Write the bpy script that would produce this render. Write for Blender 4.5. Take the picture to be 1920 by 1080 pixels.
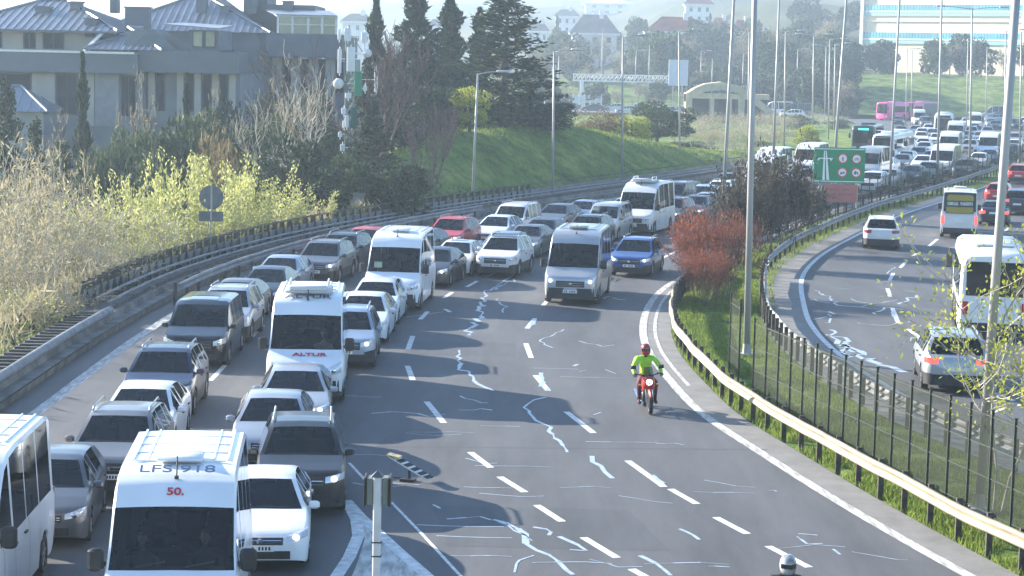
import bpy, bmesh, math, random
import numpy as np
from mathutils import Vector, Matrix
R = math.radians
random.seed(7)
for o in list(bpy.data.objects): bpy.data.objects.remove(o)
SC = bpy.context.scene
COL = SC.collection

# ------------------------------------------------------------------ camera
FPX = 3800.0; CAMH = 9.3; PITCH = math.atan(430/FPX); ROLL = R(1.3)
cam_data = bpy.data.cameras.new('camera'); cam = bpy.data.objects.new('camera', cam_data); COL.objects.link(cam)
cam_data.sensor_width = 36; cam_data.lens = FPX/1920*36; cam_data.clip_start = 0.3; cam_data.clip_end = 12000
CM = Matrix.Rotation(math.pi/2-PITCH, 3, 'X') @ Matrix.Rotation(ROLL, 3, 'Z')
cam.matrix_world = Matrix.Translation((0, 0, CAMH)) @ CM.to_4x4()
SC.camera = cam
# ------------------------------------------------------------------ light
SUN_EL = 20.0; SUN_AZ = (-0.87, 0.49)          # direction towards the sun on the ground plane
w = bpy.data.worlds.new('World'); SC.world = w; w.use_nodes = True
nt = w.node_tree; nt.nodes.clear()
out = nt.nodes.new('ShaderNodeOutputWorld'); bg = nt.nodes.new('ShaderNodeBackground'); sky = nt.nodes.new('ShaderNodeTexSky')
sky.sky_type = 'NISHITA'; sky.sun_disc = False; sky.sun_elevation = R(SUN_EL)
sky.sun_rotation = math.atan2(SUN_AZ[0], SUN_AZ[1])
sky.air_density = 1.0; sky.dust_density = 0.4; sky.ozone_density = 3.5
bg.inputs['Strength'].default_value = 0.10
nt.links.new(sky.outputs[0], bg.inputs[0]); nt.links.new(bg.outputs[0], out.inputs[0])
sd = bpy.data.lights.new('sun', 'SUN'); sd.energy = 5.0; sd.angle = R(0.5); sd.color = (1.0, 0.925, 0.81)
sun = bpy.data.objects.new('sun', sd); COL.objects.link(sun)
ce = math.cos(R(SUN_EL)); n_ = math.hypot(*SUN_AZ)
SUNV = Vector((SUN_AZ[0]/n_*ce, SUN_AZ[1]/n_*ce, math.sin(R(SUN_EL))))
sun.rotation_euler = SUNV.to_track_quat('Z', 'Y').to_euler()
SC.view_settings.view_transform = 'Standard'; SC.view_settings.look = 'None'; SC.view_settings.gamma = 1
SC.view_settings.exposure = 1.86
SC.view_settings.use_curve_mapping = False
SC.cycles.max_bounces = 6; SC.cycles.diffuse_bounces = 2; SC.cycles.glossy_bounces = 3
SC.cycles.transmission_bounces = 4; SC.cycles.transparent_max_bounces = 12; SC.cycles.volume_bounces = 0
SC.cycles.use_denoising = True
SC.cycles.sample_clamp_indirect = 6

# ------------------------------------------------------------------ photo <-> world
def ray(px, py):
    return CM @ Vector(((px-960)/FPX, -(py-540)/FPX, -1))
def G(px, py, z=0.0):
    """where the sight line of a photo point meets the level z"""
    r = ray(px, py); t = (z-CAMH)/r.z
    return Vector((r.x*t, r.y*t, z))
def PT(px, py, Y):
    r = ray(px, py); t = Y/r.y
    return Vector((r.x*t, Y, CAMH+r.z*t))
def proj(p):
    c = CM.transposed() @ (Vector(p)-Vector((0, 0, CAMH)))
    return (960+FPX*c.x/-c.z, 540-FPX*c.y/-c.z)

# ------------------------------------------------------------------ objects
def tag(o, label=None, cat=None, group=None, kind=None):
    if label: o['label'] = label
    if cat: o['category'] = cat
    if group: o['group'] = group
    if kind: o['kind'] = kind
    return o
def empty(name, loc=(0, 0, 0), rz=0.0):
    o = bpy.data.objects.new(name, None); COL.objects.link(o); o.location = loc; o.rotation_euler = (0, 0, rz)
    o.empty_display_size = 0.3
    return o
def mesh_obj(name, verts, faces, mats, parent=None, fm=None, smooth=False, angle=None):
    me = bpy.data.meshes.new(name)
    me.from_pydata([tuple(v) for v in verts], [], [tuple(f) for f in faces])
    if not isinstance(mats, (list, tuple)): mats = [mats]
    for m in mats: me.materials.append(m)
    if fm is not None: me.polygons.foreach_set('material_index', fm)
    if smooth: me.polygons.foreach_set('use_smooth', [True]*len(me.polygons))
    me.update()
    if smooth and angle: me.set_sharp_from_angle(angle=R(angle))
    o = bpy.data.objects.new(name, me); COL.objects.link(o)
    if parent: o.parent = parent
    return o
class MB:
    def __init__(s): s.v = []; s.f = []; s.m = []
    def add(s, v, f, m=0):
        b = len(s.v); s.v += [tuple(p) for p in v]; s.f += [tuple(i+b for i in q) for q in f]; s.m += [m]*len(f); return s
    def box(s, x0, x1, y0, y1, z0, z1, m=0, bev=0.0):
        if bev <= 0:
            v = [(x, y, z) for z in (z0, z1) for y in (y0, y1) for x in (x0, x1)]
            return s.add(v, [(0, 2, 3, 1), (4, 5, 7, 6), (0, 1, 5, 4), (2, 6, 7, 3), (0, 4, 6, 2), (1, 3, 7, 5)], m)
        b = bev; rings = []
        for z, i in ((z0, b), (z0+b, 0), (z1-b, 0), (z1, b)):
            X0, X1, Y0, Y1 = x0+i, x1-i, y0+i, y1-i
            rings.append([(X0+b, Y0, z), (X1-b, Y0, z), (X1, Y0+b, z), (X1, Y1-b, z), (X1-b, Y1, z), (X0+b, Y1, z), (X0, Y1-b, z), (X0, Y0+b, z)])
        v = sum(rings, []); f = []
        for k in range(3):
            for j in range(8): f.append((k*8+j, k*8+(j+1) % 8, (k+1)*8+(j+1) % 8, (k+1)*8+j))
        f.append(tuple(range(7, -1, -1))); f.append(tuple(range(24, 32)))
        return s.add(v, f, m)
    def obox(s, c, ax, ay, az, m=0):
        """oriented box: centre and three half-axis vectors"""
        c = Vector(c); ax = Vector(ax); ay = Vector(ay); az = Vector(az)
        v = [c+i*ax+j*ay+k*az for k in (-1, 1) for j in (-1, 1) for i in (-1, 1)]
        return s.add(v, [(0, 2, 3, 1), (4, 5, 7, 6), (0, 1, 5, 4), (2, 6, 7, 3), (0, 4, 6, 2), (1, 3, 7, 5)], m)
    def tube(s, pts, rad, n=6, m=0, caps=True):
        pts = [Vector(p) for p in pts]
        if not isinstance(rad, (list, tuple)): rad = [rad]*len(pts)
        rings = []; up = None
        for i, p in enumerate(pts):
            t = (pts[min(i+1, len(pts)-1)]-pts[max(i-1, 0)])
            if t.length < 1e-9: t = Vector((0, 0, 1))
            t.normalize()
            if up is None: up = t.orthogonal().normalized()
            u = (up-t*up.dot(t))
            if u.length < 1e-6: u = t.orthogonal()
            u.normalize(); up = u; w_ = t.cross(u)
            rings.append([p+(u*math.cos(2*math.pi*k/n)+w_*math.sin(2*math.pi*k/n))*rad[i] for k in range(n)])
        v = sum(rings, []); f = []
        for i in range(len(pts)-1):
            for k in range(n): f.append((i*n+k, i*n+(k+1) % n, (i+1)*n+(k+1) % n, (i+1)*n+k))
        if caps: f.append(tuple(range(n-1, -1, -1))); f.append(tuple((len(pts)-1)*n+k for k in range(n)))
        return s.add(v, f, m)
    def lathe(s, prof, c=(0, 0, 0), axis='z', n=16, m=0):
        """prof: (radius, height) pairs"""
        v = []; f = []
        for r_, h in prof:
            for k in range(n):
                a = 2*math.pi*k/n; x, y = r_*math.cos(a), r_*math.sin(a)
                p = (x, y, h) if axis == 'z' else ((x, h, y) if axis == 'y' else (h, x, y))
                v.append((p[0]+c[0], p[1]+c[1], p[2]+c[2]))
        for i in range(len(prof)-1):
            for k in range(n): f.append((i*n+k, i*n+(k+1) % n, (i+1)*n+(k+1) % n, (i+1)*n+k))
        return s.add(v, f, m)
    def quad(s, a, b, c, d, m=0): return s.add([a, b, c, d], [(0, 1, 2, 3)], m)
    def build(s, name, mats, parent=None, smooth=False, angle=None):
        return mesh_obj(name, s.v, s.f, mats, parent, s.m, smooth, angle)

# ------------------------------------------------------------------ materials
MATS = {}
def mat(name, col, rough=0.6, metal=0.0, var=0.0, vscale=3.0, coat=0.0, col2=None, bump=0.0, bscale=30.0, emit=0.0, spec=0.5, coords='Object', stretch=None, trans=0.0):
    if name in MATS: return MATS[name]
    m = bpy.data.materials.new(name); m.use_nodes = True; t = m.node_tree; b = t.nodes['Principled BSDF']
    b.inputs['Base Color'].default_value = (*col, 1); b.inputs['Roughness'].default_value = rough
    b.inputs['Metallic'].default_value = metal; b.inputs['Coat Weight'].default_value = coat
    b.inputs['Coat Roughness'].default_value = 0.05
    b.inputs['Specular IOR Level'].default_value = spec
    if emit: b.inputs['Emission Color'].default_value = (*col, 1); b.inputs['Emission Strength'].default_value = emit
    if var or col2 or bump:
        tc = t.nodes.new('ShaderNodeTexCoord'); mp = t.nodes.new('ShaderNodeMapping')
        t.links.new(tc.outputs[coords], mp.inputs[0])
        if stretch: mp.inputs['Scale'].default_value = stretch
    if var or col2:
        nz = t.nodes.new('ShaderNodeTexNoise'); nz.inputs['Scale'].default_value = vscale; nz.inputs['Detail'].default_value = 4
        t.links.new(mp.outputs[0], nz.inputs['Vector'])
        rp = t.nodes.new('ShaderNodeValToRGB'); rp.color_ramp.elements[0].position = 0.36; rp.color_ramp.elements[1].position = 0.64
        if col2: c0, c1 = col, col2
        else: c0 = tuple(max(0, c*(1-var)) for c in col); c1 = tuple(min(1, c*(1+var)) for c in col)
        rp.color_ramp.elements[0].color = (*c0, 1); rp.color_ramp.elements[1].color = (*c1, 1)
        t.links.new(nz.outputs[0], rp.inputs[0]); t.links.new(rp.outputs[0], b.inputs['Base Color'])
    if bump:
        nb = t.nodes.new('ShaderNodeTexNoise'); nb.inputs['Scale'].default_value = bscale; nb.inputs['Detail'].default_value = 3
        t.links.new(mp.outputs[0], nb.inputs['Vector'])
        bp = t.nodes.new('ShaderNodeBump'); bp.inputs['Strength'].default_value = bump; bp.inputs['Distance'].default_value = 0.05
        t.links.new(nb.outputs[0], bp.inputs['Height']); t.links.new(bp.outputs[0], b.inputs['Normal'])
    MATS[name] = m
    return m
def glass_mat(name, tint, spec=1.0):
    m = bpy.data.materials.new(name); m.use_nodes = True; t = m.node_tree; t.nodes.clear()
    o = t.nodes.new('ShaderNodeOutputMaterial'); mx = t.nodes.new('ShaderNodeMixShader')
    tr = t.nodes.new('ShaderNodeBsdfTransparent'); tr.inputs[0].default_value = (*tint, 1)
    gl = t.nodes.new('ShaderNodeBsdfGlossy'); gl.inputs['Roughness'].default_value = 0.04; gl.inputs[0].default_value = (.9, .95, 1, 1)
    fr = t.nodes.new('ShaderNodeFresnel'); fr.inputs[0].default_value = 1.5
    t.links.new(fr.outputs[0], mx.inputs[0]); t.links.new(tr.outputs[0], mx.inputs[1]); t.links.new(gl.outputs[0], mx.inputs[2])
    t.links.new(mx.outputs[0], o.inputs[0]); MATS[name] = m
    return m
GLASS = glass_mat('window_glass', (0.30, 0.35, 0.37)); TINTED = glass_mat('tinted_glass', (0.10, 0.11, 0.12))
BLACK = mat('black_plastic', (0.018, 0.018, 0.02), 0.5, var=0.3, vscale=9)
DARK = mat('dark_underbody', (0.01, 0.01, 0.012), 0.9)
SEAT = mat('seat_fabric', (0.02, 0.022, 0.028), 0.9, var=0.2, vscale=12)
TYRE = mat('tyre_rubber', (0.02, 0.02, 0.022), 0.85, var=0.3, vscale=20)
ALLOY = mat('wheel_alloy', (0.42, 0.43, 0.45), 0.35, 0.8)
CHROME = mat('chrome', (0.75, 0.76, 0.78), 0.15, 1.0)
LAMP = mat('lamp_glass', (0.62, 0.66, 0.70), 0.12, 0.3, coat=1.0)
LAMPON = mat('lamp_lit', (1.0, 0.90, 0.75), 0.2, emit=1.2)
AMBER = mat('amber_lamp', (0.9, 0.30, 0.05), 0.25, coat=1.0)
TAIL = mat('tail_lamp', (0.45, 0.015, 0.02), 0.2, coat=1.0)
TAILON = mat('brake_lamp_lit', (1.0, 0.05, 0.04), 0.2, emit=1.0)
PLATE = mat('number_plate', (0.75, 0.75, 0.72), 0.4, var=0.05)
def paint(name, col, metal=0.0, rough=0.32):
    return mat(name, col, rough, metal, coat=0.45, var=0.05, vscale=1.2)
PAINTS = {
 'white': paint('white_paint', (0.76, 0.77, 0.78)), 'white2': paint('cool_white_paint', (0.62, 0.66, 0.70)), 'white3': paint('dusty_white_paint', (0.66, 0.655, 0.63)),
 'offwhite': paint('off_white_paint', (0.66, 0.66, 0.64)),
 'silver': paint('silver_paint', (0.42, 0.44, 0.46), 0.5), 'grey': paint('grey_paint', (0.11, 0.115, 0.125), 0.4),
 'dark': paint('dark_grey_paint', (0.022, 0.024, 0.030), 0.2), 'black': paint('black_paint', (0.005, 0.0055, 0.008), 0.0, 0.16),
 'navy': paint('dark_blue_paint', (0.008, 0.016, 0.045), 0.1), 'blue': paint('blue_paint', (0.035, 0.09, 0.27), 0.3),
 'red': paint('red_paint', (0.42, 0.022, 0.02), 0.0), 'taupe': paint('taupe_paint', (0.21, 0.195, 0.185), 0.5),
 'lightblue': paint('silver_blue_paint', (0.30, 0.37, 0.46), 0.5), 'pink': paint('pink_bus_paint', (0.75, 0.07, 0.30)),
 'teal': paint('dark_teal_paint', (0.03, 0.055, 0.06), 0.3), 'brown': paint('dark_brown_paint', (0.018, 0.016, 0.016), 0.2),
}
# ------------------------------------------------------------------ vehicles
def itp(x, tab): return float(np.interp(x, [t[0] for t in tab], [t[1] for t in tab]))
class Body:
    def __init__(s, **k):
        s.__dict__.update(k)
        L, W = s.L, s.W/2
        if not hasattr(s, 'plan'):
            s.plan = [(0, W*.66), (.03, W*.78), (.10, W*.88), (.24, W*.955), (.55, W), (L-.6, W), (L-.25, W*.96), (L-.08, W*.88), (L, W*.74)]
        if not hasattr(s, 'bot'):
            s.bot = [(0, s.gc+.08), (.25, s.gc), (L-.5, s.gc), (L, s.gc+.14)]
    def zb(s, u):
        z = itp(u, s.bot)
        for uc in (s.uf, s.ur):
            Ra = s.r*1.17
            if abs(u-uc) <= Ra+1e-6: z = max(z, s.r+math.sqrt(max(0, Ra*Ra-(u-uc)**2)))
        return z
    def ring(s, u):
        W = itp(u, s.plan); top = itp(u, s.top); belt = min(itp(u, s.belt), top-.03); zb = s.zb(u)
        h = top-belt; fr = min(1, max(0, (h-.04)/(s.H-s.bc-.04)))
        y5 = W*.965; y6 = min(W*.93, (1-fr)*W*.93+fr*s.Wr); k = s.edge
        z3 = max(zb+.015, min(s.zm, belt-.12)); z4 = max(z3+.015, belt-.13)
        return [(0, zb), (W*.72, zb), (W*.965, zb), (W, z3), (W*.995, z4), (y5, max(belt, z4+.02)), (y6, belt+h*(1-.10*k)),
                (y6-s.__dict__.get('pill', .075)*k-.02*min(1, h*4), belt+h*(1-.03*k)), (y6*.5, top-.006), (0, top)]
    def top_u(s, z):     # distance behind the bumper where the profile first reaches height z
        t = s.top
        if z <= t[0][1]: return 0.0
        for a, b in zip(t, t[1:]):
            if a[1] <= z <= b[1]: return a[0]+(z-a[1])/(b[1]-a[1]+1e-9)*(b[0]-a[0])
        return t[-1][0]
    def front_u(s, y, z):
        P = [p for p in s.plan if p[0] < s.L*.3]; y = abs(y)
        uy = 0 if y <= P[0][1] else float(np.interp(y, [p[1] for p in P], [p[0] for p in P]))
        return max(uy, s.top_u(z))
    def rear_u(s, y, z):
        P = [(s.L-p[0], p[1]) for p in s.plan if p[0] > s.L*.7][::-1]; y = abs(y)
        uy = 0 if y <= P[0][1] else float(np.interp(y, [p[1] for p in P], [p[0] for p in P]))
        T = [(s.L-p[0], p[1]) for p in s.top][::-1]; uz = 0
        if z > T[0][1]:
            for a, b in zip(T, T[1:]):
                if a[1] <= z <= b[1]: uz = a[0]+(z-a[1])/(b[1]-a[1]+1e-9)*(b[0]-a[0]); break
        return max(uy, uz)
    def patch(s, mb, y0, y1, zlo, zhi, rear=False, n=6, m_=3, eps=.012, m=0):
        flo = zlo if callable(zlo) else (lambda t: zlo); fhi = zhi if callable(zhi) else (lambda t: zhi)
        v = []; f = []
        for i in range(n+1):
            t = i/n; y = y0+(y1-y0)*t
            for j in range(m_+1):
                z = flo(t)+(fhi(t)-flo(t))*j/m_
                if rear: x = -s.L/2+s.rear_u(y, z)-eps
                else: x = s.L/2-s.front_u(y, z)+eps
                v.append((x, y, z))
        c = m_+1
        for i in range(n):
            for j in range(m_): f.append((i*c+j, (i+1)*c+j, (i+1)*c+j+1, i*c+j+1))
        # skirt so that the piece has thickness
        loop = [i*c for i in range(n+1)]+[n*c+j for j in range(1, c)]+[i*c+m_ for i in range(n-1, -1, -1)]+[j for j in range(m_-1, 0, -1)]
        b = len(v); d = .05 if rear else -.05
        v += [(v[i][0]+d, v[i][1], v[i][2]) for i in loop]
        for q in range(len(loop)):
            q2 = (q+1) % len(loop); f.append((loop[q], b+q, b+q2, loop[q2]))
        mb.add(v, f, m)
    def build(s, root, pm):
        L = s.L; us = {0, .03, .10, .24, .4, .55, L-.6, L-.4, L-.25, L-.15, L-.08, L, s.cowl, s.wt, s.rt, s.rb}
        us |= {p[0] for p in s.top} | {p[0] for p in s.belt}
        for a, b in s.win: us |= {a, b}
        for uc in (s.uf, s.ur):
            Ra = s.r*1.17
            for k in range(9): us.add(uc-Ra*math.cos(math.pi*k/8))
            us |= {uc-Ra-.012, uc+Ra+.012}
        k = s.cowl
        while k < s.rb: us.add(k); k += .55
        us = sorted(u for u in us if 0 <= u <= L)
        U = [us[0]]
        for u in us[1:]:
            if u-U[-1] > .008: U.append(u)
            elif any(abs(u-q) < 1e-9 for q in (s.cowl, s.wt, s.rt, s.rb)): U[-1] = u
        rings = [s.ring(u) for u in U]; n = len(rings[0]); N = 2*n-2
        V = []
        for u, rg in zip(U, rings):
            x = L/2-u
            V += [(x, y, z) for y, z in rg]+[(x, -y, z) for y, z in rg[-2:0:-1]]
        groups = {'body': ([], [])}; panes = {}
        def inwin(a, b, w0, w1): return a >= w0-.009 and b <= w1+.009
        F = []; FM = []
        for i in range(len(U)-1):
            a, b = U[i], U[i+1]
            for j in range(N):
                q = (i*N+j, i*N+(j+1) % N, (i+1)*N+(j+1) % N, (i+1)*N+j); key = None
                jj = j if j < n-1 else N-1-j        # mirrored segment number
                if jj in (7, 8):
                    if inwin(a, b, s.cowl, s.wt): key = ('windscreen', 0)
                    elif inwin(a, b, s.rt, s.rb) and s.rearglass: key = ('rear_window', 0)
                if jj == 5:
                    for w_, (p, q2) in enumerate(s.win):
                        if inwin(a, b, p, q2): key = ('side_window', w_*2+(0 if j < n-1 else 1))
                if key: panes.setdefault(key, []).append(q); continue
                F.append(q); dark = jj in (0, 1) or (jj == 2 and s.cladding)
                FM.append(1 if dark else 0)
        c0 = len(V); V.append((L/2+.012, 0, (rings[0][0][1]+rings[0][-1][1])/2)); V.append((-L/2-.008, 0, (rings[-1][0][1]+rings[-1][-1][1])/2))
        e = (len(U)-1)*N
        for j in range(N):
            F.append((c0, (j+1) % N, j)); FM.append(0); F.append((c0+1, e+j, e+(j+1) % N)); FM.append(0)
        F = [tuple(reversed(f)) for f in F]
        mesh_obj('body', V, F, [pm, BLACK], root, FM, True, 38)
        for (nm, k), qs in panes.items():
            ids = sorted({i for q in qs for i in q}); mp = {a: b for b, a in enumerate(ids)}
            mesh_obj(nm, [V[i] for i in ids], [tuple(mp[i] for i in reversed(q)) for q in qs], GLASS if nm == 'windscreen' else s.sideglass, root, None, True, 50)

def wheel(root, x, y, r, w_=.2, hub=None):
    mb = MB(); h = w_/2; s = 1 if y > 0 else -1
    mb.lathe([(r*.62, -h), (r*.93, -h), (r, -h*.7), (r, h*.7), (r*.93, h), (r*.62, h), (r*.62, -h)], (0, 0, 0), 'y', 20)
    t = mb.build('wheel', TYRE, root, True, 40); t.location = (x, y, r)
    m2 = MB(); yo = s*h*.75
    m2.lathe([(.001, yo-s*.05), (r*.62, yo-s*.06), (r*.64, yo)], (0, 0, 0), 'y', 20, 1)
    for k in range(5):
        a = 2*math.pi*k/5+.3; c, d = math.cos(a), math.sin(a)
        m2.obox((c*r*.33, yo, d*r*.33), (c*r*.30, 0, d*r*.30), (0, .018, 0), (-d*r*.085, 0, c*r*.085), 0)
    m2.lathe([(r*.55, yo-s*.02), (r*.64, yo+s*.012), (r*.645, yo-s*.02)], (0, 0, 0), 'y', 20, 0)
    m2.lathe([(r*.15, yo-s*.02), (r*.14, yo+s*.03), (.001, yo+s*.035)], (0, 0, 0), 'y', 10, 0)
    m2.build('rim', [hub or ALLOY, DARK], t, False)
def mirror(root, x, y, z, m, big=False):
    mb = MB(); s = 1 if y > 0 else -1
    if big: mb.box(x-.06, x+.09, y+s*.02-.0, y+s*.26, z-.16, z+.18, 0, .04) if s > 0 else mb.box(x-.06, x+.09, y-.26, y-.02, z-.16, z+.18, 0, .04); mb.obox((x, y-s*.02, z-.05), (.03, 0, 0), (0, .07, 0), (0, 0, .04))
    else: (mb.box(x-.05, x+.09, y+.03, y+.23, z-.07, z+.07, 0, .035) if s > 0 else mb.box(x-.05, x+.09, y-.23, y-.03, z-.07, z+.07, 0, .035)); mb.obox((x+.01, y-s*.01, z-.05), (.03, 0, 0), (0, .06, 0), (0, 0, .02))
    mb.build('wing_mirror', m, root, True, 40)
def seats(root, s, rows, zc=.45):
    mb = MB()
    for (u, ys) in rows:
        x = s.L/2-u
        for y in ys:
            mb.box(x-.25, x+.25, y-.24, y+.24, zc-.1, zc+.08, 0, .04); mb.box(x-.36, x-.22, y-.23, y+.23, zc, zc+.58, 0, .04)
            mb.box(x-.36, x-.27, y-.12, y+.12, zc+.62, zc+.82, 0, .03)
    mb.build('seats', SEAT, root)
    m2 = MB(); x = s.L/2-s.cowl; z = itp(s.cowl, s.top)
    m2.box(x-.55, x-.02, -s.W*.40, s.W*.40, z-.30, z-.05, 0, .05)
    m2.build('dashboard', SEAT, root)
    m3 = MB(); m3.box(-s.L/2+.8, s.L/2-1.0, -s.W*.42, s.W*.42, s.gc+.08, s.gc+.12); m3.build('cabin_floor', SEAT, root)
LIT = {}
def lamps_front(root, s, y0, y1, zi, zo, h, lit=False, h2=None):
    for sg in (1, -1):
        mb = MB()
        s.patch(mb, sg*y0, sg*y1, lambda t: zi+(zo-zi)*t, lambda t: (zi+h)+(zo+(h2 or h)-zi-h)*t, n=6)
        if sg < 0: mb.f = [tuple(reversed(f)) for f in mb.f]
        o = mb.build('headlight', LAMP, root, True, 40)
        m2 = MB(); m2_y = (y0*.55+y1*.45); zc = zi+(zo-zi)*.45+h*.5; x = s.L/2-s.front_u(m2_y, zc)+.02
        m2.lathe([(.001, .03), (.05, .015), (.062, 0)], (x, sg*m2_y, zc), 'x', 10); m2.build('lamp_lens', LAMPON if lit else CHROME, o)
def lamps_rear(root, s, y0, y1, z0, z1, lit=False):
    for sg in (1, -1):
        mb = MB(); s.patch(mb, sg*y0, sg*y1, z0, z1, rear=True, n=5)
        if sg > 0: mb.f = [tuple(reversed(f)) for f in mb.f]
        mb.build('tail_light', TAILON if lit else TAIL, root, True, 40)
def fascia(root, s, grille, lower, plate_z, chrome=True, bumper=None, gm=None):
    y, z0, z1 = grille; mb = MB(); s.patch(mb, -y, y, z0, lambda t: z1, n=8, eps=.012)
    o = mb.build('grille', gm or BLACK, root, True, 40)
    if chrome:
        m2 = MB(); zc = (z0+z1)/2
        for z in (z0+(z1-z0)*.33, z0+(z1-z0)*.66): s.patch(m2, -y*.94, y*.94, z-.006, z+.006, n=8, m_=1, eps=.022)
        m2.lathe([(.001, .03), (.055, .026), (.06, 0)], (s.L/2-s.front_u(0, zc)+.015, 0, zc), 'x', 12)
        m2.build('grille_trim', CHROME, o)
    if lower:
        y, z0, z1 = lower; mb = MB(); s.patch(mb, -y, y, z0, z1, n=8, eps=.014); mb.build('air_intake', BLACK, root, True, 40)
    if bumper:
        mb = MB(); w2 = s.W/2*.97; s.patch(mb, -w2, w2, bumper[0], bumper[1], n=16, eps=.008); mb.build('bumper', BLACK, root, True, 40)
    if plate_z:
        mb = MB(); x = s.L/2-s.front_u(0, plate_z)+.028; mb.box(x-.03, x+.004, -.26, .26, plate_z-.057, plate_z+.057, 0, .004)
        p = mb.build('number_plate', PLATE, root)
        m2 = MB()
        for k in range(7):
            if k != 2: m2.box(x+.004, x+.006, -.2+k*.06, -.165+k*.06, plate_z-.032, plate_z+.032)
        m2.build('plate_characters', BLACK, p)
def rear_kit(root, s, plate_z, bumper, lights, lit=False):
    lamps_rear(root, s, *lights, lit=lit)
    mb = MB(); w2 = s.W/2*.96; s.patch(mb, -w2, w2, bumper[0], bumper[1], rear=True, n=16, eps=.01)
    mb.f = [tuple(reversed(f)) for f in mb.f]; mb.build('rear_bumper', BLACK, root, True, 40)
    x = -s.L/2+s.rear_u(0, plate_z)-.022
    mb = MB(); mb.box(x-.01, x+.03, -.26, .26, plate_z-.057, plate_z+.057); mb.build('number_plate', PLATE, root)
def rails(root, s, z, u0, u1, m=None):
    mb = MB()
    for sg in (1, -1):
        y = sg*(s.Wr-.06); x0, x1 = s.L/2-u0, s.L/2-u1
        mb.tube([(x0, y, z-.05), (x0-.12, y, z+.02), (x1+.12, y, z+.02), (x1, y, z-.05)], .022, 6)
    mb.build('roof_rails', m or ALLOY, root, True)
def seams(root, s, us, z1=None):
    mb = MB()
    for u in us:
        for sg in (1, -1):
            r0 = s.ring(u); x = s.L/2-u; pts = [(x, sg*(y+.004), z) for y, z in r0[2:6]]
            for a, b in zip(pts, pts[1:]): mb.quad((a[0]-.008, a[1], a[2]), (a[0]+.008, a[1], a[2]), (b[0]+.008, b[1], b[2]), (b[0]-.008, b[1], b[2]))
    for u in (us[0]+.85, us[1]+.85 if len(us) > 1 else us[0]+.85):
        for sg in (1, -1):
            W = itp(u, s.plan); x = s.L/2-u; z = itp(u, s.belt)-.16
            mb.box(x-.09, x+.09, *sorted((sg*W*.99, sg*(W+.035))), z-.014, z+.014)
    mb.build('door_seams', BLACK, root)

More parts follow.
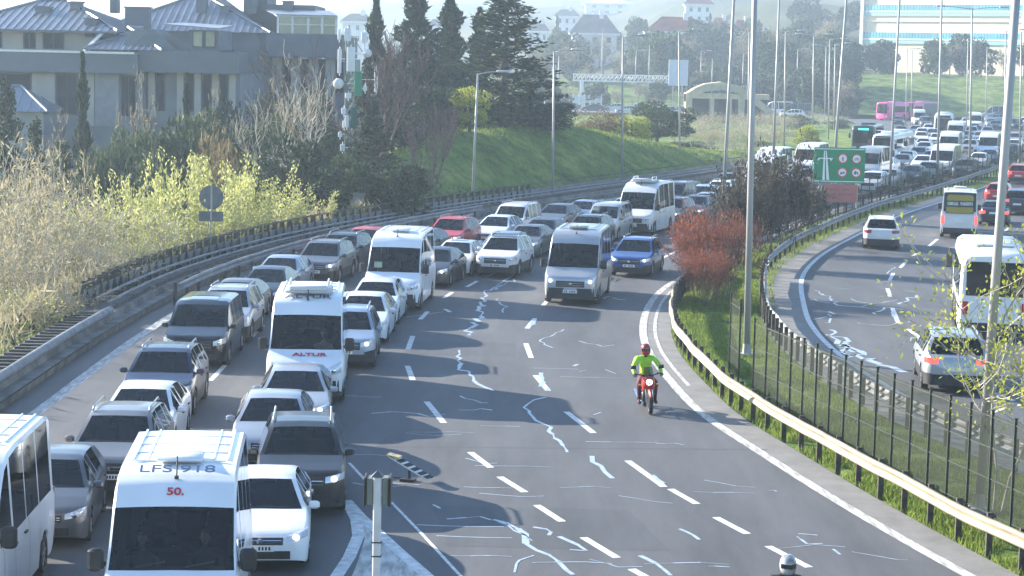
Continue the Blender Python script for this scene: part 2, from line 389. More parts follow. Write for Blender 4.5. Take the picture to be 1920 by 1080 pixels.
def car(kind, colour, label='', lit=False, cat='car', far=False):
    pm = PAINTS[colour]
    if kind == 'sedan':
        s = Body(L=4.55, W=1.80, H=1.45, uf=.86, ur=3.52, r=.315, gc=.17, zm=.52, Wr=.60, bc=.95, edge=1, cladding=False, rearglass=True, sideglass=TINTED if False else GLASS,
            top=[(0, .60), (.03, .66), (.10, .71), (.24, .77), (.6, .86), (1.12, .965), (1.95, 1.375), (2.25, 1.43), (2.65, 1.45), (3.1, 1.42), (3.35, 1.375), (4.0, 1.08), (4.4, 1.05), (4.5, .98), (4.55, .80)],
            belt=[(0, .55), (.24, .70), (1.12, .90), (2.2, .94), (3.9, .99), (4.55, .75)], cowl=1.12, wt=1.95, rt=3.35, rb=4.0, win=[(1.36, 2.02), (2.1, 2.48), (2.56, 3.30), (3.38, 3.70)])
        wr = (3, .50)
    elif kind == 'hatch':
        s = Body(L=4.2, W=1.79, H=1.48, uf=.84, ur=3.42, r=.315, gc=.17, zm=.52, Wr=.60, bc=.96, edge=1, cladding=False, rearglass=True, sideglass=GLASS,
            top=[(0, .62), (.03, .69), (.10, .75), (.24, .80), (.6, .90), (1.05, .99), (1.80, 1.40), (2.1, 1.46), (2.5, 1.48), (3.2, 1.45), (3.55, 1.40), (3.98, 1.02), (4.12, .98), (4.2, .80)],
            belt=[(0, .57), (.24, .72), (1.05, .92), (2.2, .96), (3.9, 1.0), (4.2, .75)], cowl=1.05, wt=1.80, rt=3.55, rb=3.98, win=[(1.28, 1.95), (2.02, 2.35), (2.43, 3.15)])
    elif kind == 'suv':
        s = Body(L=4.45, W=1.85, H=1.64, uf=.87, ur=3.53, r=.35, gc=.21, zm=.58, Wr=.66, bc=1.07, edge=1, cladding=True, rearglass=True, sideglass=GLASS,
            top=[(0, .72), (.03, .82), (.08, .88), (.18, .93), (.6, 1.0), (1.05, 1.09), (1.80, 1.55), (2.1, 1.62), (2.6, 1.64), (3.5, 1.60), (3.85, 1.54), (4.22, 1.10), (4.36, 1.04), (4.45, .85)],
            belt=[(0, .66), (.24, .84), (1.05, 1.02), (2.2, 1.06), (4.1, 1.10), (4.45, .80)], cowl=1.05, wt=1.80, rt=3.85, rb=4.22, win=[(1.28, 1.95), (2.03, 2.42), (2.5, 3.25), (3.36, 3.75)])
    elif kind == 'mpv':
        s = Body(L=4.45, W=1.83, H=1.83, uf=.88, ur=3.60, r=.32, gc=.18, zm=.58, Wr=.76, bc=1.08, edge=1, cladding=False, rearglass=True, sideglass=GLASS,
            top=[(0, .70), (.03, .80), (.08, .86), (.18, .91), (.5, 1.0), (.95, 1.12), (1.65, 1.68), (1.9, 1.78), (2.4, 1.83), (3.9, 1.82), (4.15, 1.76), (4.35, 1.10), (4.41, 1.04), (4.45, .80)],
            belt=[(0, .64), (.24, .82), (.95, 1.03), (2.2, 1.06), (4.3, 1.08), (4.45, .75)], cowl=.95, wt=1.65, rt=4.15, rb=4.35, win=[(1.18, 1.85), (1.95, 2.45), (2.55, 3.3), (3.4, 4.0)])
    elif kind == 'vclass':
        s = Body(L=5.14, W=1.93, H=1.90, uf=.92, ur=4.12, r=.345, gc=.19, zm=.62, Wr=.80, bc=1.13, edge=1, cladding=False, rearglass=True, sideglass=TINTED,
            top=[(0, .78), (.03, .88), (.08, .94), (.18, .99), (.5, 1.06), (.98, 1.17), (1.80, 1.76), (2.1, 1.86), (2.6, 1.90), (4.5, 1.88), (4.8, 1.80), (5.02, 1.15), (5.1, 1.08), (5.14, .85)],
            belt=[(0, .72), (.24, .90), (.98, 1.08), (2.2, 1.12), (5.0, 1.14), (5.14, .80)], cowl=.98, wt=1.80, rt=4.8, rb=5.02, win=[(1.25, 1.95), (2.05, 2.6), (2.7, 3.6), (3.7, 4.6)])
    elif kind == 'van':
        s = Body(L=5.95, W=2.02, H=2.62, uf=.98, ur=4.70, r=.345, gc=.20, zm=.65, pill=.02, Wr=.895, bc=1.32, edge=.8, cladding=False, rearglass=True, sideglass=TINTED,
            top=[(0, .88), (.03, .98), (.08, 1.03), (.18, 1.08), (.45, 1.18), (.78, 1.32), (1.42, 2.14), (1.72, 2.42), (2.1, 2.56), (2.7, 2.62), (5.4, 2.62), (5.75, 2.56), (5.88, 1.5), (5.93, 1.3), (5.95, .9)],
            belt=[(0, .82), (.24, .98), (.78, 1.22), (1.5, 1.27), (5.88, 1.29), (5.95, .85)], cowl=.78, wt=1.42, rt=5.75, rb=5.88, win=[(1.02, 1.95), (2.1, 3.15), (3.22, 4.3), (4.37, 5.5)],
            plan=[(0, .72), (.03, .83), (.10, .90), (.24, .955), (.5, 1.0), (.8, 1.01), (5.6, 1.01), (5.85, .985), (5.92, .95), (5.95, .90)])
    s.name = kind; root = empty({'sedan': 'sedan_car', 'hatch': 'hatchback_car', 'suv': 'suv_car', 'mpv': 'minivan', 'vclass': 'passenger_van', 'van': 'minibus'}[kind])
    s.build(root, pm)
    for u in (s.uf, s.ur):
        for sg in (1, -1): wheel(root, s.L/2-u, sg*(s.W/2-.11), s.r, .2, ALLOY if kind not in ('van',) else mat('steel_wheel', (.25, .25, .26), .5, .5))
    xm = s.L/2-s.cowl-.32; zm_ = itp(s.cowl, s.belt)+.08
    if kind == 'van':
        mirror(root, s.L/2-1.0, .97, 1.42, BLACK, True); mirror(root, s.L/2-1.0, -.97, 1.42, BLACK, True)
        fascia(root, s, (.52, .66, .88), (.55, .28, .42), .50, bumper=(.22, .62)); lamps_front(root, s, .56, .93, .74, .82, .20, lit, .28)
        rear_kit(root, s, .95, (.32, .60), (.82, .97, .80, 1.27), lit)
        seats(root, s, [(1.95, (.45, -.1, -.5)), (2.9, (.5, -.5)), (3.8, (.5, -.5)), (4.8, (.5, 0, -.5))], .75)
        mb = MB()
        for k in range(4):
            x = s.L/2-2.6-k*.75; mb.box(x-.012, x+.012, -.70, .70, 2.600, 2.626)
        for y in (-.72, -.5, .5, .72): mb.box(-2.5, .25, y-.014, y+.014, 2.58, 2.622)
        mb.build('roof_ribs', pm, root)
        mb = MB(); mb.box(.05, .62, -.36, .36, 2.63, 2.72, 0, .03); mb.build('roof_hatch', pm, root, True, 40)
        mb = MB(); mb.tube([(1.15, 0, 2.5), (1.02, 0, 2.80)], .012, 5); mb.box(1.1, 1.19, -.03, .03, 2.48, 2.52); mb.build('antenna', BLACK, root)
        mb = MB(); 
        for y in (-.52, .2): mb.tube([(s.L/2-.80, y, 1.36), (s.L/2-.86, y+.42, 1.43)], .012, 5)
        mb.build('wipers', BLACK, root)
        seams(root, s, [1.15, 2.05, 3.3])
    else:
        mirror(root, xm, s.W/2*.93, zm_, pm); mirror(root, xm, -s.W/2*.93, zm_, pm)
        if kind in ('sedan', 'hatch'):
            fascia(root, s, (.42, .53, .66), (.55, .27, .42), .47); lamps_front(root, s, .48, .86, .58, .66, .10, lit, .13)
            rear_kit(root, s, .78 if kind == 'sedan' else .60, (.28, .42), (.5, .86, .74, .90), lit)
        elif kind == 'suv':
            fascia(root, s, (.48, .60, .82), (.60, .30, .46), .53, bumper=(.22, .30)); lamps_front(root, s, .50, .89, .70, .76, .12, lit, .14)
            rear_kit(root, s, .72, (.26, .56), (.52, .89, .86, 1.02), lit); rails(root, s, 1.66, 2.05, 3.7)
        elif kind == 'mpv':
            fascia(root, s, (.45, .55, .76), (.58, .28, .44), .48); lamps_front(root, s, .50, .88, .66, .74, .14, lit, .18)
            rear_kit(root, s, .80, (.28, .46), (.72, .88, .80, 1.06), lit); rails(root, s, 1.85, 2.0, 3.9)
        elif kind == 'vclass':
            fascia(root, s, (.52, .56, .86), (.60, .28, .46), .50); lamps_front(root, s, .58, .93, .70, .78, .14, lit, .18)
            rear_kit(root, s, .80, (.28, .46), (.76, .92, .85, 1.12), lit)
        seats(root, s, [(s.wt+.22, (.36, -.36)), (s.wt+1.15, (.42, 0, -.42))], .46 if kind in ('sedan', 'hatch') else .62)
        seams(root, s, [s.cowl+.22, s.win[1][0]+.35])
    s.roofpt = (s.L/2-s.wt, 0, itp(s.wt, s.top))
    root['_s'] = 1; del root['_s']
    return root, s
# ------------------------------------------------------------------ buses, motorcycles, people
def bus(name, L, W, H, colour, panels, front='dark', dest=None, aero=False):
    """box body with rounded edges; glazing, doors and lamps are parts standing proud of it"""
    pm = PAINTS[colour]; root = empty(name); w2 = W/2; g = .32
    prof = [(0, g), (w2*.8, g), (w2-.02, g+.02), (w2, g+.25), (w2, H*.55), (w2-.03, H-.45), (w2-.10, H-.14), (w2-.28, H-.02), (0, H)]
    full = prof+[(-y, z) for y, z in prof[-2:0:-1]]; N = len(full)
    wl = 3.1 if L > 8 else 2.2; arches = [2.5, L-wl] if L > 8 else [1.9, L-1.9]
    st = [(0, .90, .10), (.06, .96, .05), (.2, .99, .01), (.5, 1, 0)]+[(u, 1, 0) for u in np.arange(1.0, L-.8, .9)]+[(L-.5, 1, 0), (L-.12, .985, .02), (L, .93, .08)]
    V = []; F = []
    for u, k, dz in st:
        for y, z in full: V.append((L/2-u, y*k, g+(z-g)*(1-dz*.6)+(.0)))
    for i in range(len(st)-1):
        for j in range(N): F.append((i*N+(j+1) % N, i*N+j, (i+1)*N+j, (i+1)*N+(j+1) % N))
    F.append(tuple(range(N))); F.append(tuple((len(st)-1)*N+j for j in range(N-1, -1, -1)))
    mesh_obj('body', V, F, pm, root, None, True, 40)
    for u in arches:
        for sg in (1, -1):
            mb = MB(); mb.lathe([(.60, -.012), (.60, .012)], (0, 0, 0), 'y', 24); mb.lathe([(.001, sg*.012), (.60, sg*.012)], (0, 0, 0), 'y', 24)
            a = mb.build('wheel_arch', DARK, root); a.location = (L/2-u, sg*(w2+.004), .52)
            wheel(root, L/2-u, sg*(w2-.10), .48, .28, mat('steel_wheel', (.25, .25, .26), .5, .5))
    x = L/2+.012
    # windscreen, curved round the corners
    z0, z1 = (1.15 if L > 8 else 1.25), H-(.55 if L > 8 else .35)
    mb = MB(); y1 = w2*.86
    def scr(xf, z0, z1, yy, m=0):
        pts = [(-yy-.10, -.13), (-yy, -.02), (-yy*.5, .01), (0, .02), (yy*.5, .01), (yy, -.02), (yy+.10, -.13)]
        for a, b in zip(pts, pts[1:]):
            mb.quad((xf+a[1]*abs(1), a[0], z0), (xf+b[1], b[0], z0), (xf+b[1], b[0], z1), (xf+a[1], a[0], z1), m)
    scr(x+.02, z0, z1, y1-.04); mb.build('windscreen', TINTED if front == 'dark' else GLASS, root)
    mb = MB(); mb.box(x-.04, x+.012, -y1*.8, y1*.8, z1+.03, H-.20, 0, .01); o = mb.build('destination_board', BLACK, root)
    if dest: m2 = MB(); m2.box(x+.012, x+.022, -.55, .55, z1+.09, z1+.24); m2.build('destination_text', mat('display_lit', (.05, .8, .65), .4, emit=1.5), o)
    for sg in (1, -1):
        mb = MB(); mb.box(x-.05, x+.02, *sorted((sg*w2*.55, sg*w2*.86)), .62, .82, 0, .02); mb.build('headlight', LAMP, root, True, 40)
        mb = MB(); mb.box(-L/2-.03, -L/2+.02, *sorted((sg*w2*.74, sg*w2*.90)), .9, 1.35, 0, .01); mb.build('tail_light', TAIL, root)
        mb = MB(); mb.tube([(x-.1, sg*w2*.95, H-.55), (x+.35, sg*(w2+.12), H-.6), (x+.35, sg*(w2+.17), H-.9)], .03, 6); mb.box(x+.28, x+.42, *sorted((sg*(w2+.03), sg*(w2+.27))), H-1.35, H-.85, 0, .03)
        mb.build('wing_mirror', BLACK, root)
        for (u0, u1, za, zb_, mk) in panels:
            if mk == 'doorR' and sg > 0: continue
            mb = MB(); mb.box(L/2-u1, L/2-u0, *sorted((sg*(w2-.05), sg*(w2+.012))), za, zb_, 0, .0)
            mb.build({'win': 'side_window', 'doorR': 'door', 'skirt': 'side_panel', 'locker': 'luggage_flap'}[mk], TINTED if mk in ('win', 'doorR') else (mat('body_panel_grey', (.10, .10, .11), .4)), root)
    mb = MB(); mb.box(-L/2-.022, -L/2+.05, -w2*.82, w2*.82, 1.55, H-.32, 0, .01); mb.build('rear_window', mat('black_glass', (.012, .013, .015), .08, coat=1.0), root)
    mb = MB(); mb.box(-L/2-.035, -L/2+.1, -w2*.9, w2*.9, .34, .62, 0, .02); mb.build('rear_bumper', BLACK, root)
    mb = MB(); mb.box(-L/2-.02, -L/2+.03, -.26, .26, .85, .97); mb.build('number_plate', PLATE, root)
    mb = MB(); mb.box(-1.6, .6, -.75, .75, H-.01, H+.17, 0, .06); mb.build('roof_unit', pm, root, True, 40)
    mb = MB(); mb.box(L/2-1.9, L/2-1.2, -.4, .4, H-.01, H+.06, 0, .02); mb.build('roof_hatch', pm, root)
    return root

def skin(name, joints, edges, mats, parent=None, sub=1, loc=(0, 0, 0), branch=False):
    """one continuous surface grown round a skeleton: joints = [(xyz, radius)]"""
    me = bpy.data.meshes.new(name); me.from_pydata([j[0] for j in joints], edges, []); o = bpy.data.objects.new(name+'_tmp', me); COL.objects.link(o)
    md = o.modifiers.new('s', 'SKIN'); md.use_smooth_shade = True; md.branch_smoothing = .3
    sv = me.skin_vertices[0].data
    for i, j in enumerate(joints):
        r_ = j[1]; sv[i].radius = r_ if isinstance(r_, tuple) else (r_, r_)
        sv[i].use_root = (i == 0)
    if sub: m2 = o.modifiers.new('b', 'SUBSURF'); m2.levels = sub
    dg = bpy.context.evaluated_depsgraph_get(); dg.update()
    nm = bpy.data.meshes.new_from_object(o.evaluated_get(dg)); nm.name = name
    bpy.data.objects.remove(o); nm.materials.clear()
    for m in (mats if isinstance(mats, (list, tuple)) else [mats]): nm.materials.append(m)
    nm.polygons.foreach_set('use_smooth', [True]*len(nm.polygons))
    q = bpy.data.objects.new(name, nm); COL.objects.link(q)
    if parent: q.parent = parent
    return q
SKINM = mat('skin', (.42, .25, .18), .6, var=.08, vscale=15)
HAIR = mat('dark_hair', (.02, .015, .012), .8, var=.4, vscale=60)
def head(parent, c, yaw=0):
    """head with brow, nose, mouth, eyes and ears, facing +X"""
    cx, cy, cz = c; mb = MB(); n = 14; rows = 11; V = []
    for i in range(rows+1):
        ph = math.pi*i/rows; z = math.cos(ph); rr = math.sin(ph)
        for k in range(n):
            a = 2*math.pi*k/n; x, y = rr*math.cos(a), rr*math.sin(a)
            sx = .098*(1-.14*max(0, -z)); sy = .076*(1-.30*max(0, -z)); X, Y, Z = x*sx, y*sy, z*.122
            if x > .8 and abs(y) < .3: X += .014*(1-abs(z+.12)*3) if abs(z+.12) < .33 else 0
            V.append((X, Y, Z))
    mb.lathe([(0, 0)], n=3); mb = MB(); F = []
    for i in range(rows):
        for k in range(n): F.append((i*n+k, (i+1)*n+k, (i+1)*n+(k+1) % n, i*n+(k+1) % n))
    mb.add(V, F)
    mb.obox((.100, 0, -.018), (.014, 0, -.006), (0, .011, 0), (0, 0, .022))         # nose
    for s in (1, -1): mb.obox((0, s*.078, 0), (.016, 0, 0), (0, .008, 0), (0, 0, .028))
    h = mb.build('head', SKINM, parent, True); h.location = c; h.rotation_euler = (0, 0, yaw)
    m2 = MB()
    for s in (1, -1): m2.obox((.089, s*.031, .012), (.004, 0, 0), (0, .011, 0), (0, 0, .005))
    m2.obox((.088, 0, -.062), (.004, 0, 0), (0, .020, 0), (0, 0, .003)); m2.build('eyes_and_mouth', HAIR, h)
    m3 = MB(); V = []; 
    for i in range(7):
        ph = math.pi*.52*i/6; z = math.cos(ph); rr = math.sin(ph)
        for k in range(n):
            a = 2*math.pi*k/n; V.append((rr*math.cos(a)*.106-.006-(0.022 if math.cos(a) > .4 and i > 3 else 0), rr*math.sin(a)*.084, z*.130+.006))
    m3.add(V, [(i*n+k, (i+1)*n+k, (i+1)*n+(k+1) % n, i*n+(k+1) % n) for i in range(6) for k in range(n)]); m3.build('hair', HAIR, h, True)
    return h
def hand(parent, c, d, up, m, side=1, name='glove'):
    """palm with four bent fingers and a thumb closed round a grip lying across them"""
    d = Vector(d).normalized(); up = Vector(up).normalized(); s = d.cross(up)*side; c = Vector(c); mb = MB()
    mb.obox(c, d*.045, s*.042, up*.016)
    for k in range(4):
        ln = (.9, 1, .95, .78)[k]; b = c+d*.042+s*(-.033+.022*k)
        mb.tube([b, b+d*.032*ln, b+d*.045*ln-up*.028, b+d*.022-up*.048*ln], [.011, .010, .009, .008], 5)
    b = c-d*.018-s*.040; mb.tube([b, b-s*.020-up*.014+d*.012, b-s*.012-up*.034+d*.036], [.013, .011, .009], 5)
    return mb.build(name, m, parent, True)
def rider(root_loc, heading, jacket, trousers, helmet, label, look=(0.0,)):
    p = empty('person', root_loc, heading); tag(p, label, 'person')
    J = [((-.22, 0, .86), (.15, .17)), ((-.19, 0, 1.02), (.13, .17)), ((-.12, 0, 1.22), (.11, .15)), ((-.08, 0, 1.38), (.07, .12)), ((-.01, 0, 1.50), .065), ((.02, 0, 1.57), .06),
         ((-.16, .12, .84), .10), ((.24, .22, .78), .082), ((.08, .21, .36), .055), ((.06, .21, .30), .05), ((.20, .22, .27), .042),
         ((-.16, -.12, .84), .10), ((.24, -.22, .78), .082), ((.08, -.21, .36), .055), ((.06, -.21, .30), .05), ((.20, -.22, .27), .042)]
    E = [(0, 1), (1, 2), (2, 3), (3, 4), (4, 5), (0, 6), (6, 7), (7, 8), (8, 9), (9, 10), (0, 11), (11, 12), (12, 13), (13, 14), (14, 15)]
    skin('body', J, E, trousers, p)
    J = [((-.21, 0, .92), (.165, .185)), ((-.18, 0, 1.04), (.16, .195)), ((-.11, 0, 1.24), (.16, .21)), ((-.04, 0, 1.41), (.13, .19)), ((-.02, 0, 1.48), .075),
         ((-.03, .20, 1.42), .085), ((.10, .36, 1.20), .066), ((.34, .36, 1.07), .05), ((.40, .35, 1.05), .046),
         ((-.03, -.20, 1.42), .085), ((.10, -.36, 1.20), .066), ((.34, -.36, 1.07), .05), ((.40, -.35, 1.05), .046)]
    E = [(0, 1), (1, 2), (2, 3), (3, 4), (3, 5), (5, 6), (6, 7), (7, 8), (3, 9), (9, 10), (10, 11), (11, 12)]
    skin('jacket', J, E, jacket, p)
    gl = mat('black_glove', (.02, .02, .022), .7, var=.2, vscale=40)
    hand(p, (.45, .345, 1.045), (1, 0, -.15), (0, 0, 1), gl, 1); hand(p, (.45, -.345, 1.045), (1, 0, -.15), (0, 0, 1), gl, -1)
    for s in (1, -1):
        mb = MB(); mb.box(.02, .28, s*.22-.045, s*.22+.045, .20, .29, 0, .03); mb.box(.02, .12, s*.22-.045, s*.22+.045, .28, .42, 0, .03); mb.build('boot', BLACK, p, True, 40)
    h = empty('helmet_group'); bpy.data.objects.remove(h)
    mb = MB(); prof = [(.001, .155), (.06, .148), (.105, .115), (.130, .06), (.136, 0), (.132, -.06), (.118, -.115), (.09, -.135), (.001, -.135)]
    mb.lathe(prof, (0, 0, 0), 'z', 18)
    mb.v = [((x*1.08+(.03 if x > 0 and z < -.02 else 0)), y*.95, z) for x, y, z in mb.v]
    hm = mb.build('helmet', helmet, p, True, 60); hm.location = (.05, 0, 1.66); hm.rotation_euler = (0, R(8), 0)
    m2 = MB(); V = []
    for i in range(3):
        for k in range(9):
            a = R(-62+15.5*k); V.append(((.152)*math.cos(a)+.004, .136*math.sin(a), -.035+.04*i))
    m2.add(V, [(i*9+k, i*9+k+1, (i+1)*9+k+1, (i+1)*9+k) for i in range(2) for k in range(8)]); m2.build('visor', mat('black_glass', (.012, .013, .015), .08, coat=1.0), hm, True)
    return p
def motorcycle(fair, loc=(0, 0, 0), rz=0):
    r = empty('motorcycle', loc, rz)
    for x in (.68, -.62):
        mb = MB(); mb.lathe([(.21, -.04), (.28, -.055), (.305, 0), (.28, .055), (.21, .04), (.21, -.04)], (0, 0, 0), 'y', 24)
        t = mb.build('wheel', TYRE, r, True); t.location = (x, 0, .305)
        m2 = MB(); m2.lathe([(.20, -.03), (.215, -.035), (.215, .035), (.20, .03), (.20, -.03)], (0, 0, 0), 'y', 24)
        for k in range(6):
            a = k*math.pi/3; c, d = math.cos(a), math.sin(a); m2.obox((c*.11, 0, d*.11), (c*.10, 0, d*.10), (0, .012, 0), (-d*.014, 0, c*.014))
        m2.lathe([(.001, -.05), (.04, -.05), (.04, .05), (.001, .05)], (0, 0, 0), 'y', 10); m2.build('rim', ALLOY, t)
    mb = MB()
    for s in (1, -1): mb.tube([(.68, s*.08, .30), (.40, s*.09, 1.0)], .025, 7)
    mb.build('fork', CHROME, r, True)
    mb = MB(); mb.tube([(.24, .38, 1.02), (.34, .30, 1.04), (.42, .08, 1.0), (.42, -.08, 1.0), (.34, -.30, 1.04), (.24, -.38, 1.02)], .016, 6)
    for s in (1, -1): mb.tube([(.36, s*.26, 1.05), (.34, s*.34, 1.22)], .008, 5); mb.box(.31, .34, s*.37-.07, s*.37+.07, 1.17, 1.27, 0, .01)
    mb.build('handlebar', BLACK, r, True)
    V = []; F = []
    sec = [(.72, .02, .80, .86), (.66, .12, .70, .98), (.56, .17, .62, 1.02), (.42, .19, .55, 1.0), (.2, .17, .48, .96), (-.05, .16, .45, .93)]
    for x, y, z0, z1 in sec:
        zm = (z0+z1)/2; V += [(x, 0, z0), (x, y*.8, z0+.05), (x, y, zm), (x, y*.8, z1-.05), (x, 0, z1), (x, -y*.8, z1-.05), (x, -y, zm), (x, -y*.8, z0+.05)]
    for i in range(5):
        for k in range(8): F.append((i*8+k, i*8+(k+1) % 8, (i+1)*8+(k+1) % 8, (i+1)*8+k))
    F.append(tuple(range(8))); F.append(tuple(range(47, 39, -1)))
    mesh_obj('fairing', V, F, fair, r, None, True, 45)
    mb = MB(); mb.lathe([(.001, .02), (.07, .012), (.085, -.02)], (.70, 0, .86), 'x', 14); mb.build('headlight', LAMPON, r, True)
    mb = MB(); mb.quad((.60, .14, .98), (.60, -.14, .98), (.46, -.11, 1.24), (.46, .11, 1.24)); mb.build('windshield', GLASS, r)
    mb = MB(); mb.box(.42, .62, -.05, .05, .60, .66, 0, .02); mb.tube([(.42, 0, .62), (.62, 0, .645), (.86, 0, .62), (.98, 0, .50)], [.05, .06, .055, .03], 6); mb.build('front_mudguard', fair, r, True, 50)
    mb = MB(); mb.box(-.75, .06, -.14, .14, .74, .84, 0, .05); mb.box(-.95, -.6, -.10, .10, .82, .90, 0, .03); mb.build('seat', BLACK, r, True, 50)
    mb = MB(); mb.box(-.2, .35, -.16, .16, .28, .58, 0, .04); mb.box(-.75, .1, -.10, .10, .5, .74, 0, .04); mb.build('engine', mat('engine_metal', (.07, .07, .075), .5, .6, var=.3, vscale=20), r, True, 50)
    mb = MB(); mb.tube([(.3, -.16, .3), (-.2, -.2, .26), (-.8, -.22, .42)], [.03, .035, .055], 8); mb.build('exhaust', CHROME, r, True)
    for s in (1, -1):
        mb = MB(); mb.obox((.52, s*.24, .78), (.02, 0, 0), (0, .035, 0), (0, 0, .02)); mb.build('indicator', AMBER, r)
    mb = MB(); mb.box(-1.02, -.94, -.08, .08, .74, .84, 0, .01); mb.build('tail_light', TAIL, r)
    return r
def seated(loc, rz, shirt, label):
    p = empty('person', loc, rz); tag(p, label, 'person')
    J = [((-.05, 0, .12), (.14, .17)), ((-.10, 0, .30), (.12, .16)), ((-.12, 0, .50), (.12, .18)), ((-.11, 0, .60), .065), ((-.09, 0, .66), .055),
         ((-.10, .20, .50), .06), ((.05, .25, .28), .048), ((.30, .17, .34), .036), ((-.10, -.20, .50), .06), ((.05, -.25, .28), .048), ((.30, -.17, .34), .036),
         ((.05, .12, .10), .09), ((.42, .14, .12), .07), ((.44, .14, -.25), .05), ((.05, -.12, .10), .09), ((.42, -.14, .12), .07), ((.44, -.14, -.25), .05)]
    E = [(0, 1), (1, 2), (2, 3), (3, 4), (2, 5), (5, 6), (6, 7), (2, 8), (8, 9), (9, 10), (0, 11), (11, 12), (12, 13), (0, 14), (14, 15), (15, 16)]
    skin('body', J, E, shirt, p); head(p, (-.06, 0, .80))
    hand(p, (.34, .16, .35), (1, 0, .1), (0, 0, 1), SKINM, 1, 'hand'); hand(p, (.34, -.16, .35), (1, 0, .1), (0, 0, 1), SKINM, -1, 'hand')
    return p
# ------------------------------------------------------------------ road lines on the ground, as distance -> sideways tables
def cr(tab):
    """smooth curve through a table"""
    xs = np.array([t[0] for t in tab], float); ys = np.array([t[1] for t in tab], float)
    m = np.gradient(ys, xs)
    def f(x):
        x = np.asarray(x, float); xc = np.clip(x, xs[0], xs[-1]); i = np.clip(np.searchsorted(xs, xc)-1, 0, len(xs)-2)
        h = xs[i+1]-xs[i]; t = (xc-xs[i])/h
        r = ((2*t**3-3*t**2+1)*ys[i]+(t**3-2*t**2+t)*h*m[i]+(-2*t**3+3*t**2)*ys[i+1]+(t**3-t**2)*h*m[i+1])
        return r+np.where(x < xs[0], (x-xs[0])*m[0], 0)+np.where(x > xs[-1], (x-xs[-1])*m[-1], 0)
    return f
XL = cr([(5, -12), (30, -12), (50, -12.05), (69, -12), (79, -11.5), (88, -10.2), (98, -8.0), (107, -5.2), (116, -2.0), (127.5, 2.7), (150, 12.3), (170, 20.3), (190, 28), (242, 42), (292, 51), (350, 57), (420, 62)])
XR = cr([(15, 16), (30, 10.4), (37.2, 8.4), (43.8, 6.9), (48, 6.1), (53, 5.2), (59, 4.7), (66, 4.45), (74, 4.9), (82.5, 6.1), (90, 7.9), (103, 11.2), (116, 15.2), (130, 20.2), (153, 29.8), (175, 39), (197, 47), (240, 62), (300, 79), (360, 92), (420, 104)])
GR = cr([(15, 24), (30, 18), (40, 14), (47, 11.8), (53, 10.3), (60, 9.4), (67, 9.1), (73, 9.3), (79, 9.9), (91, 11.6), (98, 13.2), (112, 17.4), (129, 23.2), (146, 29.9), (181, 43), (210, 53.5), (260, 69), (320, 85), (420, 106)])
def along(f, d0, d1, off=0.0, step=1.0, z=0.0):
    """points along a line at a sideways distance, spaced evenly"""
    out_ = []; d = d0
    while d <= d1+1e-6:
        s = float((f(d+.5)-f(d-.5))); n = math.hypot(1, s); x = float(f(d))
        out_.append(Vector((x+off/n, d-off*s/n, z))); d += step/n
    return out_
def heading(x, d):
    a, b = float(XL(d)), float(XR(d)); t = min(1, max(0, (x-a)/(b-a)))
    s = (1-t)*float(XL(d+2)-XL(d-2))/4+t*float(XR(d+2)-XR(d-2))/4
    return math.atan2(-1, -s)          # traffic coming towards the camera
def strip(f, pts, w0, w1, z):
    """flat ribbon between two sideways offsets of a point row"""
def ribbon(mb, pts, off0, off1, z0, z1=None, m=0):
    z1 = z0 if z1 is None else z1; n = len(pts); L_ = []
    for i, p in enumerate(pts):
        t = (pts[min(i+1, n-1)]-pts[max(i-1, 0)]); t.z = 0; t.normalize(); s = Vector((t.y, -t.x, 0))
        L_.append((p+s*off0+Vector((0, 0, z0)), p+s*off1+Vector((0, 0, z1))))
    for a, b in zip(L_, L_[1:]): mb.quad(a[0], a[1], b[1], b[0], m)

# ------------------------------------------------------------------ terrain
def sst(a, b, x):
    t = np.clip((x-a)/(b-a), 0, 1); return t*t*(3-2*t)
def hash2(x, y): return (np.sin(x*.031+y*.017)*.5+np.sin(x*.0113-y*.0271+1.3)*.8+np.sin(x*.07+y*.053+.7)*.25)
def terr(x, d):
    x = np.asarray(x, float); d = np.asarray(d, float)
    dl = np.clip(d, 5, 420)
    t = XL(dl)-1.7-x                                   # metres left of the left parapet
    low = -4.6*sst(1.2, 10, t)-1.0*sst(20, 50, t)
    hb = np.interp(d, [60, 104, 116, 128, 158, 180, 200, 230, 420], [0, 0, 2.0, 4.2, 4.2, 2.0, .4, -.4, -.4])
    side = sst(-20, -4, x)
    bermw = np.interp(d, [60, 102, 118, 420], [0, 0, 1, 1])*side
    berm = hb*sst(.5, 10, t)
    left = low*(1-bermw)+berm*bermw
    left = left+3.0*sst(170, 260, d)*(1-side)*sst(5, 30, t)
    # right: gentle verge, then the far green slope
    e = x-(GR(dl)+17)
    right = .02*np.clip(e, 0, 50)
    h = np.where(t > 0, left, np.where(e > 0, right, -.06))
    far = 7.5*sst(395, 450, d+.05*(x-80))*sst(40, 60, x+ (d-400)*.15)
    far2 = 5.0*sst(385, 470, d)*(1-sst(20, 60, x))
    hills = np.interp(d, [470, 700, 1100, 1500, 1800], [0, 5, 20, 46, 58])+hash2(x, d)*np.interp(d, [430, 700, 1500], [0, 2, 6])
    hills = hills*(.55+.45*sst(-500, 300, x))
    ridge = 17*sst(520, 760, d)*sst(40, 95, x)*(1-sst(150, 240, x)*.3)
    return h+far+far2+hills*sst(430, 560, d)+ridge
ds = [3.0]
while ds[-1] < 1800: ds.append(ds[-1]+max(1.3, ds[-1]*.013))
us = np.linspace(-1, 1, 150); us = np.sign(us)*np.abs(us)**1.15
V = []
for d in ds:
    c = float(XL(min(d, 200)))*min(1, 200/d)*.7+d*.05; wd = 45+d*.42
    for u in us: V.append((c+u*wd, d, 0))
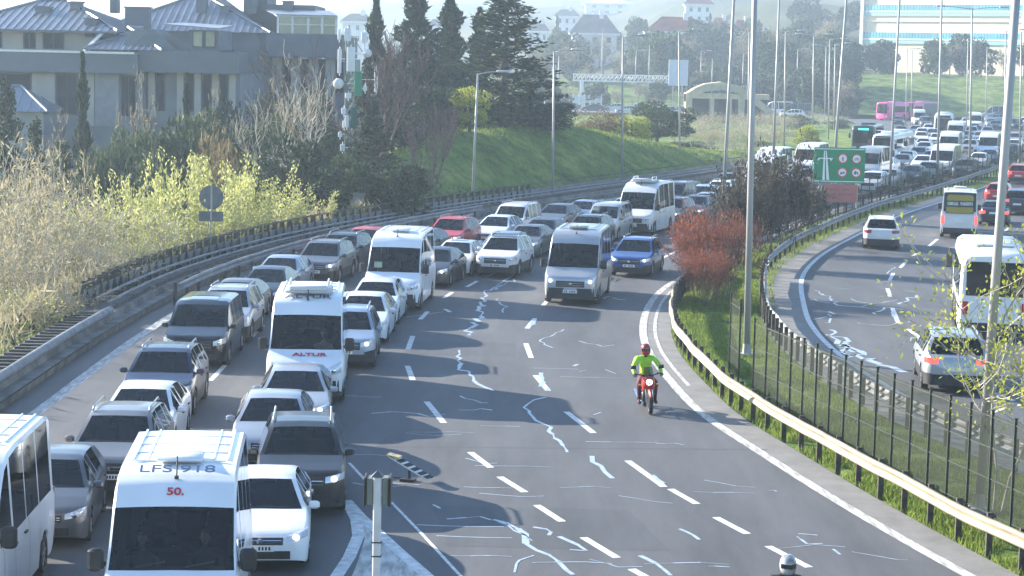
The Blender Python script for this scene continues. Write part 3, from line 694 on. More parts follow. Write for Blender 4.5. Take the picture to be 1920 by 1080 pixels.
V = np.array(V); V[:, 2] = terr(V[:, 0], V[:, 1])
inroad = (V[:, 0] > XL(np.clip(V[:, 1], 5, 420))-1.7) & (V[:, 0] < GR(np.clip(V[:, 1], 5, 420))+17) & (V[:, 1] < 400)
rng = np.random.default_rng(3)
V[:, 2] += np.where(inroad, 0, rng.normal(0, 1, len(V))*.05*np.minimum(1+V[:, 1]/200, 6))
n = len(us)
F = [(i*n+j, i*n+j+1, (i+1)*n+j+1, (i+1)*n+j) for i in range(len(ds)-1) for j in range(n-1)]
def ground_mat():
    m = bpy.data.materials.new('grass_ground'); m.use_nodes = True; t = m.node_tree; b = t.nodes['Principled BSDF']
    tc = t.nodes.new('ShaderNodeTexCoord'); b.inputs['Roughness'].default_value = .95; b.inputs['Specular IOR Level'].default_value = .15
    def nz(sc, det=5):
        q = t.nodes.new('ShaderNodeTexNoise'); q.inputs['Scale'].default_value = sc; q.inputs['Detail'].default_value = det; t.links.new(tc.outputs['Object'], q.inputs['Vector']); return q
    def ramp(src, stops):
        r = t.nodes.new('ShaderNodeValToRGB'); e = r.color_ramp.elements; e[0].position, e[0].color = stops[0][0], (*stops[0][1], 1); e[1].position, e[1].color = stops[-1][0], (*stops[-1][1], 1)
        for p, c in stops[1:-1]: k = e.new(p); k.color = (*c, 1)
        t.links.new(src, r.inputs[0]); return r
    a = ramp(nz(.35, 8).outputs[0], [(.3, (.06, .10, .02)), (.5, (.13, .20, .04)), (.62, (.22, .27, .06)), (.75, (.24, .21, .09))])
    b2 = ramp(nz(1.3, 9).outputs[0], [(.32, (.40, .36, .30)), (.48, (.85, .85, .80)), (.7, (1.15, 1.1, 1.0))])
    far = ramp(nz(.018, 10).outputs[0], [(.35, (.035, .05, .028)), (.5, (.06, .07, .035)), (.62, (.10, .09, .05)), (.72, (.09, .12, .04))])
    mu = t.nodes.new('ShaderNodeMix'); mu.data_type = 'RGBA'; mu.blend_type = 'MULTIPLY'; mu.inputs[0].default_value = .8
    t.links.new(a.outputs[0], mu.inputs[6]); t.links.new(b2.outputs[0], mu.inputs[7])
    sp = t.nodes.new('ShaderNodeSeparateXYZ'); t.links.new(tc.outputs['Object'], sp.inputs[0])
    mr = t.nodes.new('ShaderNodeMapRange'); mr.inputs[1].default_value = 440; mr.inputs[2].default_value = 520; t.links.new(sp.outputs[1], mr.inputs[0])
    mx = t.nodes.new('ShaderNodeMix'); mx.data_type = 'RGBA'; t.links.new(mr.outputs[0], mx.inputs[0]); t.links.new(mu.outputs[2], mx.inputs[6]); t.links.new(far.outputs[0], mx.inputs[7])
    t.links.new(mx.outputs[2], b.inputs['Base Color'])
    bp = t.nodes.new('ShaderNodeBump'); bp.inputs['Strength'].default_value = .7; bp.inputs['Distance'].default_value = .15; t.links.new(nz(4, 8).outputs[0], bp.inputs['Height']); t.links.new(bp.outputs[0], b.inputs['Normal'])
    return m
g = mesh_obj('ground', V.tolist(), F, ground_mat(), None, None, True); tag(g, kind='structure')

# ------------------------------------------------------------------ roads
def asphalt(name, c, c2, streak=(0.5, .08, 1)):
    m = bpy.data.materials.new(name); m.use_nodes = True; t = m.node_tree; b = t.nodes['Principled BSDF']
    tc = t.nodes.new('ShaderNodeTexCoord'); b.inputs['Roughness'].default_value = .7; b.inputs['Specular IOR Level'].default_value = .35
    mp = t.nodes.new('ShaderNodeMapping'); mp.inputs['Scale'].default_value = streak; t.links.new(tc.outputs['Object'], mp.inputs[0])
    n1 = t.nodes.new('ShaderNodeTexNoise'); n1.inputs['Scale'].default_value = 1.2; n1.inputs['Detail'].default_value = 6; t.links.new(mp.outputs[0], n1.inputs['Vector'])
    n1.inputs['Roughness'].default_value = .7; n2 = t.nodes.new('ShaderNodeTexNoise'); n2.inputs['Scale'].default_value = 30; n2.inputs['Detail'].default_value = 3; t.links.new(tc.outputs['Object'], n2.inputs['Vector'])
    ad = t.nodes.new('ShaderNodeMath'); ad.operation = 'MULTIPLY_ADD'; ad.inputs[1].default_value = .35; t.links.new(n2.outputs[0], ad.inputs[0]); t.links.new(n1.outputs[0], ad.inputs[2])
    r = t.nodes.new('ShaderNodeValToRGB'); r.color_ramp.elements[0].position = .45; r.color_ramp.elements[1].position = .85
    r.color_ramp.elements[0].color = (*c, 1); r.color_ramp.elements[1].color = (*c2, 1)
    t.links.new(ad.outputs[0], r.inputs[0]); t.links.new(r.outputs[0], b.inputs['Base Color'])
    bp = t.nodes.new('ShaderNodeBump'); bp.inputs['Strength'].default_value = .25; bp.inputs['Distance'].default_value = .01; t.links.new(n2.outputs[0], bp.inputs['Height']); t.links.new(bp.outputs[0], b.inputs['Normal'])
    return m
ASPH = asphalt('road_asphalt', (.060, .062, .066), (.118, .119, .122)); SHO = asphalt('shoulder_asphalt', (.15, .145, .135), (.24, .23, .215), (1, 1, 1))
def sheet(name, fa, oa, fb, ob, d0, d1, z, m, parent=None):
    V = []; F = []; dd = np.concatenate([np.arange(d0, min(d1, 220), 1.5), np.arange(220, d1+4, 5)]) if d1 > 220 else np.arange(d0, d1, 1.5)
    for d in dd:
        a = float(fa(d))+oa; b = float(fb(d))+ob
        for k in range(9): V.append((a+(b-a)*k/8, d, z))
    F = [(i*9+j, i*9+j+1, (i+1)*9+j+1, (i+1)*9+j) for i in range(len(dd)-1) for j in range(8)]
    o = mesh_obj(name, V, F, m, parent); 
    if not parent: tag(o, kind='structure')
    return o
road = sheet('road', XL, -1.1, XR, 0, 4, 425, 0.0, ASPH)
sheet('road_shoulder', XR, 0, XR, 1.0, 15, 150, -.004, SHO)
road2 = sheet('road', GR, 1.5, GR, 18, 15, 425, 0.0, ASPH)
sheet('road_shoulder', GR, -.15, GR, 1.5, 15, 150, -.004, SHO)
mb = MB(); mb.quad((-45, 372, 0), (175, 352, 0), (175, 400, 0), (-60, 404, 0)); cross = tag(mb.build('road', asphalt('far_road_asphalt', (.2, .2, .2), (.3, .3, .29))), kind='structure')
WHITE = mat('road_paint', (.62, .62, .60), .7, var=.22, vscale=5)
WORN = mat('worn_road_paint', (.46, .45, .42), .8, var=.35, vscale=3, stretch=(3, .5, 1))
SEAL = mat('crack_sealant', (.35, .41, .47), .35, var=.2, vscale=6)
mk = MB()
ribbon(mk, along(XR, 20, 150, 0, 1.0), -.12, .14, .004, m=1)
ribbon(mk, along(XR, 58, 110, .42, 1.0), -.05, .07, .004, m=1)
ribbon(mk, along(XL, 10, 230, 0, 1.0), -.24, .10, .004, m=1)
for d in np.arange(12, 200, 2): pass
def dash(mb, a, b, w=.15, z=.004, m=0):
    p, q = G(*a), G(*b); t = (q-p).normalized(); s = Vector((t.y, -t.x, 0))*w/2; up = Vector((0, 0, z))
    mb.quad(p-s+up, p+s+up, q+s+up, q-s+up, m)
for a, b in [((882, 848), (920, 877)), ((937, 894), (984, 923)), ((1006, 947), (1054, 978)), ((1094, 1008), (1157, 1046)), ((1184, 1067), (1235, 1095)),
             ((800, 753), (832, 793)), ((764, 686), (774, 713)), ((774, 630), (765, 655)), ((802, 584), (788, 599)), ((848, 548), (832, 559)), ((895, 527), (875, 538)), ((929, 512), (912, 519)),
             ((1062, 772), (1113, 812)), ((1004, 704), (1028, 733)), ((986, 644), (996, 671)), ((1003, 597), (988, 616)), ((1030, 560), (1018, 573)),
             ((1177, 864), (1245, 913)), ((1257, 917), (1307, 945)), ((1342, 970), (1401, 1001)), ((1440, 1024), (1517, 1064)),
             ((1703, 617), (1730, 638)), ((1673, 577), (1684, 605)), ((1664, 541), (1669, 556)), ((1675, 512), (1668, 526)), ((1698, 491), (1688, 502)), ((1719, 475), (1711, 480)), ((1758, 448), (1741, 462)),
             ((1860, 735), (1900, 752)), ((1270, 470), (1230, 490))]: dash(mk, a, b, .17)
for k in range(26):      # lane lines further up the road, mostly between the queues
    d = 98+k*9.0
    for fr in (.27, .52, .77):
        s_ = [Vector((float(XL(q))*(1-fr)+float(XR(q))*fr, q, 0)) for q in (d, d+3)]
        ribbon(mk, s_, -.08, .08, .004)
for k in range(5):       # and in the left lanes close by
    d = 30+k*9.0; mk.quad((-8.6, d, .004), (-8.45, d, .004), (-8.45, d+3, .004), (-8.6, d+3, .004)); mk.quad((-5.1, d+12, .004), (-4.95, d+12, .004), (-4.95, d+15, .004), (-5.1, d+15, .004))
for k in range(16):
    d = 120+k*12.
    for o_ in (5.3, 8.9, 12.4): ribbon(mk, along(GR, d, d+3, o_, 1.5), -.08, .08, .004)
ribbon(mk, along(GR, 20, 200, 1.55, 1.0), -.10, .10, .004)
# gore: hatched island with its border lines
def poly(mb, pts, z, m=0): mb.add([G(*p)+Vector((0, 0, z)) for p in pts], [tuple(range(len(pts)))], m)
mk2 = MB()
def wline(mb, pts, w, z=.004, m=0):
    P = [G(*p) for p in pts]; Q = [P[0]]
    for a, b in zip(P, P[1:]):
        k = max(1, int((b-a).length/.6)); Q += [a+(b-a)*i/k for i in range(1, k+1)]
    ribbon(mb, Q, -w/2, w/2, z, m=m)
mk.v = mk.v; 
wline(mk, [(649, 938), (676, 968), (700, 990), (755, 1040), (815, 1092)], .24)
wline(mk, [(651, 942), (668, 975), (672, 1005), (655, 1045), (622, 1095)], .24, .007)
wline(mk, [(655, 868), (690, 906), (737, 945), (790, 1000), (868, 1085)], .07)
poly(mk, [(678, 978), (700, 1003), (745, 1040), (800, 1085), (850, 1130), (640, 1130), (672, 1050), (684, 1010)], .003, 1)
jt = MB()
def fr_line(fr, d0, d1): return [Vector((float(XL(q))*(1-fr)+float(XR(q))*fr, q, 0)) for q in np.arange(d0, d1, 2.0)]
for d in (47, 71, 93, 118):
    ribbon(jt, [Vector((float(XL(d))*(1-f_)+float(XR(d))*f_, d+f_*1.5, 0)) for f_ in np.linspace(0, 1, 12)], -.02, .02, .0015)
jt.build('paving_joints', mat('dark_joint', (.035, .036, .04), .7), road)
pt = MB()
for fr0, fr1, a, b in ((.53, .74, 63, 66), (.54, .75, 38, 41.5), (.78, .95, 80, 84), (.30, .50, 108, 113)):
    P = [[Vector((float(XL(q))*(1-f_)+float(XR(q))*f_, q, .002)) for f_ in (fr0, fr1)] for q in np.linspace(a, b, 5)]
    for r0_, r1_ in zip(P, P[1:]): pt.quad(r0_[0], r0_[1], r1_[1], r1_[0])
pt.build('repair_patches', asphalt('patch_asphalt', (.052, .054, .058), (.10, .102, .106)), road)
mko = mk.build('lane_markings', [WHITE, WORN], road)
# sealed cracks: jagged dribbled lines
random.seed(11); sl = MB()
def crack(pts, w=.07, j=.12, mb=sl):
    P = [G(*p) for p in pts]; Q = []
    for a, b in zip(P, P[1:]):
        k = max(2, int((b-a).length/.42))
        for i in range(k): Q.append(a+(b-a)*i/k+Vector((random.uniform(-j, j)*.8, random.uniform(-j, j)*1.4, 0)))
    for a, b in zip(Q, Q[1:]):
        t = (b-a); 
        if t.length < 1e-4: continue
        t.normalize(); s = Vector((t.y, -t.x, 0))*w*random.uniform(.4, 1.5)/2; u = Vector((0, 0, .006))
        mb.quad(a-s+u, a+s+u, b+s+u, b-s+u)
for pts, w, j in [([(968, 513), (940, 530), (915, 548)], .10, .03), ([(965, 525), (912, 548), (900, 570), (905, 590), (880, 615), (872, 633)], .13, .22), ([(857, 658), (860, 690), (895, 715), (930, 740)], .10, .16),
      ([(862, 742), (900, 757), (935, 752)], .07, .1), ([(1022, 745), (985, 757), (990, 775), (1030, 800), (1038, 822), (1078, 855)], .08, .10), ([(1108, 858), (1125, 885), (1165, 905)], .10, .16),
      ([(840, 975), (900, 970), (950, 985), (985, 1005), (1010, 1020)], .05, .06), ([(930, 975), (985, 1005), (1005, 1030), (1045, 1055), (1095, 1095)], .10, .14), ([(998, 985), (1035, 1000), (1020, 1008)], .08, .12), ([(1050, 1010), (1100, 1030), (1040, 1037)], .08, .13),
      ([(1205, 1043), (1240, 1065), (1285, 1090)], .10, .1), ([(1272, 990), (1300, 1003), (1330, 1022)], .09, .08), ([(1222, 890), (1255, 915)], .09, .04),
      ([(1490, 1005), (1510, 1020), (1580, 1022)], .04, .06), ([(1440, 1030), (1530, 1022), (1640, 1030)], .03, .02), ([(1500, 1000), (1565, 1010)], .04, .05), ([(1565, 1030), (1582, 1050)], .05, .05),
      ([(1080, 685), (1098, 678)], .12, .15), ([(1085, 697), (1120, 690)], .05, .1), ([(1130, 695), (1165, 703)], .08, .15), ([(1110, 778), (1140, 768)], .05, .05), ([(1148, 558), (1180, 565)], .12, .2), ([(1130, 560), (1150, 552)], .06, .1),
      ([(1000, 600), (992, 615)], .16, .1), ([(1010, 700), (1022, 730)], .12, .12), ([(835, 580), (850, 590)], .14, .12), ([(760, 595), (845, 583)], .04, .03),
      ([(808, 947), (838, 957)], .06, .06), ([(736, 905), (830, 912)], .05, .05), ([(1030, 733), (1020, 720)], .1, .1)]: crack(pts, w, j)
for pts, w, j in [([(1058, 618), (1010, 640), (1040, 655)], .05, .1), ([(930, 560), (950, 575), (935, 590)], .06, .15), ([(760, 812), (820, 818), (905, 812)], .04, .05), ([(1160, 930), (1230, 940), (1290, 948)], .03, .04), ([(700, 775), (760, 772), (800, 780), (870, 772)], .05, .1), ([(1105, 1050), (1160, 1062), (1240, 1060)], .04, .06), ([(660, 905), (720, 915), (800, 905)], .04, .05), ([(900, 925), (980, 932), (1060, 930)], .03, .03),
      ([(995, 1040), (960, 1060), (980, 1085)], .06, .12), ([(1320, 900), (1380, 912), (1450, 915)], .03, .03), ([(1600, 1035), (1680, 1050), (1720, 1048)], .03, .04), ([(865, 770), (900, 765), (940, 775)], .07, .12), ([(1085, 640), (1130, 650), (1170, 645)], .05, .1), ([(870, 860), (905, 870), (960, 868)], .04, .06)]: crack(pts, w, j)
for x0, x1, y in [(770, 930, 811), (640, 760, 852), (890, 1080, 873), (640, 740, 742), (870, 1010, 914), (1050, 1180, 914), (780, 1000, 985), (840, 1000, 1042), (1000, 1200, 1055), (1100, 1280, 828), (1230, 1300, 832), (900, 1000, 798), (1000, 1110, 690), (1050, 1200, 706), (1440, 1460, 920), (1330, 1380, 1062), (1210, 1420, 1057), (1300, 1450, 922), (820, 1010, 1005)]:
    crack([(x0, y), ((x0+x1)/2, y+random.uniform(-2, 3)), (x1, y+4)], .035, .035)
sl.build('crack_seals', SEAL, road)
random.seed(5); s2 = MB()
for pts, w, j in [([(1555, 620), (1600, 655), (1640, 680), (1690, 700)], .2, .35), ([(1535, 545), (1580, 575), (1680, 580)], .09, .2), ([(1520, 560), (1560, 572)], .08, .2), ([(1530, 600), (1560, 590)], .07, .15), ([(1690, 570), (1720, 552)], .12, .3), ([(1670, 585), (1682, 605)], .12, .15),
      ([(1660, 513), (1682, 500)], .06, .12), ([(1600, 575), (1700, 560)], .05, .2), ([(1545, 625), (1580, 650), (1600, 672)], .14, .3), ([(1575, 650), (1610, 675)], .12, .3), ([(1620, 690), (1660, 700)], .08, .2), ([(1640, 590), (1665, 575), (1700, 585)], .10, .2), ([(1590, 560), (1640, 572)], .07, .2), ([(1700, 545), (1730, 550)], .08, .2), ([(1560, 585), (1545, 610)], .08, .2), ([(1640, 530), (1700, 524)], .04, .15), ([(1600, 605), (1660, 612), (1720, 600)], .06, .2), ([(1570, 540), (1615, 545)], .05, .12)]: crack(pts, w, j, s2)
s2.build('crack_seals', SEAL, road2)

# ------------------------------------------------------------------ guardrails
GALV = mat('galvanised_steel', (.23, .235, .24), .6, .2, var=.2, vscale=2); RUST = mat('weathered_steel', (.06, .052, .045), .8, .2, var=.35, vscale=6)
YEL = mat('sunlit_cream_rail', (.34, .285, .19), .6, .1, var=.25, vscale=1.5, stretch=(1, 1, 6))  # cream rail: golden sunlight put into the steel's base colour
CONC = mat('weathered_concrete', (.17, .16, .145), .9, var=.35, vscale=1.6, bump=.4, bscale=12)
def wbeam(mb, pts, z0=.48, h=.30, side=1, m=0):
    """corrugated beam of steel, open towards one side"""
    prof = [(0.0, 0), (.05, .02), (.075, .06), (.05, .12), (.0, .15), (.05, .18), (.075, .24), (.05, .28), (0, .30)]
    n = len(pts); rows = []
    for i, p in enumerate(pts):
        t = (pts[min(i+1, n-1)]-pts[max(i-1, 0)]); t.z = 0; t.normalize(); s = Vector((t.y, -t.x, 0))*side
        rows.append([p+s*a+Vector((0, 0, z0+b*h/.3)) for a, b in prof])
    v = sum(rows, []); c = len(prof)
    mb.add(v, [(i*c+j, i*c+j+1, (i+1)*c+j+1, (i+1)*c+j) for i in range(n-1) for j in range(c-1)], m)
def guardrail(f, d0, d1, off, side, spacing, beam, label, group=None, post=RUST, zt=.78, wob=0.0):
    pts = along(f, d0, d1, off, .8)
    if wob:
        for i, p in enumerate(pts): p.x += wob*math.sin(i*.9)*.5+wob*random.uniform(-.3, .3); p.z += wob*.3*math.sin(i*.55)
    g0 = pts[len(pts)//2]; r = empty('guardrail', g0); tag(r, label, 'guardrail', group)
    mb = MB(); wbeam(mb, [p-g0 for p in pts], zt-.31, .31, side); o = mb.build('beam', beam, r, True, 50)
    md = o.modifiers.new('thickness', 'SOLIDIFY'); md.thickness = .008
    p_ = along(f, d0, d1, off-side*.10, spacing); me = None
    for p in p_:
        if me is None:
            m2 = MB(); m2.box(-.06, .06, -.045, .045, -.25, zt+.05); m2.box(-.05, .05, side*.03, side*.10, zt-.28, zt-.02) if side > 0 else m2.box(-.05, .05, -.10, -.03, zt-.28, zt-.02)
            q = m2.build('post', post, r); me = q
        else: q = me.copy(); COL.objects.link(q); q.parent = r
        q.location = p-g0; q.rotation_euler = (0, 0, random.uniform(-.05, .05))
    return r
# the parapet of the left edge: stepped kerb, two pipes, leaning fins
def parapet():
    g0 = Vector((-13, 67, 0)); r = empty('bridge_parapet', g0); tag(r, 'dark bridge parapet with steel fins and pipes along the left edge of the jammed road', 'parapet')
    P = [p-g0 for p in along(XL, 20, 200, 0, 1.5)]
    mb = MB(); ribbon(mb, P, -1.05, -1.0, 0, .22); ribbon(mb, P, -1.45, -1.05, .22, .22); ribbon(mb, P, -1.5, -1.45, .42, .22); ribbon(mb, P, -2.9, -1.5, .30, .42); ribbon(mb, P, -2.95, -2.9, -1.6, .30)
    mb.build('kerb', CONC, r)
    N = [p-g0 for p in along(XL, 25, 68.5, -1.5, 1.0)]; mb = MB()
    prof = [(-.03, .40), (.06, .44), (.09, .52), (.06, .62), (-.02, .68), (-.12, .66), (-.14, .5)]
    rows = []
    for i, p in enumerate(N):
        t = N[min(i+1, len(N)-1)]-N[max(i-1, 0)]; t.normalize(); s = Vector((t.y, -t.x, 0)); rows.append([p+s*a+Vector((0, 0, b)) for a, b in prof])
    c = len(prof); mb.add(sum(rows, []), [(i*c+j, i*c+(j+1) % c, (i+1)*c+(j+1) % c, (i+1)*c+j) for i in range(len(N)-1) for j in range(c)]+[tuple(range(c)), tuple((len(N)-1)*c+j for j in range(c-1, -1, -1))])
    mb.build('edge_rail', GALV, r, True, 50)
    for off, z, rad in ((-2.35, .74, .055), (-1.95, .62, .055)):
        mb = MB(); mb.tube([p+Vector((0, 0, z)) for p in [q-g0 for q in along(XL, 69.5, 190, off, 1.5)]], rad, 8); mb.build('pipe', GALV, r, True)
    mb = MB(); Q = [q-g0 for q in along(XL, 69.5, 190, 0, 1.5)]; ribbon(mb, Q, -1.75, -1.7, .05, .56); ribbon(mb, Q, -1.85, -1.75, .56, .56)
    mb.build('inner_wall', mat('rusty_panel', (.085, .07, .065), .8, var=.35, vscale=2), r)
    mb = MB(); Q = [q-g0 for q in along(XL, 69.5, 190, 0, 1.5)]; ribbon(mb, Q, -2.80, -2.72, 1.28, 1.33); ribbon(mb, Q, -2.84, -2.80, 1.22, 1.28); ribbon(mb, Q, -2.95, -2.82, .30, .95); mb.build('top_rail', GALV, r)
    # fins: standing blades beyond the start of the wall, lying slats before it
    fin = None; k = 0
    for d0, d1, stp in ((70, 130, 1.0),):
        pts = along(XL, d0, d1, -2.80, stp)
        for i, p in enumerate(pts[:72]):
            t = (pts[min(i+1, len(pts)-1)]-pts[max(i-1, 0)]).normalized()
            if fin is None:
                m2 = MB(); m2.add([(-.10, -.03, .32), (.30, -.03, .32), (.22, -.03, 1.28), (.0, -.03, 1.28), (-.10, .03, .32), (.30, .03, .32), (.22, .03, 1.28), (.0, .03, 1.28)], [(0, 1, 2, 3), (7, 6, 5, 4), (0, 4, 5, 1), (1, 5, 6, 2), (2, 6, 7, 3), (3, 7, 4, 0)])
                q = m2.build('fin', RUST, r); fin = q
            else: q = fin.copy(); COL.objects.link(q); q.parent = r
            q.location = p-g0; q.rotation_euler = (0, 0, math.atan2(t.y, t.x)+math.pi/2)
    slat = None
    for i in range(60):
        d = 30+i*.64
        if slat is None:
            m2 = MB(); m2.box(-.95, 0, -.10, .10, .36, .50); q = m2.build('slat', mat('dark_steel', (.035, .032, .03), .7, var=.3, vscale=5), r); slat = q
        else: q = slat.copy(); COL.objects.link(q); q.parent = r
        q.location = Vector((float(XL(d))-1.62, d, 0))-g0
    return r
parapet()
guardrail(XL, 74, 118, -.45, 1, 2.0, GALV, 'grey galvanised guardrail standing in front of the left parapet', zt=.80)
random.seed(4)
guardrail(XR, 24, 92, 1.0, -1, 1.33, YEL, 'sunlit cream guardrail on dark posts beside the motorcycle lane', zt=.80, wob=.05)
guardrail(XR, 93, 160, 1.0, -1, 2.6, GALV, 'grey guardrail behind the red bush, running up to the green sign')
guardrail(GR, 40, 88, 0, 1, 1.15, GALV, 'guardrail on closely set posts around the bend of the right carriageway', zt=.72, wob=.04)
guardrail(GR, 89, 190, 0, 1, 2.0, GALV, 'long guardrail left of the white hatchback on the right carriageway')
FENCEM = mat('fence_green_steel', (.028, .038, .03), .6, .3, var=.25, vscale=5)
def mesh_mat():
    m = bpy.data.materials.new('fine_wire_mesh'); m.use_nodes = True; t = m.node_tree; t.nodes.clear()
    o = t.nodes.new('ShaderNodeOutputMaterial'); mx = t.nodes.new('ShaderNodeMixShader'); tr = t.nodes.new('ShaderNodeBsdfTransparent'); df = t.nodes.new('ShaderNodeBsdfDiffuse'); df.inputs[0].default_value = (.05, .055, .045, 1)
    mx.inputs[0].default_value = .52; t.links.new(tr.outputs[0], mx.inputs[1]); t.links.new(df.outputs[0], mx.inputs[2]); t.links.new(mx.outputs[0], o.inputs[0]); return m
WIRE = mesh_mat()
def fence(tab, d0, d1, spacing, h, label, posts_to=99, rails_z=(.12, .85, 1.5, 2.15), m=FENCEM, group=None):
    f = cr(tab); pts = along(f, d0, d1, 0, spacing); g0 = pts[len(pts)//2]; r = empty('mesh_fence', g0); tag(r, label, 'fence', group)
    mb = MB(); ribbon(mb, [p-g0 for p in pts], 0, 0.0, .10, h); mb.build('wire_mesh', WIRE, r)
    mb = MB()
    for z in rails_z: mb.tube([p-g0+Vector((0, 0, z)) for p in pts], .016, 4)
    mb.build('rails', m, r); me = None
    for p in pts[:99]:
        if me is None: m2 = MB(); m2.box(-.028, .028, -.028, .028, -.2, h+.08); m2.box(-.04, .04, -.04, .04, h+.08, h+.10); q = m2.build('post', m, r); me = q
        else: q = me.copy(); COL.objects.link(q); q.parent = r
        q.location = p-g0
    return r
fence([(30, 13), (38, 10.9), (42.3, 9.8), (49.5, 8.1), (55.8, 6.75), (56, 6.7)], 31, 56, .98, 2.2, 'tall green mesh fence along the grass strip at lower right')
fence([(59, 6.72), (60.5, 6.62), (62.2, 6.5)], 59, 62, 1.6, 2.35, 'short end section of mesh fence left of the lamp post')
fence([(118, 17.2), (130, 21.7), (153, 31), (175, 40.2), (197, 48.3), (240, 63), (300, 80)], 118, 300, 2.6, 1.9, 'long low fence in front of the far traffic jam', rails_z=(.2, 1.0, 1.85))
# ------------------------------------------------------------------ vegetation
def leafmat(name, c0, c1, trans=.35, rough=.7):
    m = bpy.data.materials.new(name); m.use_nodes = True; t = m.node_tree; t.nodes.clear()
    o = t.nodes.new('ShaderNodeOutputMaterial'); ge = t.nodes.new('ShaderNodeNewGeometry'); r = t.nodes.new('ShaderNodeValToRGB')
    tc = t.nodes.new('ShaderNodeTexCoord'); nz = t.nodes.new('ShaderNodeTexNoise'); nz.inputs['Scale'].default_value = .7; t.links.new(tc.outputs['Object'], nz.inputs[0])
    ad = t.nodes.new('ShaderNodeMath'); ad.operation = 'MULTIPLY_ADD'; ad.inputs[1].default_value = .6; t.links.new(ge.outputs['Random Per Island'], ad.inputs[0])
    m2 = t.nodes.new('ShaderNodeMath'); m2.operation = 'MULTIPLY'; m2.inputs[1].default_value = .5; t.links.new(nz.outputs[0], m2.inputs[0]); t.links.new(m2.outputs[0], ad.inputs[2])
    r.color_ramp.elements[0].position = .15; r.color_ramp.elements[1].position = .85
    r.color_ramp.elements[0].color = (*c0, 1); r.color_ramp.elements[1].color = (*c1, 1); t.links.new(ad.outputs[0], r.inputs[0])
    b = t.nodes.new('ShaderNodeBsdfPrincipled'); b.inputs['Roughness'].default_value = rough; b.inputs['Specular IOR Level'].default_value = .25
    tr = t.nodes.new('ShaderNodeBsdfTranslucent'); mx = t.nodes.new('ShaderNodeMixShader'); mx.inputs[0].default_value = trans
    t.links.new(r.outputs[0], b.inputs['Base Color']); t.links.new(r.outputs[0], tr.inputs[0]); t.links.new(b.outputs[0], mx.inputs[1]); t.links.new(tr.outputs[0], mx.inputs[2]); t.links.new(mx.outputs[0], o.inputs[0])
    return m
LM = {'dark': leafmat('dark_needles', (.012, .022, .012), (.045, .07, .03), .15), 'mid': leafmat('olive_leaves', (.03, .048, .02), (.085, .115, .05), .3),
      'willow': leafmat('pale_spring_leaves', (.24, .27, .08), (.54, .54, .20), .5), 'yellow': leafmat('yellow_green_leaves', (.17, .22, .03), (.40, .42, .07), .5),
      'ochre': leafmat('ochre_leaves', (.10, .072, .035), (.22, .17, .075), .35), 'red': leafmat('red_brown_twigs', (.15, .042, .025), (.36, .115, .06), .3), 'umber': leafmat('umber_twigs', (.028, .026, .020), (.085, .07, .05), .25),
      'brown': leafmat('dry_brown_twigs', (.21, .175, .10), (.46, .40, .25), .35), 'plum': leafmat('plum_leaves', (.08, .035, .045), (.16, .08, .09), .3), 'grass': leafmat('fresh_grass', (.08, .13, .02), (.26, .33, .06), .45)}
BARK = mat('bark', (.09, .075, .06), .95, var=.4, vscale=6); PALE = mat('pale_bark', (.38, .34, .27), .9, var=.3, vscale=5); REDBARK = mat('reddish_bark', (.15, .10, .085), .9, var=.3, vscale=5)
def cards(pts, dirs, ln, wd, seed=0, jit=.35):
    """leaf-sized faces: one small bent quad at every point, roughly along its direction"""
    g = np.random.default_rng(seed); n = len(pts); pts = np.asarray(pts, float); dirs = np.asarray(dirs, float)
    dirs = dirs+g.normal(0, jit, (n, 3)); dirs /= np.linalg.norm(dirs, axis=1)[:, None]+1e-9
    r = g.normal(0, 1, (n, 3)); s = np.cross(dirs, r); s /= np.linalg.norm(s, axis=1)[:, None]+1e-9
    L_ = (ln*g.uniform(.5, 1.3, n))[:, None]; W_ = (wd*g.uniform(.5, 1.3, n))[:, None]
    V = np.stack([pts-dirs*L_*.5, pts+s*W_*.5, pts+dirs*L_*.5, pts-s*W_*.5], 1).reshape(-1, 3)
    return V.tolist(), [(4*i, 4*i+1, 4*i+2, 4*i+3) for i in range(n)]
def ell(g, n, c, r, shell=.55):
    d = g.normal(0, 1, (n, 3)); d /= np.linalg.norm(d, axis=1)[:, None]; q = g.uniform(shell, 1, n)[:, None]**.6
    return np.array(c)+d*q*np.array(r), d
def tree_root(name, trunk, crownV, crownF, lm, bark):
    r = empty(name); trunk.build('trunk', bark, r, True); mesh_obj('crown', crownV, crownF, lm, r); return r
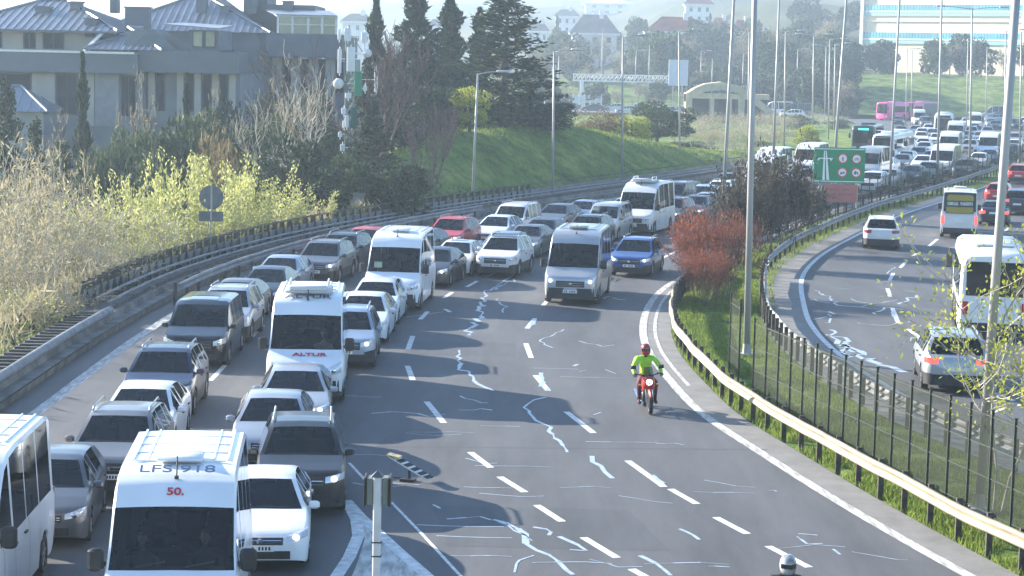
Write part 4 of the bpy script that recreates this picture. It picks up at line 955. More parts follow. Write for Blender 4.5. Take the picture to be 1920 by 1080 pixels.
def twigs(seed, h, spread=.5, up=.5, levels=4, kids=(5, 4, 4, 3), stems=1, r0=.09, minr=.012, wander=.18):
    """bare branching skeleton"""
    g = random.Random(seed); mb = MB(); ends = []
    def br(p, d, ln, r_, lv):
        pts = [p]; n = 4
        for i in range(n):
            d = (d+Vector((g.gauss(0, wander), g.gauss(0, wander), g.gauss(0, wander)+.07*up))).normalized(); pts.append(pts[-1]+d*ln/n)
        mb.tube(pts, [max(minr, r_*(1-.75*i/n)) for i in range(n+1)], 3 if lv > 0 else 5, caps=False)
        if lv >= levels-1: ends.append((pts[-1], d)); ends.append((pts[2], d)); return
        for k in range(kids[lv]):
            t = g.uniform(.35, 1.0); i = min(n-1, int(t*n)); q = pts[i]+(pts[i+1]-pts[i])*(t*n-i)
            o = Vector((g.gauss(0, 1), g.gauss(0, 1), g.gauss(0, .5)+up)).normalized()
            br(q, (d*(1-spread)+o*spread).normalized(), ln*g.uniform(.45, .72), r_*.5, lv+1)
    for s in range(stems):
        a = g.uniform(0, 6.28); br(Vector((math.cos(a)*.15*stems**.5*g.random()*2, math.sin(a)*.15*stems**.5*g.random()*2, 0)), Vector((math.cos(a)*.28*(stems > 1), math.sin(a)*.28*(stems > 1), 1)).normalized(), h*g.uniform(.42, .55)*(1.25 if stems > 1 else 1), r0, 0)
    return mb, ends
TP = {}
def mk_cypress(seed, lm='dark'):
    g = np.random.default_rng(seed); t = MB(); t.tube([(0, 0, -.5), (0, 0, 3), (.05, 0, 9.2)], [.16, .12, .02], 6)
    z = g.uniform(.6, 10, 3000)**1.0; rad = .95*np.clip((z-.3)/1.5, 0, 1)**.5*np.clip((10.1-z)/6.5, 0, 1)**.7*(.8+.3*np.sin(z*3.1+seed)); a = g.uniform(0, 6.283, 3000); q = g.uniform(.5, 1.12, 3000)
    rad = rad*(1+.22*np.sin(a*3+z*1.3)); P = np.stack([np.cos(a)*rad*q, np.sin(a)*rad*q, z], 1); D = np.stack([np.cos(a)*.35, np.sin(a)*.35, np.ones(3000)], 1)
    V, F = cards(P, D, .42, .16, seed); return tree_root('cypress_tree', t, V, F, LM[lm], BARK)
def mk_cedar(seed):
    g = np.random.default_rng(seed); t = MB(); t.tube([(0, 0, -.5), (0, 0, 4), (.1, 0, 11.5)], [.28, .2, .03], 7); Ps = []; Ds = []
    for k in range(115):
        z = 0.4+11.2*(k/115)**.95; ln = 3.1*(1-z/12.4)**.85*g.uniform(.5, 1.15)+.25; a = g.uniform(0, 6.283); u = np.array([math.cos(a), math.sin(a), .28])
        t.tube([(0, 0, z), tuple(np.array([0, 0, z])+u*ln*.8)], [.045, .012], 3, caps=False); n = int(20+ln*20)
        q = g.uniform(.15, 1.0, n)**.8; P = np.array([0, 0, z])+u*ln*q[:, None]+g.normal(0, 1, (n, 3))*np.array([.26, .26, .20])*(.5+q[:, None]*.4); P[:, 2] -= q*q*ln*.12
        Ps.append(P); Ds.append(np.tile(u*[1, 1, .9], (n, 1)))
    V, F = cards(np.concatenate(Ps), np.concatenate(Ds), .42, .17, seed, .5); return tree_root('cedar_tree', t, V, F, LM['dark'], BARK)
def mk_round(seed, lm, name, n=4500, size=(.26, .17), h=4.0, r=2.2, blobs=16, low=.3, bark=BARK, flat=.75):
    g = np.random.default_rng(seed); t = MB(); t.tube([(0, 0, -.4), (.05, 0, h*.4), (0, .05, h*.75)], [.13, .10, .04], 6); Ps = []; Ds = []
    for k in range(blobs):
        a = g.uniform(0, 6.283); rr = r*.62*math.sqrt(g.random()); zz = h*(low+(1-low)*.80*g.random())*(1-.25*(rr/r)**2); br = g.uniform(.28, .48)*r; c = (math.cos(a)*rr, math.sin(a)*rr, zz)
        t.tube([(0, 0, h*.3), (c[0]*.5, c[1]*.5, (h*.3+zz)*.52), c], [.06, .04, .015], 4, caps=False)
        P, D = ell(g, n//blobs, c, (br, br, br*flat), .45); Ps.append(P); Ds.append(D+[0, 0, .5])
    V, F = cards(np.concatenate(Ps), np.concatenate(Ds), size[0], size[1], seed, .7); return tree_root(name, t, V, F, LM[lm], bark)
def mk_bare(seed, name, h=6.0, stems=1, bark=PALE, leaf=None, n=900, kids=(5, 4, 4, 3), spread=.5, levels=4, minr=.012, lsize=(.16, .08), up=.5, r0=.09, per=3):
    t, ends = twigs(seed, h, stems=stems, kids=kids, spread=spread, levels=levels, minr=minr, up=up, r0=r0)
    r = empty(name); t.build('trunk', bark, r)
    if leaf:
        g = np.random.default_rng(seed); P = []; D = []
        for e, d in ends:
            for _ in range(per): P.append(np.array(e)+g.normal(0, .16, 3)); D.append(np.array(d))
        V, F = cards(P, D, lsize[0], lsize[1], seed, .8); mesh_obj('crown', V, F, LM[leaf], r)
    return r
def mk_willow(seed):
    g = np.random.default_rng(seed); t = MB(); Ps = []; Ds = []
    for s in range(16):
        a = g.uniform(0, 6.283); rr = g.uniform(0, .8); le = g.uniform(.08, .30); h = g.uniform(4.5, 7.6); b = np.array([math.cos(a)*rr, math.sin(a)*rr, 0]); d = np.array([math.cos(a)*le, math.sin(a)*le, 1])
        pts = [tuple(b+d*h*q+g.normal(0, .06, 3)) for q in (0, .3, .6, 1)]; t.tube(pts, [.05, .035, .02, .008], 4, caps=False)
        n = 150; q = g.uniform(.25, 1.03, n); P = b+d*h*q[:, None]+g.normal(0, 1, (n, 3))*np.array([.20, .20, .15])*(1.25-q[:, None]*.6); Ps.append(P); Ds.append(np.tile(d*[1, 1, 1.2], (n, 1)))
    V, F = cards(np.concatenate(Ps), np.concatenate(Ds), .26, .09, seed, .35)
    r = empty('willow_shrub'); t.build('stems', PALE, r); mesh_obj('foliage', V, F, LM['willow'], r); return r
USED = set()
def copy_tree(o, parent=None):
    c = o.copy(); COL.objects.link(c); c.parent = parent
    for ch in list(o.children): copy_tree(ch, c)
    return c
PROTO = {
 'cypress1': (mk_cypress(1), 10, 2.0), 'cypress2': (mk_cypress(5), 10, 2.0), 'cedar': (mk_cedar(2), 11.8, 6.0), 'cedar2': (mk_cedar(9), 11.8, 6.0),
 'pine': (mk_round(3, 'mid', 'pine_tree', 5200, (.3, .12), 4.4, 2.6, 18, .35, flat=.5), 4.4, 5.0), 'dark': (mk_round(4, 'dark', 'evergreen_tree', 5200, (.26, .14), 4.4, 2.4, 20, .12), 4.4, 4.6),
 'olive': (mk_round(6, 'mid', 'olive_tree', 4200, (.24, .14), 4.4, 2.3, 22, .15), 4.4, 4.6), 'yellow': (mk_round(8, 'yellow', 'spring_bush', 3600, (.22, .13), 4.2, 1.8, 20, .1), 4.2, 3.6),
 'ochre': (mk_round(12, 'ochre', 'autumn_bush', 3600, (.22, .10), 3.0, 2.6, 22, .15), 3.0, 5.2), 'willow1': (mk_willow(1), 7.6, 3.2), 'willow2': (mk_willow(2), 7.6, 3.2),
 'bare1': (mk_bare(3, 'bare_tree', 7, 1, PALE, kids=(7, 5, 4, 3), up=.6), 7.0, 6.0), 'bare2': (mk_bare(14, 'bare_tree', 7, 3, PALE, kids=(5, 5, 4, 3), up=.6), 7.0, 6.0),
 'barered': (mk_bare(21, 'bare_tree', 7, 4, REDBARK, kids=(6, 5, 4, 3), up=1.1, spread=.35, minr=.015), 7.0, 4.5),
 'thicket': (mk_bare(33, 'bare_shrub', 6, 9, PALE, 'brown', kids=(4, 4, 3), levels=3, up=.8, spread=.42, r0=.04, minr=.012, per=5, lsize=(.30, .05)), 5.6, 4.0),
 'thicket2': (mk_bare(37, 'bare_shrub', 6, 10, PALE, 'brown', kids=(4, 4, 3), levels=3, up=.6, spread=.5, r0=.035, minr=.011, per=6, lsize=(.34, .05)), 5.4, 4.2),
 'thicketg': (mk_bare(39, 'budding_shrub', 6, 9, PALE, 'willow', kids=(4, 4, 3), levels=3, up=.8, spread=.42, r0=.035, minr=.011, per=4, lsize=(.18, .07)), 5.6, 4.0),
 'redbush': (mk_bare(41, 'red_bush', 2.9, 34, REDBARK, 'red', kids=(5, 5, 4), levels=3, up=.55, spread=.45, r0=.02, minr=.007, per=5, lsize=(.17, .035)), 2.7, 4.2),
 'darkbush': (mk_bare(43, 'dense_bush', 3.4, 20, BARK, 'umber', kids=(5, 5, 4), levels=3, up=.5, spread=.5, r0=.03, minr=.009, per=6, lsize=(.17, .09)), 3.2, 3.8),
 'youngtree': (mk_bare(58, 'young_tree', 5.6, 2, PALE, 'yellow', kids=(11, 7, 6), levels=3, up=.35, spread=.55, r0=.05, minr=.007, per=9, lsize=(.12, .065)), 5.6, 3.0),
 'far1': (mk_round(51, 'mid', 'leafy_tree', 2600, (.7, .5), 9, 4.6, 16, .2), 9.0, 9.0), 'far2': (mk_round(52, 'dark', 'leafy_tree', 2600, (.7, .45), 9, 4.4, 18, .15), 9.0, 9.0),
 'farbare': (mk_bare(53, 'bare_tree', 11, 1, BARK, 'brown', kids=(7, 5, 4, 3), up=.6, minr=.03, r0=.2, per=2, lsize=(.7, .08)), 10.5, 9.0),
 'farplum': (mk_round(54, 'plum', 'plum_tree', 1800, (.6, .4), 8, 3.0, 12, .2), 8.0, 6.0), 'farochre': (mk_round(55, 'ochre', 'budding_tree', 2200, (.6, .25), 9, 4.0, 14, .2), 9.0, 8.0)}
def plant(kind, px, ytop, Y, label, wpx=None, group=None, rot=None, dz=0.0, cat='tree', deep=None):
    root, ph, pw = PROTO[kind]
    if kind in USED: o = copy_tree(root)
    else: USED.add(kind); o = root
    x = PT(px, ytop, Y).x; z0 = float(terr(x, Y))+dz; h = PT(px, ytop, Y).z-z0; s = h/ph
    sw = s if wpx is None else (wpx*Y/FPX)/pw
    o.location = (x, Y, z0-.05); o.scale = (sw, sw if deep is None else deep/pw, s); o.rotation_euler = (0, 0, random.uniform(0, 6.28) if rot is None else rot)
    tag(o, label, cat, group); return o
random.seed(21)
for px, yt, Y, k, wp, lb in [
 (155, 98, 118, 'cypress1', 46, 'slender dark cypress in front of the grey house, tallest at far left'), (12, 150, 112, 'cedar', 120, 'dark conifer cut by the left edge of the photo'), (66, 222, 108, 'cedar2', 90, 'small conifer between the left edge tree and the slender cypress'),
 (115, 262, 104, 'cedar', 110, 'low bushy conifer just left of the cypress foot'), (268, 135, 128, 'farbare', 90, 'thin sparse tree against the house wall right of the cypress'), (350, 138, 128, 'cypress2', 34, 'narrow sparse cypress before the white pillars of the house'),
 (330, 192, 116, 'pine', 215, 'broad flat topped pine below the house terrace'), (215, 270, 108, 'dark', 130, 'dark round evergreen at the foot of the pine'), (425, 150, 135, 'olive', 140, 'olive green tree left of the far house columns'),
 (500, 145, 138, 'ochre', 150, 'brownish budding tree below the far conservatory'), (590, 135, 132, 'olive', 130, 'green tree left of the antenna mast'), (460, 190, 122, 'bare1', 170, 'pale bare tree in the middle of the left wood'),
 (560, 175, 116, 'bare2', 220, 'spreading bare tree with white branches left of the mast'), (540, 232, 108, 'dark', 170, 'dark rounded pine beneath the white bare branches'), (420, 235, 110, 'ochre', 180, 'brown shrubbery behind the pale willows'),
 (640, 265, 112, 'olive', 130, 'grey green bush at the foot of the antenna mast'), (610, 300, 106, 'dark', 130, 'dark bush beside the grey cabinet'), (700, 215, 118, 'cedar', 150, 'ragged conifer directly right of the antenna mast'),
 (740, 290, 112, 'dark', 170, 'low dark evergreen above the parapet right of the cabinet'), (700, 75, 128, 'barered', 170, 'tall reddish bare tree behind the mast'), (795, 205, 119, 'barered', 110, 'reddish bare sapling left of the grass slope'), (668, 190, 131, 'bare1', 120, 'bare grey tree tangled round the mast foot'),
 (706, -12, 160, 'cypress1', 66, 'thin cypress left of the thick twin cypress'), (782, -25, 158, 'cypress2', 125, 'thick dark cypress on the slope top, left of the grass'), (845, -15, 165, 'cypress1', 98, 'cypress between the thick one and the big cedar'), (845, 60, 160, 'cedar2', 110, 'small cedar at the foot of the middle cypress'),
 (950, -20, 150, 'cedar2', 250, 'largest dark cedar standing on top of the grass slope'), (900, 15, 156, 'cypress2', 70, 'dark cypress leaning against the big cedar'), (1040, 185, 152, 'dark', 120, 'round dark bush right of the big cedar'), (800, 148, 140, 'dark', 150, 'clipped dome shaped dark tree below the cypresses'), (760, 200, 132, 'dark', 120, 'dark evergreen in the shade left of the grass slope'),
 (882, 152, 140, 'yellow', 95, 'bright yellow green bush beside the lamp post and cedar'), (1128, 205, 178, 'ochre', 150, 'orange brown bush right of the grass slope crest'), (1185, 208, 186, 'yellow', 80, 'yellowish bush beside the orange brown one'),
 (1235, 183, 205, 'pine', 150, 'grey green pine left of the sandstone underpass'), (1300, 240, 220, 'thicket', 90, 'dry brown scrub below the underpass'), (1345, 245, 215, 'thicket2', 80, 'dry scrub left of the bright lamp posts'), (1390, 235, 225, 'thicket', 90, 'dry scrub between the two tall median posts'), (1440, 240, 235, 'thicket2', 90, 'dry scrub just left of the yellow bush'),
 (1515, 228, 232, 'yellow', 60, 'small yellow green bush above the green sign'), (1275, 262, 200, 'olive', 90, 'low green bush at the right end of the grass slope'), (1330, 280, 195, 'olive', 80, 'low bush on the verge above the jam')]:
    plant(k, px, yt, Y, lb, wp)
for px, yt, Y, kd, wp, lb in [(856, 215, 146, 'dark', 110, 'dark evergreen in the shade between dome tree and cedar'), (935, 170, 154, 'dark', 130, 'dark evergreen mass at the foot of the largest cedar'), (995, 175, 156, 'cedar2', 110, 'small cedar leaning on the right of the largest cedar'), (690, 120, 142, 'cedar', 110, 'dark ragged conifer behind the antenna mast'), (740, 110, 150, 'dark', 120, 'dark tree crown under the thin cypress'), (625, 215, 130, 'olive', 110, 'grey green bush left of the antenna mast'),
  (225, 222, 124, 'pine', 120, 'green pine hiding the wall just right of the slender cypress'), (300, 228, 121, 'dark', 120, 'dark evergreen under the house windows behind the flat pine'), (385, 168, 124, 'farbare', 110, 'bare brown tree before the white columns of the house'), (440, 200, 126, 'dark', 120, 'dark evergreen below the joint of the two grey houses'), (95, 215, 124, 'farbare', 100, 'bare brown tree before the stone piers left of the slender cypress'), (505, 200, 124, 'pine', 130, 'green pine below the second grey house'),
  (262, 205, 122, 'olive', 110, 'green bush against the house left of the flat pine'), (480, 205, 118, 'olive', 150, 'green bush in the middle of the left wood'), (545, 150, 130, 'farbare', 120, 'bare tree in front of the second grey house'), (400, 185, 120, 'pine', 130, 'small pine right of the broad flat topped one'), (180, 240, 112, 'olive', 110, 'bush right beside the slender cypress'), (30, 300, 100, 'olive', 120, 'dark green bush over the brown thicket at left')]:
    plant(kd, px, yt, Y, lb, wp)
k = 0
for px, yt, Y, kind, wp in [(-25, 395, 76, 'thicket', 190), (40, 375, 80, 'thicket2', 190), (95, 350, 84, 'thicket', 180), (150, 365, 82, 'thicketg', 170), (20, 470, 70, 'thicket2', 180), (100, 450, 74, 'thicket', 180), (165, 455, 77, 'thicket2', 150),
                            (-20, 530, 66, 'thicketg', 170), (70, 540, 68, 'thicket', 150), (10, 330, 92, 'thicket', 190), (70, 310, 96, 'thicket2', 190), (130, 560, 70, 'thicket2', 90), (190, 480, 80, 'thicketg', 130), (40, 590, 66, 'thicketg', 110), (225, 420, 86, 'thicketg', 150)]:
    w_ = ('at the left edge of the photo' if px < 30 else 'midway between left edge and round sign' if px < 120 else 'just left of the pale willows'); q_ = 'in the tall back rows' if yt < 400 else 'low beside the parapet' if yt > 500 else 'in the middle rows'; plant(kind, px, yt, Y, 'bare brown twiggy shrub '+q_+', '+w_, wp, 'twiggy shrubs '+q_+' '+w_, cat='shrub')
for px, yt, Y, kind, wp in [(215, 350, 88, 'thicketg', 140), (262, 325, 90, 'willow1', 130), (305, 300, 92, 'willow2', 130), (345, 283, 94, 'willow1', 120), (395, 292, 95, 'willow2', 130), (440, 288, 98, 'willow1', 120), (478, 300, 100, 'willow2', 110), (520, 335, 100, 'willow1', 120), (565, 355, 103, 'willow2', 110), (610, 370, 105, 'willow1', 90),
                            (270, 380, 84, 'thicketg', 130), (330, 370, 88, 'willow1', 120), (390, 370, 91, 'willow2', 110), (450, 372, 95, 'willow1', 110), (240, 450, 80, 'thicketg', 110), (300, 430, 84, 'willow2', 100), (660, 378, 108, 'willow2', 60)]:
    w_ = ('left of the round sign' if px < 320 else 'behind the round sign' if px < 430 else 'right of the round sign' if px < 500 else 'towards the grey cabinet'); q_ = 'tall' if yt < 345 else 'lower'; plant(kind, px, yt, Y, q_+' pale yellow green willow shrub '+w_, wp, q_+' pale willow shrubs '+w_, cat='shrub')
plant('redbush', 1350, 412, 81, 'rust red twiggy bush on the median beside the blue car', 150, cat='bush', dz=0, deep=3.8)
plant('redbush', 1322, 478, 77.5, 'lower part red twiggy bush in front of the taller rust red one', 95, cat='bush', deep=2.4)
plant('darkbush', 1455, 300, 101, 'tall dark bush on the median partly hiding the green sign', 135, cat='bush', deep=3.4)
plant('darkbush', 1395, 340, 93, 'dark bush behind the rust red one on the median', 95, cat='bush', deep=3)
plant('darkbush', 1500, 345, 108, 'dark bush at the foot of the green sign', 80, cat='bush', deep=3)
plant('bare2', 1430, 285, 104, 'bare twigs rising out of the dark median bush', 110, cat='bush')
plant('youngtree', 1885, 455, 42.5, 'young tree with yellow leaf buds in front of the white coach', 250, rot=.6)
random.seed(31)
for i in range(125):
    px = random.uniform(1000, 1930) if i < 66 else random.uniform(1325, 1615) if i < 105 else random.uniform(1000, 1330)
    if 1610 < px < 1880 and i % 3 == 0: px -= 320
    Y = random.uniform(430, 640); zt = random.uniform(50, 150) if px < 1330 else random.uniform(60, 165)
    if i >= 66: Y = random.uniform(415, 600)
    kind = random.choice(['far1', 'far2', 'farbare', 'far1', 'farbare', 'farochre', 'far2'])
    if 1600 < px: Y = random.uniform(452, 475); kind = random.choice(['farbare', 'farbare', 'far1', 'far2']); zt = random.uniform(55, 110)
    x = PT(px, zt, Y).x; z0 = float(terr(x, Y)); yb = proj((x, Y, z0))[1]
    if yb-zt < 35: zt = yb-random.uniform(40, 90)
    if 1600 < px: zt = max(zt, yb-random.uniform(60, 105))
    w_ = ' above the white gantry' if px < 1260 else ' above the sandstone underpass' if px < 1450 else ' between the thin lamp posts' if px < 1610 else ' in front of the striped building'
    plant(kind, px, zt, Y, {'far1': 'hazy green tree in the wooded background', 'far2': 'hazy dark evergreen in the wooded background', 'farbare': 'hazy leafless tree with brown twigs in the background', 'farochre': 'hazy tree in brownish bud in the background'}[kind].replace(' in the wooded background', '').replace(' in the background', '')+w_, None,
          {'far1': 'hazy green trees far off', 'far2': 'hazy evergreens far off', 'farbare': 'hazy leafless trees far off', 'farochre': 'hazy budding trees far off'}[kind]+w_)
for i in range(64):
    px = random.uniform(1005, 1600) if i < 44 else random.uniform(1440, 1600); Y = random.uniform(372, 432) if px < 1290 or px > 1470 else random.uniform(350, 420); x = PT(px, 150, Y).x; yb = proj((x, Y, float(terr(x, Y))))[1]
    if 1075 < px < 1130 and i % 2: continue
    if px > 1290 and Y < 400 and px < 1470: Y = 404
    kind = random.choice(['far1', 'far2', 'farbare', 'farbare', 'farochre', 'far1', 'far2']); lb_ = {'far1': 'grey green tree', 'far2': 'dark evergreen', 'farbare': 'leafless brown tree', 'farochre': 'tree in ochre bud'}[kind]+' in the hazy belt '+('behind the white gantry' if px < 1290 else 'behind the underpass' if px < 1470 else 'left of the far green slope')
    plant(kind, px, yb-random.uniform(30, 95)*(1 if px > 1290 else .7), Y, lb_, None, lb_)
for px, yt, Y, kd, wp, lb in [(1290, 222, 262, 'thicket', 70, 'tangled dry scrub at the left foot of the underpass'), (1325, 214, 270, 'thicket2', 80, 'taller dry scrub before the left underpass opening'), (1362, 220, 268, 'thicket', 80, 'dry scrub before the middle underpass opening'), (1398, 216, 280, 'thicket2', 80, 'dry scrub before the right end of the underpass'), (1432, 214, 285, 'thicket', 80, 'dry scrub right of the underpass'), (1466, 218, 290, 'thicket2', 80, 'dry scrub between underpass and yellow bush'), (1500, 210, 300, 'olive', 70, 'grey green bush above the yellow bush'), (1545, 214, 310, 'thicket', 70, 'dry scrub right of the yellow bush'), (1575, 220, 300, 'olive', 60, 'grey green bush left of the dark city bus'),
  (1310, 262, 232, 'olive', 80, 'grey green bush amid the dry scrub'), (1372, 268, 228, 'thicket2', 90, 'low dry scrub on the verge left of the thick median post'), (1425, 262, 240, 'olive', 70, 'grey green bush on the verge right of the thick median post'), (1480, 255, 245, 'thicket', 80, 'low dry scrub left of the green sign')]:
    plant(kd, px, yt, Y, lb, wp)
plant('farplum', 1432, 112, 440, 'plum coloured tree behind the tall median lamp posts', 70)
for px, yt, Y, wp in [(1140, 38, 640, 20), (1162, 60, 600, 26), (1332, 25, 640, 16), (1215, 88, 500, 60), (1045, 30, 620, 22)]: plant('cypress2', px, yt, Y, 'far hazy cypress among the red roofed houses', wp, 'far cypresses among the houses')
for i in range(34):
    px = random.uniform(-20, 1050); Y = random.uniform(300, 620)
    yb = proj((PT(px, 50, Y).x, Y, float(terr(PT(px, 50, Y).x, Y))))[1]; plant(random.choice(['far1', 'far2', 'far1']), px, yb-random.uniform(30, 70), Y, 'hazy tree beyond the houses in the left background', None, 'hazy trees beyond the left houses')
for k_, v_ in PROTO.items():
    if k_ not in USED: print('unused', k_)
# ground cover
def scatter(n, fx, fy, seed, name, lm, ln, wd, zh=.25, jit=.35, up=1.0):
    g = np.random.default_rng(seed); y = fy(g, n); x = fx(g, y); z = terr(x, y)
    clump = (np.sin(x*2.3+np.sin(y*1.7))+np.sin(y*1.9+x*.7)) > -1.1
    x, y, z = x[clump], y[clump], z[clump]; z = np.maximum(z, -50)
    P = np.stack([x, y, z+ln*.35*g.uniform(.2, zh/.25, len(x))], 1); D = np.tile([0, 0, up], (len(x), 1)).astype(float)
    V, F = cards(P, D, ln, wd, seed, jit); o = mesh_obj(name, V, F, LM[lm]); tag(o, kind='stuff'); return o
scatter(52000, lambda g, y: (XR(y)+1.25)+(GR(y)-.3-XR(y)-1.25)*g.random(len(y)), lambda g, n: 30+(g.random(n)**1.4)*75, 1, 'grass', 'grass', .20, .022)
scatter(9000, lambda g, y: (XR(y)+1.0)+g.random(len(y))*.7, lambda g, n: 30+g.random(n)*60, 5, 'weeds', 'grass', .28, .03)
scatter(9000, lambda g, y: GR(y)-.9+g.random(len(y))*1.3, lambda g, n: 76+g.random(n)*70, 6, 'weeds', 'grass', .24, .035, .45)
scatter(26000, lambda g, y: XL(y)-3-g.random(len(y))**.8*17, lambda g, n: 112+g.random(n)*95, 2, 'grass', 'grass', .34, .05)
scatter(26000, lambda g, y: XL(y)-2.9-g.random(len(y))*16, lambda g, n: 48+g.random(n)*62, 3, 'undergrowth', 'brown', .9, .06, 1.2, .6)
scatter(16000, lambda g, y: XL(y)-2.9-g.random(len(y))*22, lambda g, n: 45+g.random(n)*80, 4, 'undergrowth', 'mid', .5, .2, 1.0, .8)
# ------------------------------------------------------------------ buildings
ROOFM = mat('standing_seam_metal', (.22, .235, .26), .42, .45, var=.12, vscale=.6); FASC = mat('dark_fascia', (.115, .13, .155), .6, var=.1, vscale=.5)
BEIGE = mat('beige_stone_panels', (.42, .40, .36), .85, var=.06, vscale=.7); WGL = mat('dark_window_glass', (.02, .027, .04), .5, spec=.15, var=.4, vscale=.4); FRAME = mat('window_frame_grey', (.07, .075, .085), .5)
WHITET = mat('white_trim', (.72, .72, .70), .6, var=.06); GREENG = mat('greenish_glass', (.16, .22, .15), .2, coat=1.0, var=.25, vscale=.5)
def hiproof(mb, x0, x1, y0, y1, z0, z1, ins, seam=.55, m=0, ms=0):
    """hip roof with raised seams running up its slopes"""
    rx0, rx1 = x0+ins, x1-ins; ym = (y0+y1)/2
    A = [(x0, y0, z0), (x1, y0, z0), (x1, y1, z0), (x0, y1, z0), (rx0, ym, z1), (rx1, ym, z1)]
    mb.add(A, [(0, 1, 5, 4), (1, 2, 5), (2, 3, 4, 5), (3, 0, 4), (3, 2, 1, 0)], m)
    def seamline(p, q):
        p, q = Vector(p), Vector(q); t = q-p
        if t.length < .3: return
        mb.tube([p+Vector((0, 0, .03)), q+Vector((0, 0, .03))], .045, 4, ms)
    x = x0+seam
    while x < x1:
        f = 1 if rx0 <= x <= rx1 else ((x-x0)/ins if x < rx0 else (x1-x)/ins)
        seamline((x, y0, z0), (x, y0+(ym-y0)*f, z0+(z1-z0)*f)); x += seam
    y = y0+seam
    while y < y1:
        f = 1-abs(y-ym)/(ym-y0); seamline((x0, y, z0), (x0+ins*f, y, z0+(z1-z0)*f)); seamline((x1, y, z0), (x1-ins*f, y, z0+(z1-z0)*f)); y += seam
    for a, b in ((0, 4), (1, 5), (4, 5)): mb.tube([Vector(A[a])+Vector((0, 0, .06)), Vector(A[b])+Vector((0, 0, .06))], .09, 5, ms)
def window(root, x0, x1, z0, z1, y, mull=1, g=WGL, fm=FRAME):
    mb = MB(); t = .07; mb.box(x0, x1, y-.05, y+.02, z0, z0+t); mb.box(x0, x1, y-.05, y+.02, z1-t, z1); mb.box(x0, x0+t, y-.05, y+.02, z0+t, z1-t); mb.box(x1-t, x1, y-.05, y+.02, z0+t, z1-t)
    for k in range(mull): xc = x0+(x1-x0)*(k+1)/(mull+1); mb.box(xc-.03, xc+.03, y-.05, y+.02, z0+t, z1-t)
    o = mb.build('window', fm, root); m2 = MB(); m2.box(x0+t, x1-t, y-.01, y+.015, z0+t, z1-t); m2.build('pane', g, o)
